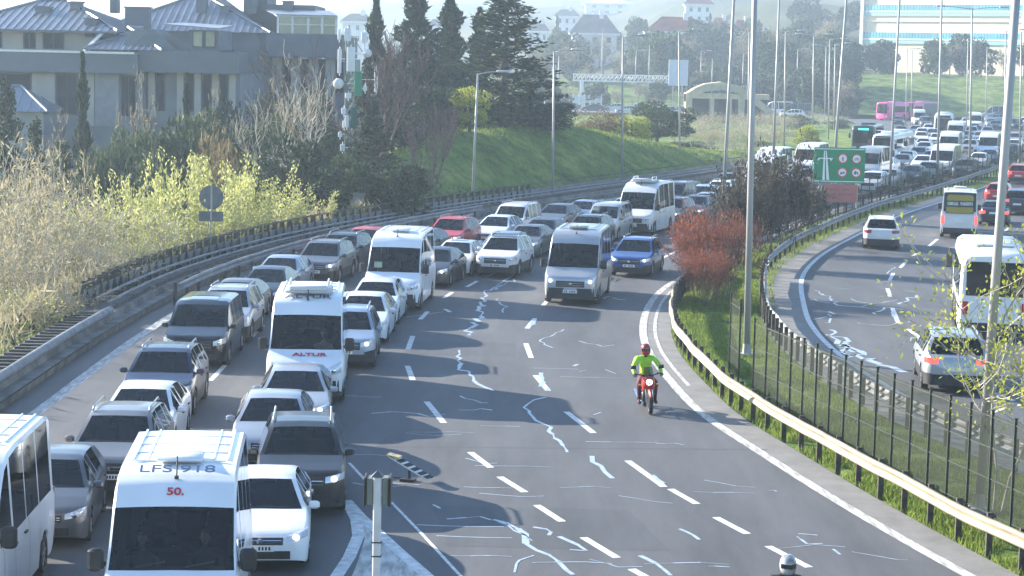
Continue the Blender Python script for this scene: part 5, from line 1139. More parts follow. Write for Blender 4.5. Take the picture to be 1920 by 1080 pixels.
def grey_house():
    Y0 = 140.; s = 27.15
    def X(px): return (px-960)*Y0/FPX
    def Z(py): return CAMH-(py-92)*Y0/FPX
    r = empty('apartment_house', (X(200), Y0, -5)); r0 = r.location.copy(); tag(r, 'modern grey apartment house with pale seamed metal hip roof at upper left', 'house')
    def o(px): return X(px)-r0.x
    def h(py): return Z(py)-r0.z
    mb = MB(); mb.box(o(-120), o(262), 0, 16, 0, h(136)); mb.box(o(262)+.0, o(440), 1.2, 16, 0, h(130)); mb.build('lower_wall', mat('grey_render', (.22, .23, .25), .85, var=.1, vscale=.5), r)  # walls in plain grey render, slightly mottled
    mb = MB(); mb.box(o(-120), o(258), -1.2, 17, h(136), h(100)); mb.box(o(258), o(443), -.4, 17, h(132), h(92)); mb.build('terrace_fascia', FASC, r)
    mb = MB(); mb.box(o(-120), o(252), -1.3, -1.1, h(100), h(96)); mb.build('terrace_coping', WHITET, r)
    mb = MB(); mb.box(o(-110), o(165), 3.0, 14, h(99), h(60)); mb.build('upper_wall', BEIGE, r)
    for a, b in ((-60, -20), (20, 44), (57, 98), (-110, -80)): window(r, o(a), o(b), h(94), h(63), 2.98)
    mb = MB(); hiproof(mb, o(-125), o(206), 1.6, 17.5, h(58), h(-2), 5.2); mb.build('roof', ROOFM, r)
    mb = MB(); mb.box(o(-125), o(206), 1.5, 17.4, h(62), h(58)); mb.build('eaves', FASC, r)
    mb = MB(); hiproof(mb, o(155), o(300), -.6, 9, h(92), h(50), 3.2, .45); mb.build('roof', ROOFM, r)
    mb = MB(); mb.box(o(165), o(300), 0, 8, h(99), h(92)); mb.build('wall', FASC, r)
    mb = MB(); mb.add([(o(152), -.9, h(97)), (o(158), -.9, h(97)), (o(184), 2, h(57)), (o(176), 2, h(57)), (o(152), -.6, h(97)), (o(158), -.6, h(97)), (o(184), 2.3, h(57)), (o(176), 2.3, h(57))], [(0, 1, 2, 3), (4, 7, 6, 5), (0, 4, 5, 1), (3, 2, 6, 7), (0, 3, 7, 4), (1, 5, 6, 2)]); mb.build('slanted_trim', WHITET, r)
    # terrace pavilion with dark slope and greenish glazing
    mb = MB(); mb.add([(o(225), -.2, h(94)), (o(330), -.2, h(94)), (o(275), 1.5, h(52)), (o(225), 1.5, h(56)), (o(225), 6, h(94)), (o(330), 6, h(94)), (o(275), 6, h(52)), (o(225), 6, h(56))], [(0, 1, 2, 3), (4, 7, 6, 5), (1, 5, 6, 2), (3, 2, 6, 7), (0, 3, 7, 4)]); mb.build('sloping_screen', mat('dark_green_cladding', (.10, .12, .12), .6, var=.15, vscale=.8), r)
    for a in (352, 375): window(r, o(a), o(a+20), h(84), h(54), .6, 0, GREENG)
    mb = MB(); mb.box(o(345), o(402), .7, 7, h(90), h(52)); mb.build('pavilion_wall', FASC, r)
    mb = MB(); mb.add([(o(300), .2, h(44)), (o(402), .2, h(50)), (o(402), 8, h(42)), (o(300), 8, h(38)), (o(300), .2, h(42)), (o(402), .2, h(48)), (o(402), 8, h(40)), (o(300), 8, h(36))], [(3, 2, 1, 0), (4, 5, 6, 7), (0, 1, 5, 4), (1, 2, 6, 5), (3, 0, 4, 7), (2, 3, 7, 6)]); mb.build('pavilion_roof', ROOFM, r)
    for px, w_, a, b, yy in ((36, 26, 14, 30, 6), (95, 20, 3, 26, 7), (147, 20, 36, 60, 3), (159, 14, -18, 10, 9), (210, 46, 10, 42, 8)):
        mb = MB(); mb.box(o(px-w_/2), o(px+w_/2), yy, yy+1.2, h(b+10), h(a)); mb.box(o(px-w_/2)-.1, o(px+w_/2)+.1, yy-.1, yy+1.3, h(a), h(a-3)); mb.build('chimney', FASC, r)
    for a, b, m in ((-40, 54, 'w'), (56, 99, 'p'), (101, 141, 'w'), (143, 172, 'p'), (174, 218, 'q'), (222, 250, 'w')):
        if m == 'w': window(r, o(a), o(b), h(215), h(140), -.02, 1)
        else: mb = MB(); mb.box(o(a), o(b), -.12, .0, h(235), h(137)); mb.build('stone_pier', BEIGE if m == 'p' else mat('grey_stone_pier', (.26, .27, .29), .85, var=.08), r)
    for a in (268, 322, 355, 388, 420):
        mb = MB(); mb.box(o(a), o(a+12), .9, 1.5, h(215), h(131)); mb.build('column', BEIGE, r)
    for a in (282, 336, 369, 400): window(r, o(a), o(a+17), h(205), h(134), 1.18, 0)
    mb = MB(); mb.add([(o(-10), -6, h(250)), (o(130), -6, h(215)), (o(130), -2, h(210)), (o(-10), -2, h(165)), (o(60), -4, h(160))], [(0, 1, 4), (1, 2, 4), (2, 3, 4), (3, 0, 4)]); 
    mb = MB(); hiproof(mb, o(-60), o(128), -7, -1.5, h(205), h(162), 2.4, .8); mb.build('porch_roof', mat('grey_glass_roof', (.20, .23, .27), .25, .3), r)
    mb = MB(); mb.box(o(-50), o(118), -6.5, -1.6, 0, h(206)); mb.build('porch_wall', mat('grey_render', (.17, .18, .20)), r)
    return r
def grey_house2():
    Y0 = 158.
    def X(px): return (px-960)*Y0/FPX
    def Z(py): return CAMH-(py-99)*Y0/FPX
    r = empty('apartment_house', (X(520), Y0, -5)); r0 = r.location.copy(); tag(r, 'grey apartment house with glazed roof conservatory, behind and right of the first one', 'house')
    def o(px): return X(px)-r0.x
    def h(py): return Z(py)-r0.z
    mb = MB(); mb.box(o(400), o(640), 0, 15, 0, h(108)); mb.build('lower_wall', mat('grey_render', (.17, .18, .20)), r)
    mb = MB(); mb.box(o(430), o(497), -.2, 15, h(108), h(78)); mb.box(o(497), o(633), -1.6, 15.5, h(106), h(62)); mb.build('terrace_fascia', FASC, r)
    for k, a in enumerate((505, 540, 572, 604)):
        mb = MB(); mb.box(o(a), o(a+18), -.4, .0, h(190), h(103)); mb.build('stone_pier', BEIGE, r)
        window(r, o(a+19), o(a+33), h(170), h(108), -.02, 0)
    for a in (432, 465): window(r, o(a), o(a+24), h(165), h(112), -.02, 1)
    mb = MB(); hiproof(mb, o(180), o(500), 0, 18, h(62), h(-22), 7.5); mb.build('roof', ROOFM, r)
    mb = MB(); mb.box(o(405), o(500), .5, 17, h(78), h(62)); mb.box(o(200), o(404), .5, 17, h(100), h(62)); mb.build('upper_wall', FASC, r)
    mb = MB(); mb.box(o(470), o(570), 5, 14, h(60), h(6)); mb.box(o(430), o(476), 6, 12, h(40), h(-8)); mb.build('penthouse', FASC, r)
    for px, a in ((355, -12), (452, -14), (520, 2), (400, 14)):
        mb = MB(); mb.box(o(px-9), o(px+9), 4, 5.4, h(a+40), h(a)); mb.box(o(px-10), o(px+10), 3.9, 5.5, h(a), h(a-3)); mb.build('chimney', FASC, r)
    mb = MB()
    for px in (516, 543, 572, 598, 624): mb.box(o(px)-.08, o(px)+.08, -.9, -.74, h(66), h(30))
    mb.box(o(514), o(626), -.92, -.72, h(31), h(28)); mb.box(o(514), o(626), -.92, -.72, h(46), h(44.5))
    for px in (516, 543, 572, 598, 624): mb.obox((o(px)-.6, 1.7, h(25)), (.05, 0, 0), (-.6, 2.6, .25), (0, 0, .06))
    c = mb.build('conservatory_frame', WHITET, r)
    mb = MB(); mb.box(o(516), o(624), -.80, -.77, h(66), h(30)); mb.build('conservatory_glass', GREENG, r)
    mb = MB(); mb.add([(o(512), -1.0, h(29)), (o(626), -1.0, h(29)), (o(600), 4.4, h(18)), (o(476), 4.4, h(18)), (o(512), -1, h(27)), (o(626), -1, h(27)), (o(600), 4.4, h(16)), (o(476), 4.4, h(16))], [(4, 5, 6, 7), (0, 3, 2, 1), (0, 1, 5, 4), (1, 2, 6, 5), (3, 0, 4, 7)]); mb.build('conservatory_roof', ROOFM, r)
    return r
grey_house(); grey_house2()
REDT = mat('red_roof_tiles', (.33, .085, .06), .8, var=.2, vscale=.5); WHW = mat('white_house_wall', (.70, .69, .66), .85, var=.06, vscale=.3); ORW = mat('salmon_wall', (.60, .20, .13), .85, var=.08); GRT = mat('grey_brown_roof', (.20, .17, .16), .8, var=.15, vscale=.5)
def far_house(px0, px1, ye, yr, Y, yb, label, wall=WHW, roof=REDT, storeys=2, eave=WHITET):
    """ye, yr, yb: eaves, ridge and foot rows of the photo"""
    w_ = (px1-px0)*Y/FPX; c = PT((px0+px1)/2, ye, Y); z1 = c.z; zr = PT((px0+px1)/2, yr, Y).z; zb = min(PT((px0+px1)/2, yb, Y).z, float(terr(c.x, Y))); r = empty('house', (c.x, Y, zb)); tag(r, label, 'house')
    H = z1-zb; mb = MB(); mb.box(-w_*.46, w_*.46, 0, w_*.5, 0, H); mb.build('wall', wall, r)
    mb = MB(); hiproof(mb, -w_*.52, w_*.52, -w_*.06, w_*.58, H, H+(zr-z1), w_*.28, 1.6, 0, 0); mb.build('roof', roof, r)
    mb = MB(); mb.box(-w_*.53, w_*.53, -w_*.07, w_*.59, H-.55, H); mb.build('eaves', eave, r)
    mb = MB(); mb.box(w_*.1, w_*.1+1.1, w_*.2, w_*.2+1.1, H+(zr-z1)*.5, H+(zr-z1)+1.2); mb.build('chimney', WHW, r)
    for st in range(storeys):
        for k in range(3): xx = -w_*.32+k*w_*.28; window(r, xx, xx+w_*.10, H-2.6-st*3.2, H-1.1-st*3.2, -.02, 0)
    return r
far_house(1070, 1160, 62, 28, 560, 120, 'long house with grey brown roof and white eaves in the middle background', WHW, GRT)
far_house(1212, 1330, 60, 32, 520, 110, 'salmon walled house with broad red roof and white eaves', ORW, REDT)
far_house(1284, 1338, 8, -8, 720, 60, 'white three storey house above the broad red roof', WHW, REDT, 3)
far_house(1330, 1372, 60, 34, 640, 90, 'house with dark red roof left of the tall lamp posts', WHW, REDT); far_house(1372, 1412, 58, 38, 600, 95, 'red roofed house between two tall median posts', WHW, REDT)
far_house(1040, 1086, 30, 18, 760, 70, 'small white house with flat roof frame on the hill left of centre', WHW, GRT); far_house(1090, 1128, 38, 24, 700, 80, 'white balconied house above the grey brown roof', WHW, WHW, 3)
far_house(985, 1030, 58, 42, 620, 95, 'pale house right beside the big cedar', WHW, GRT); far_house(800, 842, 50, 36, 640, 90, 'pale house seen between the dark cypresses', WHW, GRT); far_house(640, 700, 40, 26, 600, 90, 'pale house behind the antenna mast', WHW, GRT)
far_house(1095, 1180, 6, -6, 1150, 60, 'very hazy large white block on the far hill', WHW, WHW, 3); far_house(1330, 1392, 2, -8, 1150, 60, 'very hazy pale villa on the far hillside near the tall posts', WHW, REDT, 3)
far_house(1200, 1245, 22, 12, 1200, 60, 'very hazy tiny house on the far hill above the salmon house', WHW, REDT, 2)
def striped():
    Y = 520; a = PT(1612, 100, Y); wdt = 46.; r = empty('striped_building', (a.x, Y, float(terr(a.x+15, Y-8))), R(-42)); tag(r, 'large office building with cream and turquoise bands at upper right', 'building')
    z0 = r.location.z; T = PT(1612, -40, Y).z-z0; per = 6.9; k0 = PT(1612, 8, Y).z-z0
    CR = mat('cream_cladding', (.74, .62, .44), .7, var=.05, vscale=.2); TQ = mat('turquoise_glazing', (.10, .42, .50), .25, coat=.8, var=.22, vscale=.35, stretch=(1, 1, .05)); TG = mat('pale_green_band', (.30, .55, .50), .5, var=.1)
    mb = MB(); mb.box(0, wdt, .3, 26, -3, T); mb.build('wall', CR, r)
    z = k0; n = 0
    while z-2.6 > 0.5:
        m1 = MB(); m1.box(.9, wdt-.6, -.05, .3, z-1.6, z-.1)
        for j in range(50): x = 1.2+j*.87; m1.box(x, x+.05, -.09, -.05, z-1.6, z-.1, 1)
        m1.build('window_band', [TQ, FRAME], r); m1 = MB(); m1.box(.9, wdt-.6, -.12, .3, z-2.0, z-1.6); m1.build('white_ledge', WHITET, r)
        m1 = MB(); m1.box(.9, wdt-.6, -.03, .3, z-2.9, z-2.0); m1.build('green_band', TG, r)
        m1 = MB(); m1.box(.9, wdt-.6, -.02, .3, z+2.6-.0, z+2.75); m1.build('string_course', WHITET, r); z -= per; n += 1
    z = k0+per; m1 = MB(); m1.box(.9, wdt-.6, -.05, .3, z-1.6, z-.1); m1.build('window_band', TQ, r)
    mb = MB(); mb.box(0, .9, -.5, .3, -3, T); mb.build('corner_pier', WHITET, r); mb = MB(); mb.box(wdt-.6, wdt+.2, -.5, .3, -3, T); mb.build('corner_pier', WHITET, r)
    mb = MB(); mb.box(wdt+.2, wdt+8, 3.0, 24, -3, T); mb.build('side_wing', mat('grey_side_wall', (.27, .24, .24), .85, var=.08, vscale=.2), r)
striped()
def underpass():
    Y = 338; k = Y/FPX; x0 = PT(1292, 200, Y).x; z = lambda py: PT(1370, py, Y).z; x = lambda px: (px-1292)*k
    r = empty('stone_underpass', (x0, Y, -1)); tag(r, 'sandstone road bridge with arched top and dark openings in the middle distance', 'bridge'); SS = mat('sandstone_blocks', (.50, .40, .27), .9, var=.15, vscale=1.2)
    top = [(-6, 178), (12, 166), (30, 158), (60, 154), (90, 160), (120, 178), (150, 200), (172, 216)]
    V = []; 
    for px, py in top: V += [(px*k, 0, z(py)+1), (px*k, 0, max(z(py-0)-1.3, 0)+1), (px*k, 5, z(py)+1), (px*k, 5, max(z(py)-1.3, 0)+1)]
    F = []
    for i in range(len(top)-1):
        a, b = i*4, i*4+4; F += [(a, a+1, b+1, b), (a+2, b+2, b+3, a+3), (a, b, b+2, a+2), (a+1, a+3, b+3, b+1)]
    F += [(0, 2, 3, 1), (len(V)-4, len(V)-3, len(V)-1, len(V)-2)]
    mesh_obj('parapet', V, F, SS, r)
    mb = MB()
    for a, b, t in ((-6, 6, 182), (40, 47, 180), (72, 80, 178), (92, 104, 182), (140, 150, 205)): mb.box(a*k, b*k, .2, 4.8, 0, z(t)+1)
    mb.box(-6*k, 150*k, .25, 4.6, z(186)+1, z(176)+1); mb.build('piers', SS, r)
    mb = MB(); mb.box(-6*k, 150*k, 3.2, 4.4, 0, z(184)+1); mb.build('opening', mat('opening_shade', (.05, .055, .06), .9), r)  # dark slab: the shade inside the openings, put in as colour
    mb = MB()
    for j in range(26): xx = (8+j*4.4)*k; mb.box(xx, xx+.12, -.12, .0, z(172)+1, z(160)+1)
    mb.build('ribs', BEIGE, r)
underpass()
# antenna mast
def mast():
    Y = 126; b = PT(652, 300, Y); z0 = float(terr(b.x, Y)); r = empty('antenna_mast', (b.x, Y, z0)); tag(r, 'mobile phone mast with white and green panel antennas at the left wood', 'mast'); zf = lambda py: PT(652, py, Y).z-z0; k = Y/FPX
    T = zf(75); mb = MB()
    for a in range(3):
        c, s = math.cos(a*2.094)*.35, math.sin(a*2.094)*.35; mb.tube([(c, s, -.5), (c, s, T)], .045, 5)
    for j in range(int(T/.8)):
        for a in range(3):
            c, s = math.cos(a*2.094)*.35, math.sin(a*2.094)*.35; c2, s2 = math.cos(a*2.094+2.094)*.35, math.sin(a*2.094+2.094)*.35; mb.tube([(c, s, j*.8), (c2, s2, j*.8+.8)], .02, 3)
    mb.build('lattice', mat('mast_grey_green', (.11, .15, .13), .6, .3), r)
    PW = mat('antenna_white', (.66, .68, .69), .5, var=.04); PG = mat('antenna_green', (.015, .23, .12), .5, var=.08); PD = mat('antenna_dark_green', (.02, .085, .07), .6)
    for px, w_, y0, y1, m, yy in ((634, 6, 55, 75, PW, -.3), (650, 12, 53, 77, PW, -.5), (635, 7, 92, 138, PW, -.2), (657, 15, 88, 134, PW, -.6), (671, 14, 133, 179, PG, -.6), (680, 11, 60, 80, PW, -.2), (703, 7, 125, 172, PW, .1), (653, 11, 174, 184, PW, -.6), (645, 9, 202, 214, PW, -.5), (664, 12, 200, 240, PD, -.5), (651, 7, 215, 238, PW, -.6), (638, 7, 247, 257, PW, -.4), (643, 8, 270, 283, PW, -.5), (683, 7, 160, 170, PW, -.2), (645, 7, 226, 240, PW, -.2)):
        mb = MB(); x = (px-652)*k; mb.box(x-w_*k/2, x+w_*k/2, yy-.12, yy+.08, zf(y1), zf(y0), 0, .03); mb.tube([(x, yy+.12, zf(y1)-.15), (x, yy+.12, zf(y0)+.15)], .03, 5); mb.tube([(x, yy+.12, (zf(y0)+zf(y1))/2), (0, 0, (zf(y0)+zf(y1))/2)], .025, 4); mb.build('panel_antenna', m, r)
    for px, py, q in ((633, 157, .33), (687, 99, .26)):
        mb = MB(); x = (px-652)*k; mb.lathe([(.001, -.28), (q*.6, -.24), (q, -.1), (q, .1), (.001, .12)], (x, -.2, zf(py)), 'y', 18); mb.tube([(x, 0, zf(py)), (0, 0, zf(py))], .025, 4); mb.build('dish', PW, r, True, 50)
    mb = MB(); mb.tube([(28*k, -.2, zf(110)), (28*k, -.2, zf(60))], .05, 6); mb.tube([(20*k, -.2, zf(64)), (34*k, -.2, zf(64))], .04, 5); mb.tube([(28*k, -.2, zf(100)), (0, 0, zf(100))], .04, 5); mb.build('side_pole', PW, r)
mast()
# street cabinet
def cabinet():
    Y = 112; b = PT(668, 400, Y); z0 = -.2; r = empty('street_cabinet', (b.x, Y, z0), .2); tag(r, 'pale grey equipment cabinet standing behind the left parapet', 'cabinet'); k = Y/FPX; CG = mat('cabinet_grey', (.30, .33, .34), .6, var=.08)
    mb = MB(); mb.box(-13*k, 14*k, -.4, .4, -4, PT(668, 385, Y).z-z0, 0); mb.build('base', CONC, r)
    mb = MB(); mb.box(-11*k, 13*k, -.35, .35, PT(668, 385, Y).z-z0+.003, PT(668, 366, Y).z-z0, 0, .03); mb.box(-24*k, 15*k, -.42, .42, PT(668, 384, Y).z-z0, PT(668, 372, Y).z-z0) if False else None; mb.build('box', CG, r)
    mb = MB(); mb.box(-13*k, 15*k, -.42, .42, PT(668, 366, Y).z-z0, PT(668, 362, Y).z-z0); mb.build('lid', CG, r)
    mb = MB(); mb.box(-9*k, 0, -.37, -.352, PT(668, 383, Y).z-z0, PT(668, 369, Y).z-z0); mb.box(.02, 11*k, -.37, -.352, PT(668, 383, Y).z-z0, PT(668, 369, Y).z-z0); mb.build('doors', mat('cabinet_door', (.36, .39, .40), .6), r)
cabinet()
# ------------------------------------------------------------------ lamp posts
POLE = mat('galvanised_pole', (.34, .34, .335), .5, .25, var=.12, vscale=1.5, stretch=(1, 1, .3)); LUM = mat('luminaire_grey', (.50, .51, .52), .4, .3)
def lamp_post(px, py, ytop, xtop, label, arms=1, h=None, r0=.11, r1=.06, group=None, Y=None, side=1, arm=1.5, z0=0.0):
    """post standing where the photo shows its foot; its own slight lean comes from the photo"""
    if Y is None: p = G(px, py, z0)
    else: p = PT(px, py, Y)
    Y = p.y; t = PT(xtop, ytop, Y) if h is None else None
    if h is None: H = t.z-p.z; lean = t.x-p.x
    else:
        tt = PT(xtop, ytop, Y); H = h; lean = (tt.x-p.x)/(tt.z-p.z)*h
    r = empty('lamp_post', p); tag(r, label, 'lamp post', group)
    mb = MB(); mb.tube([(0, 0, -.3), (lean*.5, 0, H*.5), (lean, 0, H)], [r0, (r0+r1)/2, r1], 10); mb.build('post', POLE, r, True)
    mb = MB(); mb.box(-r0*1.8, r0*1.8, -r0*1.8, r0*1.8, -.3, .05, 0, .01); mb.tube([(0, 0, .05), (0, 0, .35)], [r0*1.25, r0*1.15], 10); mb.build('foot_plate', POLE, r)
    if arms:
        for s in ((side,) if arms == 1 else (1, -1)):
            mb = MB(); mb.tube([(lean, 0, H-.05), (lean+s*arm*.5, 0, H+.12), (lean+s*arm, 0, H+.16)], .035, 6); mb.build('arm', POLE, r, True)
            mb = MB(); x0 = lean+s*arm*.75; a, b = sorted((x0, x0+s*.85)); mb.box(a, b, -.16, .16, H+.10, H+.24, 0, .05); mb.build('luminaire', LUM, r, True, 50)
    return r
lamp_post(1400, 665, 0, 1415, 'tall thick lamp post on the median in front of the red bush', 2, 14, .12, .075)
lamp_post(1835, 955, 0, 1905, 'thickest leaning lamp post, in the fenced grass strip at right', 2, 14, .105, .085)
lamp_post(1354, 420, 0, 1376, 'tall lamp post rising behind the red bush beside the waiting cars', 2, 14.5, .12, .075)
lamp_post(1448, 350, 0, 1461, 'tall lamp post rising out of the dark median bush', 2, 15, .115, .07)
lamp_post(1558, 392, 0, 1587, 'tall lamp post crossing the green sign', 2, 14.5, .115, .07)
lamp_post(1667, 362, 0, 1687, 'tall lamp post on the fence line just right of the green sign', 2, 14.5, .115, .07)
lamp_post(1757, 342, 0, 1766, 'tall lamp post in front of the far white minibuses', 2, 15.5, .115, .07)
lamp_post(1818, 324, 16, 1823, 'tall twin armed lamp post whose lamps show below the top edge', 2, None, .13, .07, arm=3.2)
lamp_post(885, 396, 138, 896, 'lamp post with single lamp standing before the cedar and grass slope', 1, r0=.09, r1=.06)
lamp_post(1036, 376, 97, 1039, 'lamp post with single lamp right of the big cedar', 1, r0=.09, r1=.06)
lamp_post(1166, 352, 69, 1168, 'lamp post with single lamp before the orange brown bush', 1, r0=.09, r1=.06)
lamp_post(1275, 322, 58, 1273, 'dark lamp post before the grey green pine', 1, r0=.09, r1=.06)
for px, pb, pt, Y, lb, a in [(1402, 300, 60, 215, 'thin lamp post just left of the thick median post', 1), (1470, 280, 59, 230, 'thin lamp post above the bright yellow bush', 1), (1523, 272, 66, 236, 'thin lamp post left of the yellow bush with lamp to the right', 2), (1553, 272, 74, 262, 'first of three close thin lamp posts above the green sign', 1), (1563, 262, 82, 290, 'second of three close thin lamp posts above the green sign', 1), (1546, 240, 86, 330, 'third of three close thin lamp posts above the green sign', 2),
                             (1493, 195, 92, 400, 'faint thin lamp post before the hazy wood', 1), (1391, 205, 100, 410, 'faint lamp post right of the underpass', 1), (1312, 190, 96, 420, 'faint lamp post on top of the underpass', 1), (1127, 180, 55, 400, 'faint tall post above the green lawn', 0), (1215, 188, 84, 400, 'faint slanting post between pine and lamp posts', 0), (1045, 185, 105, 390, 'faint post beside the cedar', 0), (1190, 172, 95, 420, 'faint lamp post over the truss', 1),
                             (1698, 245, 92, 330, 'thin lamp post left of the far coach', 1), (1708, 232, 94, 350, 'thin lamp post right of the pink bus front', 1), (1812, 255, 72, 300, 'thin lamp post behind the twin armed one', 1), (1848, 232, 88, 340, 'thin lamp post on the far green slope', 1), (1883, 298, 58, 215, 'lamp post behind the thickest one', 1), (1912, 300, 60, 205, 'lamp post at the right edge of the photo', 1), (1333, 210, 110, 400, 'faint lamp post before the underpass openings', 0), (1760, 240, 90, 350, 'faint lamp post above the far coach', 0)]:
    lamp_post(px, pb, pt, px+3, lb, a, r0=.10, r1=.07, Y=Y, arm=1.8)
# ------------------------------------------------------------------ signs
def text(s, size, m, parent, loc, rot, name='lettering', extr=.004, align='CENTER', sx=1.0, bold=.0):
    c = bpy.data.curves.new(name, 'FONT'); c.body = s; c.size = size; c.extrude = extr; c.align_x = align; c.align_y = 'CENTER'; c.offset = bold
    o = bpy.data.objects.new('t', c); COL.objects.link(o); dg = bpy.context.evaluated_depsgraph_get(); me = bpy.data.meshes.new_from_object(o.evaluated_get(dg)); bpy.data.objects.remove(o)
    me.materials.clear(); me.materials.append(m); q = bpy.data.objects.new(name, me); COL.objects.link(q); q.parent = parent; q.location = loc; q.rotation_euler = rot; q.scale = (sx, 1, 1); return q
SGREEN = mat('sign_green', (.0, .22, .09), .5, var=.05); SWHITE = mat('sign_white', (.78, .78, .76), .5); SGREY = mat('sign_back_grey', (.13, .14, .15), .6, .3, var=.15, vscale=3); SRED = mat('sign_red', (.55, .03, .03), .5); SBLK = mat('sign_black', (.02, .02, .02), .6)
FRONT = (R(90), 0, 0)
def round_sign():
    p = G(390, 500, .0); Y = p.y; k = Y/FPX; r = empty('road_sign', p); tag(r, 'back of a round road sign with small plate below, at the left parapet', 'sign'); zf = lambda py: PT(395, py, Y).z
    mb = MB(); mb.tube([(0, 0, -.2), (.16, 0, zf(350))], .035, 7); mb.build('pole', POLE, r, True)
    mb = MB(); mb.lathe([(.001, -.012), (23*k, -.012), (23*k, .012), (.001, .012)], (.14, -.05, zf(370)), 'y', 28); mb.build('round_panel', SGREY, r)
    mb = MB(); mb.box(.12-23*k, .12+23*k, -.06, -.04, zf(415), zf(396), 0, .005); mb.build('lower_plate', SGREY, r)
    mb = MB(); mb.box(.1, .18, -.075, -.063, zf(392), zf(348)); mb.box(.09, .17, -.075, -.063, zf(413), zf(397)); mb.build('bracket', POLE, r)
round_sign()
def green_sign():
    Y = 122; k = Y/FPX; z = lambda py: PT(1575, py, Y).z; X = lambda px: PT(px, 330, Y).x-PT(1573, 330, Y).x
    r = empty('motorway_sign', (PT(1573, 330, Y).x, Y, 0)); tag(r, 'green motorway sign with motorway symbol and four round prohibition signs', 'sign')
    mb = MB(); mb.box(X(1525), X(1621), 0, .06, z(343), z(277), 0, .01); p = mb.build('panel', SGREEN, r)
    mb = MB(); t = .05
    mb.box(X(1527), X(1619), -.012, -.003, z(279)-t, z(279)); mb.box(X(1527), X(1619), -.012, -.003, z(341), z(341)+t); mb.build('border', SWHITE, p)
    mb = MB(); zt, zb = z(283), z(338)   # motorway symbol: tapering road, bridge across
    mb.add([(X(1542), -.012, zb), (X(1546.5), -.012, zb), (X(1545), -.012, zt), (X(1543.2), -.012, zt)], [(0, 1, 2, 3)]); mb.add([(X(1549.5), -.012, zb), (X(1555), -.012, zb), (X(1548.2), -.012, zt), (X(1546.4), -.012, zt)], [(0, 1, 2, 3)])
    mb.box(X(1531), X(1560), -.018, -.013, z(298.5), z(296.5)); 
    for s in (1533, 1556.5): mb.add([(X(s-2), -.014, z(298)), (X(s+3), -.014, z(298)), (X(s+.5), -.014, z(303))], [(0, 2, 1)])
    mb.build('motorway_symbol', SWHITE, p)
    for cx, cy, kind in ((1579, 297, 'walk'), (1605, 297, 'bike'), (1579, 323, 'cart'), (1605, 323, 'tractor')):
        m1 = MB(); m1.lathe([(.001, -.016), (9.2*k, -.016), (9.2*k, -.002)], (X(cx), 0, z(cy)), 'y', 24); d = m1.build('prohibition_disc', SWHITE, p)
        m1 = MB(); m1.lathe([(7.4*k, -.022), (9.2*k, -.022), (9.2*k, -.016)], (X(cx), 0, z(cy)), 'y', 24); m1.build('red_ring', SRED, d)
        m1 = MB(); c = Vector((X(cx), -.022, z(cy))); q = k
        def bar(a, b, w_): A, B = c+Vector((a[0]*q, 0, a[1]*q)), c+Vector((b[0]*q, 0, b[1]*q)); m1.tube([A, B], w_*q, 4)
        if kind == 'walk': bar((0, 2), (0, -1), 1.0); bar((0, -1), (-2, -5), .6); bar((0, -1), (2, -5), .6); bar((0, 1.5), (2.5, -.5), .45); bar((0, 1.5), (-2.4, 0), .45); bar((0, 3.6), (0, 4.4), 1.0)
        elif kind == 'bike':
            for sx in (-2.6, 2.6): m1.lathe([(1.6*q, 0), (2.2*q, 0)], (c.x+sx*q, -.024, c.z-1.2*q), 'y', 14)
            bar((-2.6, -1.2), (-.5, 2), .35); bar((2.6, -1.2), (-.5, 2), .35); bar((2, 2.2), (2.6, -1.2), .35)
        elif kind == 'cart': bar((-3.5, -1), (1, -1), 1.3); bar((1.2, .5), (4, .5), .9); bar((2, .5), (2, -3), .5); bar((3.6, .5), (3.6, -3), .5); m1.lathe([(.5*q, 0), (1.8*q, 0)], (c.x-2.4*q, -.024, c.z-2.2*q), 'y', 14)
        else: m1.lathe([(.8*q, 0), (2.5*q, 0)], (c.x-2*q, -.024, c.z-1.2*q), 'y', 14); m1.lathe([(.4*q, 0), (1.5*q, 0)], (c.x+2.8*q, -.024, c.z-2.2*q), 'y', 14); bar((-1.5, 1), (3, .4), 1.0); bar((-2, 1), (-2, 3.6), .9)
        m1.build('pictogram', SBLK, d)
    for px in (1538, 1608):
        mb = MB(); mb.box(X(px)-.06, X(px)+.06, .06, .16, -.3, z(280)); mb.build('post', POLE, r)
    Y2 = Y-.0; q = empty('road_sign', (r.location.x, Y-.1, 0)); tag(q, 'faded reddish information board below the green motorway sign', 'sign')
    mb = MB(); mb.box(X(1544), X(1608), 0, .05, z(379), z(345.5), 0, .01); b = mb.build('panel', mat('faded_red_board', (.42, .14, .12), .6, var=.1, vscale=1), q)
    mb = MB()
    for py, segs in ((354, ((1556, 1572), (1580, 1592))), (363, ((1552, 1566), (1572, 1584), (1588, 1598)))):
        for a, c in segs:
            x = a
            while x < c: mb.box(X(x), X(x+1.6), -.006, -.001, z(py+3), z(py)); x += 2.6
    mb.build('faded_lettering', mat('faded_text', (.24, .09, .08), .7), b)
green_sign()
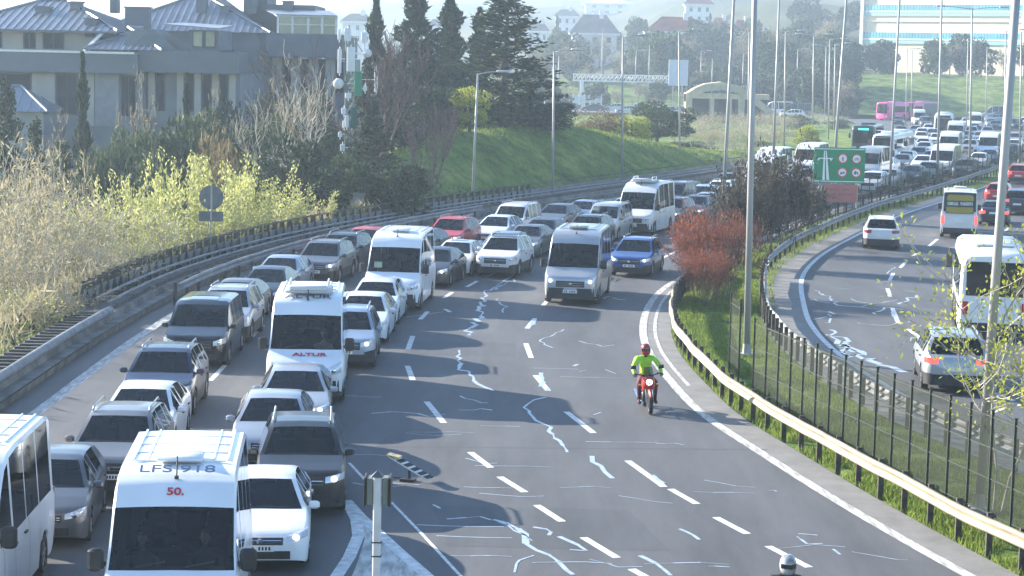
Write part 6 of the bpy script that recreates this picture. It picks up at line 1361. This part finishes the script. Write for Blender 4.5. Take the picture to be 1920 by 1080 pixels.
def near_pole():
    Y = 21.0; k = Y/FPX; x = PT(708, 900, Y).x; r = empty('traffic_sensor_pole', (x, Y, 0)); tag(r, 'pale metal pole with two dark side boxes standing at the bottom edge', 'pole'); z = lambda py: PT(708, py, Y).z
    GP = mat('white_grey_pole', (.60, .60, .60), .45, .2, var=.08, vscale=4)
    mb = MB(); mb.box(-6*k*1.3, 6*k*1.3, -.035, .035, 0, z(893), 0, .012); o = mb.build('pole', GP, r, True, 40)
    mb = MB(); mb.add([(-.065, -.06, z(893)), (.065, -.06, z(893)), (.065, .06, z(893)), (-.065, .06, z(893)), (0, 0, z(881))], [(0, 1, 4), (1, 2, 4), (2, 3, 4), (3, 0, 4), (3, 2, 1, 0)]); mb.build('cap', mat('dark_cap', (.10, .105, .11), .5), r)
    for s in (1, -1):
        mb = MB(); a, b = sorted((s*.050, s*.118)); mb.box(a, b, -.02, .18, z(946), z(897), 0, .008); bx = mb.build('side_box', mat('olive_grey_box', (.20, .21, .18), .6, var=.1), r)
        mb = MB(); a, b = sorted((s*.119, s*.142)); mb.box(a, b, -.05, .24, z(948), z(895), 0, .004); mb.build('end_plate', BLACK, bx)
    mb = MB()
    for py in (1015, 1041): mb.box(-.055, .052, -.045, .04, z(py+2), z(py))
    mb.build('clamp', BLACK, r)
near_pole()
def barrier_board():
    p = G(765, 902); r = empty('warning_board', p, R(-14)); tag(r, 'toppled striped warning board lying on a small stand on the open lane', 'warning board'); k = p.y/FPX
    st = mat('warning_yellow', (.75, .55, .25), .5, var=.1)
    mb = MB(); mb.obox((.05, 0, .32), (.42, .12, -.26), (.0, .14, .02), (.006, 0, .012)); b = mb.build('board', mat('warning_white', (.75, .72, .66), .5), r)
    mb = MB()
    for t in (-.8, -.45, -.1, .25, .6, .9): mb.obox((.05+.42*t, .12*t, .32-.26*t+.015), (.045, .02, -.028), (.03, .13, .0), (.004, 0, .01))
    mb.build('stripes', SBLK, b); mb = MB(); mb.obox((-.30, -.08, .56), (.13, .03, -.03), (0, .12, 0), (0, 0, .02)); mb.build('lamp_strip', st, b)
    mb = MB(); mb.tube([(.02, .05, 0), (.02, .02, .34)], .03, 6); mb.obox((0, 0, .03), (.16, 0, 0), (0, .12, 0), (0, 0, .03)); mb.tube([(-.35, .02, .05), (.0, .02, .06)], .015, 5); mb.build('stand', BLACK, r)
barrier_board()
def truss():
    Y = 395; k = Y/FPX; a = PT(1075, 145, Y); r = empty('sign_gantry', (a.x, Y, 0)); tag(r, 'white lattice gantry on a white column across the hazy background', 'gantry'); z = lambda py: PT(1165, py+2, Y).z; W_ = 180*k
    mb = MB()
    for zz in (z(139), z(151)): mb.box(0, W_, -.1, .1, zz-.12, zz+.12); mb.box(0, W_, 1.4, 1.6, zz-.12, zz+.12)
    for j in range(24):
        x = j*W_/24; mb.box(x, x+.18, -.08, .08, z(151), z(139))
        mb.tube([(x, 0, z(151)), (x+W_/24, 0, z(139))], .06, 3)
    mb.build('lattice', WHITET, r); mb = MB(); mb.box(13*k, 20*k, 0, .9, -3, z(152)); mb.build('column', WHITET, r)
    b = PT(1272, 135, Y-6); q = empty('billboard', (b.x, Y-6, 0)); tag(q, 'plain pale blue grey back of a large sign at the end of the gantry', 'sign'); mb = MB(); mb.box(-18*k, 18*k, 0, .3, PT(1272, 161, Y-6).z, PT(1272, 112, Y-6).z, 0, .05); mb.build('panel', mat('pale_sign_back', (.42, .47, .52), .6), q)
    mb = MB(); mb.box(-9*k, -8*k, .3, .7, -2, PT(1272, 115, Y-6).z); mb.box(8*k, 9*k, .3, .7, -2, PT(1272, 115, Y-6).z); mb.build('posts', POLE, q)
truss()
def white_fence():
    Y = 385; k = Y/FPX; a = PT(1020, 185, Y); r = empty('panel_fence', (a.x, Y, -1)); tag(r, 'white panel fence in front of the hazy green lawn', 'fence'); z = lambda py: PT(1075, py, Y).z+1
    mb = MB(); mb.box(0, 108*k, 0, .1, z(192), z(178)); mb.build('panels', mat('pale_green_white', (.55, .62, .58), .7, var=.1, vscale=.6), r)
    for j in range(11): mb = MB(); mb.box(j*10.6*k, j*10.6*k+.25, -.15, .0, 0, z(176)); mb.build('post', WHITET, r)
white_fence()
def small_rail():
    Y = 71; r = empty('guardrail', PT(10, 680, Y)); tag(r, 'short grey rail crossing the thicket at the left edge', 'guardrail'); z0 = r.location.z; k = Y/FPX
    mb = MB(); wbeam(mb, [Vector((x*k, x*k*.15, 0)) for x in (-90, -40, 0, 30, 56)], .0, .36, 1); mb.build('beam', GALV, r, True, 50)
    for x in (-60, 0, 50): mb = MB(); mb.box(x*k-.06, x*k+.06, .05, .18, -3.2, .3); mb.build('post', RUST, r)
small_rail()
# ------------------------------------------------------------------ vehicles in the scene
VP = {}; FULL = {}
FARKEEP = {'body', 'windscreen', 'side_window', 'rear_window', 'headlight', 'tail_light', 'grille', 'bumper', 'wheel'}
def vcopy(o, sw, parent=None, far=False):
    c = o.copy(); COL.objects.link(c); c.parent = parent
    for i, sl_ in enumerate(c.material_slots):
        m = sl_.material
        if m and m.name in sw: sl_.link = 'OBJECT'; sl_.material = sw[m.name]
    for ch in list(o.children):
        if far and (parent is None) and ch.name.split('.')[0] not in FARKEEP: continue
        if far and parent is not None: continue
        vcopy(ch, sw, c, far)
    return c
FOOT = []
def vehicle(kind, colour, label, cat=None, group=None, lit=False, far=False):
    if kind not in VP:
        root, s = car(kind, 'white'); VP[kind] = s; FULL[kind] = root
    src = FULL[kind]; colour = random.choice(['white', 'white2', 'white3']) if colour == 'white' and kind != 'van' else colour; sw = {'white_paint': PAINTS[colour]}
    if lit: sw['chrome_lens'] = LAMPON; 
    o = vcopy(src, sw, None, far); tag(o, label, cat or {'van': 'minibus', 'mpv': 'minivan', 'vclass': 'van'}.get(kind, 'car'), group)
    if lit:
        for h_ in o.children:
            if h_.name.startswith('headlight'):
                for l_ in h_.children: l_.material_slots[0].link = 'OBJECT'; l_.material_slots[0].material = LAMPON
    return o
def put(kind, colour, px, py, label, cat=None, group=None, lit=False, dh=0.0, sc=1.0, hd=None, zoff=0.0):
    """stand a vehicle so that the middle of its roof front edge is at that photo point, heading along its lane"""
    far = py < 330
    o = vehicle(kind, colour, label, cat, group, lit, far); s = VP[kind]; rx, _, rz = s.roofpt
    p = G(px, py, rz*sc+zoff); h = heading(p.x, p.y) if hd is None else hd
    for _ in range(3):
        c = p-Vector((math.cos(h)*rx, math.sin(h)*rx, 0)); h = (heading(c.x, c.y) if hd is None else hd)+R(dh)
        if hd is None: h -= 0
    c = p-Vector((math.cos(h)*rx, math.sin(h)*rx, 0)); o.location = (c.x, c.y, zoff); o.rotation_euler = (0, 0, h); kx = .93 if kind != 'van' else .90; kz = random.uniform(.96, 1.03) if kind != 'van' else 1; o.scale = (sc*kx, sc, sc*kz)
    FOOT.append([o, c.x, c.y, h, s.L*sc*kx/2, s.W*sc/2]); return o
random.seed(99)
T = [ # kind, colour, px, py, label, options
 ('van', 'white', -112, 912, 'white minibus cut by the left edge of the photo', {}),
 ('van', 'white', 328, 948, 'large white minibus at the bottom with LFS 918 painted on its roof', {}),
 ('hatch', 'grey', 96, 858, 'dark grey hatchback between the two nearest white minibuses', {'dh': 3}),
 ('suv', 'taupe', 222, 778, 'taupe grey crossover with roof rails behind the grey hatchback', {}),
 ('sedan', 'white', 259, 738, 'white saloon half hidden behind the taupe crossover', {}),
 ('suv', 'navy', 308, 656, 'dark blue sport utility car behind the white saloon', {}),
 ('vclass', 'black', 379, 567, 'glossy black passenger van with a roof hatch', {}),
 ('suv', 'silver', 425, 547, 'silver crossover just behind the black passenger van', {}),
 ('sedan', 'grey', 449, 527, 'grey saloon in the leftmost queue behind the silver crossover', {'sc': .97}),
 ('sedan', 'dark', 492, 512, 'dark saloon fourth car behind the black passenger van', {'sc': .97}),
 ('sedan', 'lightblue', 520, 488, 'pale silver saloon beside the bend in the parapet', {}),
 ('suv', 'grey', 590, 462, 'dark grey crossover left of the white minibus in the bend', {'lit': True}),
 ('suv', 'dark', 622, 446, 'charcoal crossover directly behind the dark grey one', {}),
 ('hatch', 'red', 667, 436, 'red hatchback mostly hidden behind the white minibus in the bend', {}),
 ('sedan', 'teal', 790, 431, 'dark teal saloon right behind the white minibus in the bend', {}),
 ('suv', 'red', 845, 412, 'red crossover near the parapet', {'lit': True}),
 ('sedan', 'white', 934, 407, 'white saloon right of the red crossover', {}),
 ('mpv', 'white', 958, 386, 'white minivan with roof rails behind the white saloon', {}),
 ('sedan', 'grey', 1045, 384, 'grey saloon behind the white railed minivan', {}),
 ('sedan', 'lightblue', 1103, 377, 'pale blue saloon near the parapet left of the tall white minibus', {'sc': .97}),
 ('hatch', 'silver', 1141, 372, 'silver hatchback peeping out left of the tall white minibus', {}),
 ('van', 'white', 564, 627, 'white minibus with ALTUR lettering above its grille', {}),
 ('sedan', 'silver', 548, 724, 'silver saloon under the nose of the lettered minibus', {'lit': True}),
 ('sedan', 'silver', 512, 764, 'pale silver saloon just left of the brown crossover', {}),
 ('suv', 'brown', 566, 808, 'brownish black crossover at the tip of the painted island', {'lit': True}),
 ('sedan', 'white', 492, 903, 'white saloon beside the lowest white minibus', {'lit': True}),
 ('suv', 'lightblue', 652, 583, 'pale blue crossover with bright headlamps right of the lettered minibus', {'lit': True}),
 ('sedan', 'white', 686, 553, 'white saloon with black grille behind the pale blue crossover', {}),
 ('hatch', 'white', 706, 530, 'white hatchback in front of the minibus in the bend', {}),
 ('van', 'white', 730, 472, 'white minibus in the bend with a card behind its windscreen', {}),
 ('sedan', 'dark', 820, 468, 'dark grey saloon with square grille right of the minibus in the bend', {'lit': True}),
 ('sedan', 'white', 860, 457, 'white saloon with dark sunroof', {'lit': True}),
 ('suv', 'white', 901, 445, 'white crossover with black roof', {}),
 ('sedan', 'lightblue', 944, 438, 'silver blue saloon behind the black roofed crossover', {'lit': True}),
 ('sedan', 'grey', 981, 429, 'grey saloon with lit headlamps behind the silver blue one', {'sc': .97, 'lit': True}),
 ('sedan', 'dark', 1019, 413, 'dark saloon left of the nearer moving minibus', {}),
 ('suv', 'dark', 1082, 404, 'black crossover with roof rails above the moving minibus', {}),
 ('mpv', 'silver', 1137, 388, 'small silver minivan in front of the tall white minibus', {'lit': True}),
 ('van', 'offwhite', 1196, 361, 'tall off white minibus with roof unit in the middle lane', {}),
 ('suv', 'dark', 1262, 371, 'dark crossover right of the tall white minibus', {'lit': True}),
 ('sedan', 'dark', 1299, 371, 'dark saloon second right of the tall white minibus', {'lit': True}),
 ('sedan', 'lightblue', 1326, 363, 'pale saloon left of the second tall median post', {'lit': True, 'sc': .95}),
 ('mpv', 'dark', 1263, 347, 'dark minivan behind the tall white minibus', {}),
 ('hatch', 'grey', 1292, 344, 'grey hatchback behind the dark crossover at the bend end', {}),
 ('hatch', 'silver', 1314, 350, 'silver hatchback in the middle of the far end of the queue', {}),
 ('suv', 'white', 1325, 338, 'white crossover at the far end of the near queue', {}),
 ('van', 'silver', 1078, 457, 'silver white minibus driving in the open lane', {'lit': True}),
 ('suv', 'blue', 1193, 448, 'blue crossover driving alone left of the rust red bush', {'lit': True}),
 ('van', 'white', 1392, 303, 'white minibus just left of the dark median bush', {}), ('van', 'white', 1440, 289, 'white minibus above the dark median bush', {}), ('van', 'white', 1513, 280, 'white minibus left of the green sign', {}),
 ('suv', 'silver', 1354, 352, 'silver crossover beside the tall post behind the red bush', {}), ('sedan', 'white', 1378, 338, 'white saloon behind the second tall post', {}), ('sedan', 'grey', 1372, 326, 'grey saloon between bush and parapet', {}),
 ('suv', 'white', 1637, 322, 'white crossover right of the green sign', {}), ('sedan', 'navy', 1712, 311, 'dark blue saloon right of the post near the green sign', {}), ('suv', 'silver', 1740, 304, 'silver crossover behind the dark blue saloon', {'lit': True}),
 ('van', 'white', 1784, 283, 'large white minibus nearest in the far jam', {}), ('van', 'white', 1780, 256, 'white minibus directly behind the nearest far one', {}), ('van', 'white', 1792, 235, 'third white minibus in the far jam row', {}),
 ('sedan', 'white', 1731, 292, 'white saloon between the silver crossover and post in the far jam', {}), ('sedan', 'silver', 1747, 283, 'silver saloon left of the large far minibus', {}), ('sedan', 'dark', 1714, 277, 'dark saloon in the far jam behind the post', {}),
 ('van', 'white', 1866, 258, 'white minibus at the right side of the far jam', {}), ('sedan', 'blue', 1856, 280, 'blue saloon in front of the right far minibus', {}), ('sedan', 'white', 1836, 287, 'white saloon left of the blue one in the far jam', {}),
 ('van', 'silver', 1628, 287, 'silver minibus right behind the green sign', {}), ('sedan', 'silver', 1668, 318, 'silver saloon beside the post right of the green sign', {}), ('suv', 'grey', 1806, 300, 'grey crossover right of the large far minibus', {})]
for t in T:
    if t[0] == 'van': t[5]['sc'] = 1.05
    put(t[0], t[1], t[2], t[3], t[4], **t[5])
# lower rows of the far jam, one by one from the photo, then the part too far to tell apart
FARV = [(1662, 296, 'sedan', 'white'), (1690, 290, 'sedan', 'grey'), (1700, 283, 'hatch', 'white'), (1672, 283, 'suv', 'dark'), (1655, 278, 'sedan', 'silver'), (1734, 266, 'sedan', 'white'), (1731, 259, 'sedan', 'white'), (1702, 266, 'suv', 'silver'), (1706, 256, 'sedan', 'white'), (1702, 249, 'sedan', 'silver'),
        (1724, 248, 'sedan', 'white'), (1749, 250, 'sedan', 'white'), (1695, 243, 'hatch', 'dark'), (1729, 241, 'sedan', 'white'), (1750, 241, 'suv', 'silver'), (1716, 236, 'sedan', 'silver'), (1690, 236, 'sedan', 'grey'), (1742, 233, 'sedan', 'white'), (1660, 268, 'sedan', 'dark'), (1680, 258, 'mpv', 'white'),
        (1656, 256, 'hatch', 'silver'), (1672, 248, 'sedan', 'white'), (1656, 244, 'van', 'white'), (1819, 262, 'suv', 'silver'), (1842, 262, 'sedan', 'white'), (1815, 246, 'sedan', 'grey'), (1836, 247, 'sedan', 'silver'), (1886, 246, 'sedan', 'silver'), (1852, 238, 'sedan', 'lightblue'), (1822, 238, 'suv', 'white'), (1904, 262, 'sedan', 'white'), (1880, 270, 'suv', 'grey'), (1905, 250, 'suv', 'silver')]
desc = {'sedan': 'saloon', 'hatch': 'hatchback', 'suv': 'crossover', 'mpv': 'minivan', 'van': 'minibus'}; cname = {'white': 'white', 'grey': 'grey', 'silver': 'silver', 'dark': 'dark', 'lightblue': 'pale blue'}
def where(px, py):
    a = 'left of the far coach' if px < 1700 else ('around the far coach' if px < 1800 else 'right of the far minibuses')
    return a+(' at the front' if py > 262 else (' in the middle rows' if py > 246 else ' in the hazy back rows'))
from collections import Counter
cnt = Counter(); tot = Counter((cname[c], desc[k], where(x, y)) for x, y, k, c in FARV)
for x, y, k, c in FARV:
    key = (cname[c], desc[k], where(x, y)); lb = '%s %s %s' % key
    put(k, c, x, y, lb+' of far jam', group=('far jam: '+lb) if tot[key] > 1 else 'cars in the far traffic jam')
random.seed(17)
for row, (d, x0, x1) in enumerate([(318, 64, 84), (330, 62, 84), (342, 60, 86), (355, 40, 100), (363, 20, 112), (371, 6, 116), (379, -8, 112)]):
    x = x0
    while x < x1:
        if d < 350: xx, hh = x, heading(x, d)
        else: xx, hh = x, R(180 if row % 2 else 172)
        near = row < 3
        k = random.choice(['sedan', 'hatch', 'suv', 'sedan', 'mpv', 'van']); c = random.choice(['white', 'silver', 'white', 'grey', 'white', 'lightblue', 'dark'])
        if not (54 < xx < 83 and row > 1):
            o = vehicle(k, c, 'tiny hazy vehicle in the farthest part of the jam beyond the far coach' if near else 'tiny hazy vehicle on the crossing road at the foot of the far green slope', 'car', 'tiny vehicles at the end of the jam' if near else 'tiny vehicles on the crossing road', far=True)
            o.location = (xx, d+random.uniform(-.6, .6), .012 if not near else 0); o.rotation_euler = (0, 0, hh); FOOT.append([o, xx, d, hh, VP[k].L/2, VP[k].W/2])
        x += random.uniform(3.2, 4.0) if near else random.uniform(6.5, 9.5)
# right carriageway, driving away
def put_rear(kind, colour, px, py, label, dh=0, lit=False, cat=None, sc=1.0, hd=None):
    o = vehicle(kind, colour, label, cat); s = VP[kind]; p = G(px, py); sl_ = float(GR(p.y+6)-GR(p.y-2))/8; h = math.atan2(1, sl_)+R(dh) if hd is None else hd
    c = p+Vector((math.cos(h)*s.L/2, math.sin(h)*s.L/2, 0)); o.location = (c.x, c.y, 0); o.rotation_euler = (0, 0, h); o.scale = (sc,)*3; FOOT.append([o, c.x, c.y, h, s.L/2, s.W/2])
    if lit:
        for q in o.children:
            if q.name.startswith('tail_light'): q.material_slots[0].link = 'OBJECT'; q.material_slots[0].material = TAILON
    return o
put_rear('suv', 'white', 1652, 469, 'white crossover seen from behind, alone on the right carriageway', 8)
sbus = put_rear('van', 'offwhite', 1797, 448, 'white school minibus with yellow and black striped rear panel', 6, True)
put_rear('sedan', 'dark', 1862, 424, 'dark saloon right of the school minibus', 4, True); put_rear('suv', 'dark', 1906, 404, 'black crossover at the right edge with brake lamps lit', 2, True)
put_rear('suv', 'red', 1908, 346, 'red crossover seen from behind near the right edge', 0, True); put_rear('hatch', 'red', 1868, 384, 'dark red hatchback beyond the dark saloon', 2, True)
put_rear('suv', 'silver', 1792, 740, 'silver crossover behind the young tree at lower right', 0, True, sc=1.03, hd=R(83))
# coach on the right carriageway
COACHP = [(1.7, 11.2, 1.55, 2.80, 'win'), (.55, 1.45, .5, 2.7, 'doorR'), (3.4, 5.6, .55, 1.25, 'locker'), (5.7, 7.9, .55, 1.25, 'locker')]
def bus_at(o, px, py, h=None, front=False, L=12, z=0.0):
    p = G(px, py)
    if h is None: h = math.atan2(1, float(GR(p.y+8)-GR(p.y))/8) if not front else heading(p.x, p.y)
    s = -1 if front else 1; c = p+s*Vector((math.cos(h)*L/2, math.sin(h)*L/2, 0)); o.location = (c.x, c.y, z); o.rotation_euler = (0, 0, h); FOOT.append([o, c.x, c.y, h, L/2, 1.25])
b = bus('coach', 8.2, 2.42, 3.05, 'white', [(1.5, 7.8, 1.45, 2.6, 'win'), (.5, 1.4, .5, 2.5, 'doorR'), (3.2, 5.0, .55, 1.15, 'locker')]); tag(b, 'white coach with large black rear window on the right carriageway', 'coach'); bus_at(b, 1862, 640, h=R(79.5), L=8.2)
b = bus('coach', 12, 2.5, 3.3, 'white', COACHP); tag(b, 'white coach with big dark windscreen in the middle of the far jam', 'coach'); bus_at(b, 1768, 261, front=True)
b = bus('city_bus', 12, 2.5, 3.05, 'teal', COACHP, dest=True); tag(b, 'dark city bus with glowing turquoise destination board in the far jam', 'bus'); bus_at(b, 1617, 289, front=True)
b = bus('small_bus', 7.5, 2.2, 2.9, 'white', [(1.2, 7.0, 1.5, 2.4, 'win')]); tag(b, 'white midibus behind the green sign, right of the silver minibus', 'bus'); bus_at(b, 1648, 308, front=True, L=7.5)
b = bus('small_bus', 7.5, 2.2, 2.9, 'white', [(1.2, 7.0, 1.5, 2.4, 'win')]); tag(b, 'white midibus with tall dark windscreen left of the fence line post', 'bus'); bus_at(b, 1688, 303, front=True, L=7.5)
# pink articulated bus standing crosswise at the far end
pk = empty('articulated_bus', (69.5, 362, .0), R(228)); tag(pk, 'pink articulated bus with dark rear section crossing at the foot of the green slope', 'bus')
a = bus('front_car', 7.2, 2.5, 3.2, 'pink', [(1.4, 6.9, 1.5, 2.5, 'win')]); c_ = bus('rear_car', 8.8, 2.5, 3.2, 'pink', [(.5, 3.0, 1.5, 2.5, 'win'), (3.6, 8.8, .4, 3.0, 'skirt')])
for q, x in ((a, 4.6), (c_, -4.6)):
    for ch in list(q.children): ch.parent = pk; ch.location = (ch.location.x+x, ch.location.y, ch.location.z)
    bpy.data.objects.remove(q)
mb = MB()
for i in range(8): x = -.15+i*.16; mb.box(x, x+.09, -1.17-.03*(i % 2), 1.17+.03*(i % 2), .45, 3.05)
mb.build('bellows', SEAT, pk)
# let neighbouring vehicles make room for each other
FOOT.append([pk, pk.location.x, pk.location.y, R(228), 8.3, 1.3])
def corners(f):
    _, x, y, h, a, b = f; c, s = math.cos(h), math.sin(h); a += .12; b += .08
    return [(x+c*i*a-s*j*b, y+s*i*a+c*j*b) for i, j in ((1, 1), (1, -1), (-1, -1), (-1, 1))]
def clash(f, g):
    if abs(f[1]-g[1])+abs(f[2]-g[2]) > 22: return None
    A, B = corners(f), corners(g); best = None
    for h in (f[3], f[3]+math.pi/2, g[3], g[3]+math.pi/2):
        c, s = math.cos(h), math.sin(h); pa = [x*c+y*s for x, y in A]; pb = [x*c+y*s for x, y in B]; o = min(max(pa), max(pb))-max(min(pa), min(pb))
        if o <= 0: return None
        if best is None or o < best[0]: best = (o, c*(1 if sum(pa) > sum(pb) else -1), s*(1 if sum(pa) > sum(pb) else -1))
    return best
for it in range(60):
    n_c = 0
    for i in range(len(FOOT)):
        for j in range(i):
            k = clash(FOOT[i], FOOT[j])
            if not k: continue
            n_c += 1; wi = .8 if FOOT[i][2] > FOOT[j][2] else .2
            if FOOT[i][0] is pk: wi = 0
            if FOOT[j][0] is pk: wi = 1
            o, dx, dy = k; o *= .6
            FOOT[i][1] += dx*o*wi; FOOT[i][2] += dy*o*wi; FOOT[j][1] -= dx*o*(1-wi); FOOT[j][2] -= dy*o*(1-wi)
    if not n_c: break
for f in FOOT: f[0].location.x, f[0].location.y = f[1], f[2]
# ------------------------------------------------------------------ lettering on vehicles
def find(lb): return next(o for o in bpy.data.objects if o.get('label') == lb)
INK = mat('dark_blue_lettering', (.05, .09, .20), .5); REDI = mat('red_lettering', (.55, .03, .05), .5); VB = VP['van']
v = find('large white minibus at the bottom with LFS 918 painted on its roof')
xr = lambda u: VB.L/2-u
text('LFS 918', .29, mat('faded_blue_lettering', (.07, .11, .20), .5), v, (xr(1.98), 0, itp(1.98, VB.top)+.085), (math.atan2(.14, .38), 0, R(90)), 'roof_number', sx=1.25)
text('50.', .19, REDI, v, (xr(1.60), 0, itp(1.60, VB.top)+.02), (math.atan2(.28, .30)*1.0, 0, R(90)), 'red_number', sx=1.15, bold=.003)
v2 = find('white minibus with ALTUR lettering above its grille')
text('ALTUR', .20, REDI, v2, (xr(.50), .1, itp(.50, VB.top)+.02), (math.atan2(.13, .3), 0, R(90)), 'company_name', sx=1.4, bold=.006)
text('ALTUR', .30, INK, v2, (xr(2.02), 0, itp(2.02, VB.top)+.02), (math.atan2(.14, .38), 0, R(90)), 'roof_lettering', sx=1.3)
for vv in (v2, find('tall off white minibus with roof unit in the middle lane')):
    mb = MB(); mb.box(-.4, 1.0, -.62, .62, 2.63, 2.74, 0, .04); mb.box(.9, 1.05, -.5, .5, 2.70, 2.84, 0, .03); mb.tube([(-.2, -.5, 2.74), (-.2, -.5, 2.9), (.7, -.5, 2.9), (.9, -.5, 2.74)], .03, 5); mb.tube([(-.2, .5, 2.74), (-.2, .5, 2.9), (.7, .5, 2.9), (.9, .5, 2.74)], .03, 5); mb.build('air_conditioner', mat('roof_unit_grey', (.55, .57, .58), .5), vv, True, 40)
def roof_panel(lb, kind, u0, u1, w, m, name):
    s = VP[kind]; v_ = find(lb); V = []; n = 8
    for i in range(9):
        u = u0+(u1-u0)*i/8; rg = s.ring(u); P = [rg[9], rg[8], rg[7]]
        for k in range(n+1): y = -w+2*w*k/n; V.append((s.L/2-u, y, float(np.interp(abs(y), [q[0] for q in P], [q[1] for q in P]))+.012))
    mesh_obj(name, V, [(i*9+k, i*9+k+1, (i+1)*9+k+1, (i+1)*9+k) for i in range(8) for k in range(8)], m, v_, None, True)
roof_panel('white saloon with dark sunroof', 'sedan', 2.15, 3.0, .36, mat('black_glass', (.012, .013, .015), .08, coat=1.0), 'sunroof')
roof_panel('white crossover with black roof', 'suv', 1.86, 3.8, .56, PAINTS['black'], 'roof_panel')
roof_panel('glossy black passenger van with a roof hatch', 'vclass', 2.2, 3.1, .42, mat('black_glass', (.012, .013, .015), .08, coat=1.0), 'roof_hatch')
vc = find('white minibus in the bend with a card behind its windscreen'); mb = MB(); mb.box(1.72, 1.76, -.74, -.46, 1.42, 1.62); mb.build('dashboard_card', mat('glowing_card', (.55, .75, .70), .6, emit=.25), vc)  # card is no lamp; a faint glow is put into its material
# school minibus: striped board with OKUL TASITI
zp = 1.75; mb = MB(); xb = -VB.L/2-.0; yl = mat('board_yellow', (.70, .52, .06), .5)
pl = MB(); pl.box(-.02, .0, -.74, .74, -.52, .52, 0, .0); bd = pl.build('rear_panel', SBLK, sbus); bd.location = (-VB.L/2+.04, 0, 1.92); bd.rotation_euler = (0, R(6), 0)
mb = MB()
for k in range(7):
    for sy in (1, -1):
        for sz in (1, -1):
            c0 = .26+k*.15; ln_ = []
            for c in (c0, c0+.075): ya = min(c-.17, .72); zb_ = min(c, .5); ln_.append(((-.026, sy*ya, sz*(c-ya)), (-.026, sy*(c-zb_), sz*zb_)))
            if c0+.075 < 1.2: mb.quad(ln_[0][0], ln_[0][1], ln_[1][1], ln_[1][0])
mb.build('yellow_stripes', yl, bd)
text('OKUL TAŞITI', .24, mat('sign_white', (.78, .78, .76)), bd, (-.03, 0, 0), (R(90), 0, R(-90)), 'school_lettering', sx=.95, bold=.008)
# ------------------------------------------------------------------ people
p = G(1216, 777); hd = math.atan2(-1, .06); mo = motorcycle(PAINTS['red'], (p.x, p.y+.68, 0), hd); tag(mo, 'red motorcycle coming towards the camera beside the curved edge line', 'motorcycle')
HV = mat('hi_vis_green', (.32, .66, .03), .7, var=.12, vscale=5); RT = mat('dark_red_trousers', (.13, .02, .03), .8, var=.3, vscale=8)
rd = rider((p.x, p.y+.68, 0), hd, HV, RT, paint('red_helmet', (.30, .02, .025)), 'motorcyclist in bright green jacket and dark red helmet riding the red motorcycle')
for o_ in (mo, rd): o_.rotation_euler = (R(3), 0, hd)
q = PT(1476, 1063, 30.6); m2 = motorcycle(PAINTS['black'], (q.x, q.y, 0), R(-88)); tag(m2, 'dark motorcycle entering at the bottom edge under the black and white helmet', 'motorcycle')
rider((q.x, q.y, 0), R(-88), mat('black_jacket', (.03, .03, .035), .8), mat('black_trousers', (.02, .02, .025), .85), mat('black_white_helmet', (.02, .02, .022), .2, coat=1.0, col2=(.6, .6, .6), vscale=3.5), 'rider whose black and white helmet just shows at the bottom edge')
def in_van(v, off, m, lb):
    M = Matrix.Translation(v.location) @ Matrix.Rotation(v.rotation_euler.z, 4, 'Z'); c = M @ Vector(off); return seated(c, v.rotation_euler.z, m, lb)
in_van(v, (1.12, .45, .86), mat('dark_shirt', (.05, .05, .06), .9), 'driver in dark shirt behind the windscreen of the nearest minibus')
in_van(v, (1.12, -.52, .82), mat('grey_shirt', (.14, .14, .15), .9), 'front passenger in grey inside the nearest minibus')
in_van(v2, (1.12, .45, .86), mat('white_shirt', (.5, .5, .48), .9), 'driver in pale shirt inside the ALTUR minibus')
for o in FULL.values():
    for c in list(o.children_recursive): bpy.data.objects.remove(c)
    bpy.data.objects.remove(o)
# ------------------------------------------------------------------ haze
def haze():
    mb = MB(); mb.box(-900, 1500, -20, 1850, -14, 84); m = bpy.data.materials.new('haze_air'); m.use_nodes = True; t = m.node_tree; t.nodes.clear()
    o = t.nodes.new('ShaderNodeOutputMaterial'); v = t.nodes.new('ShaderNodeVolumePrincipled'); v.inputs['Color'].default_value = (.68, .85, 1, 1); v.inputs['Density'].default_value = .00053; v.inputs['Anisotropy'].default_value = .35
    t.links.new(v.outputs[0], o.inputs['Volume']); h = mb.build('haze', m); tag(h, kind='stuff'); h.display_type = 'WIRE'
haze()
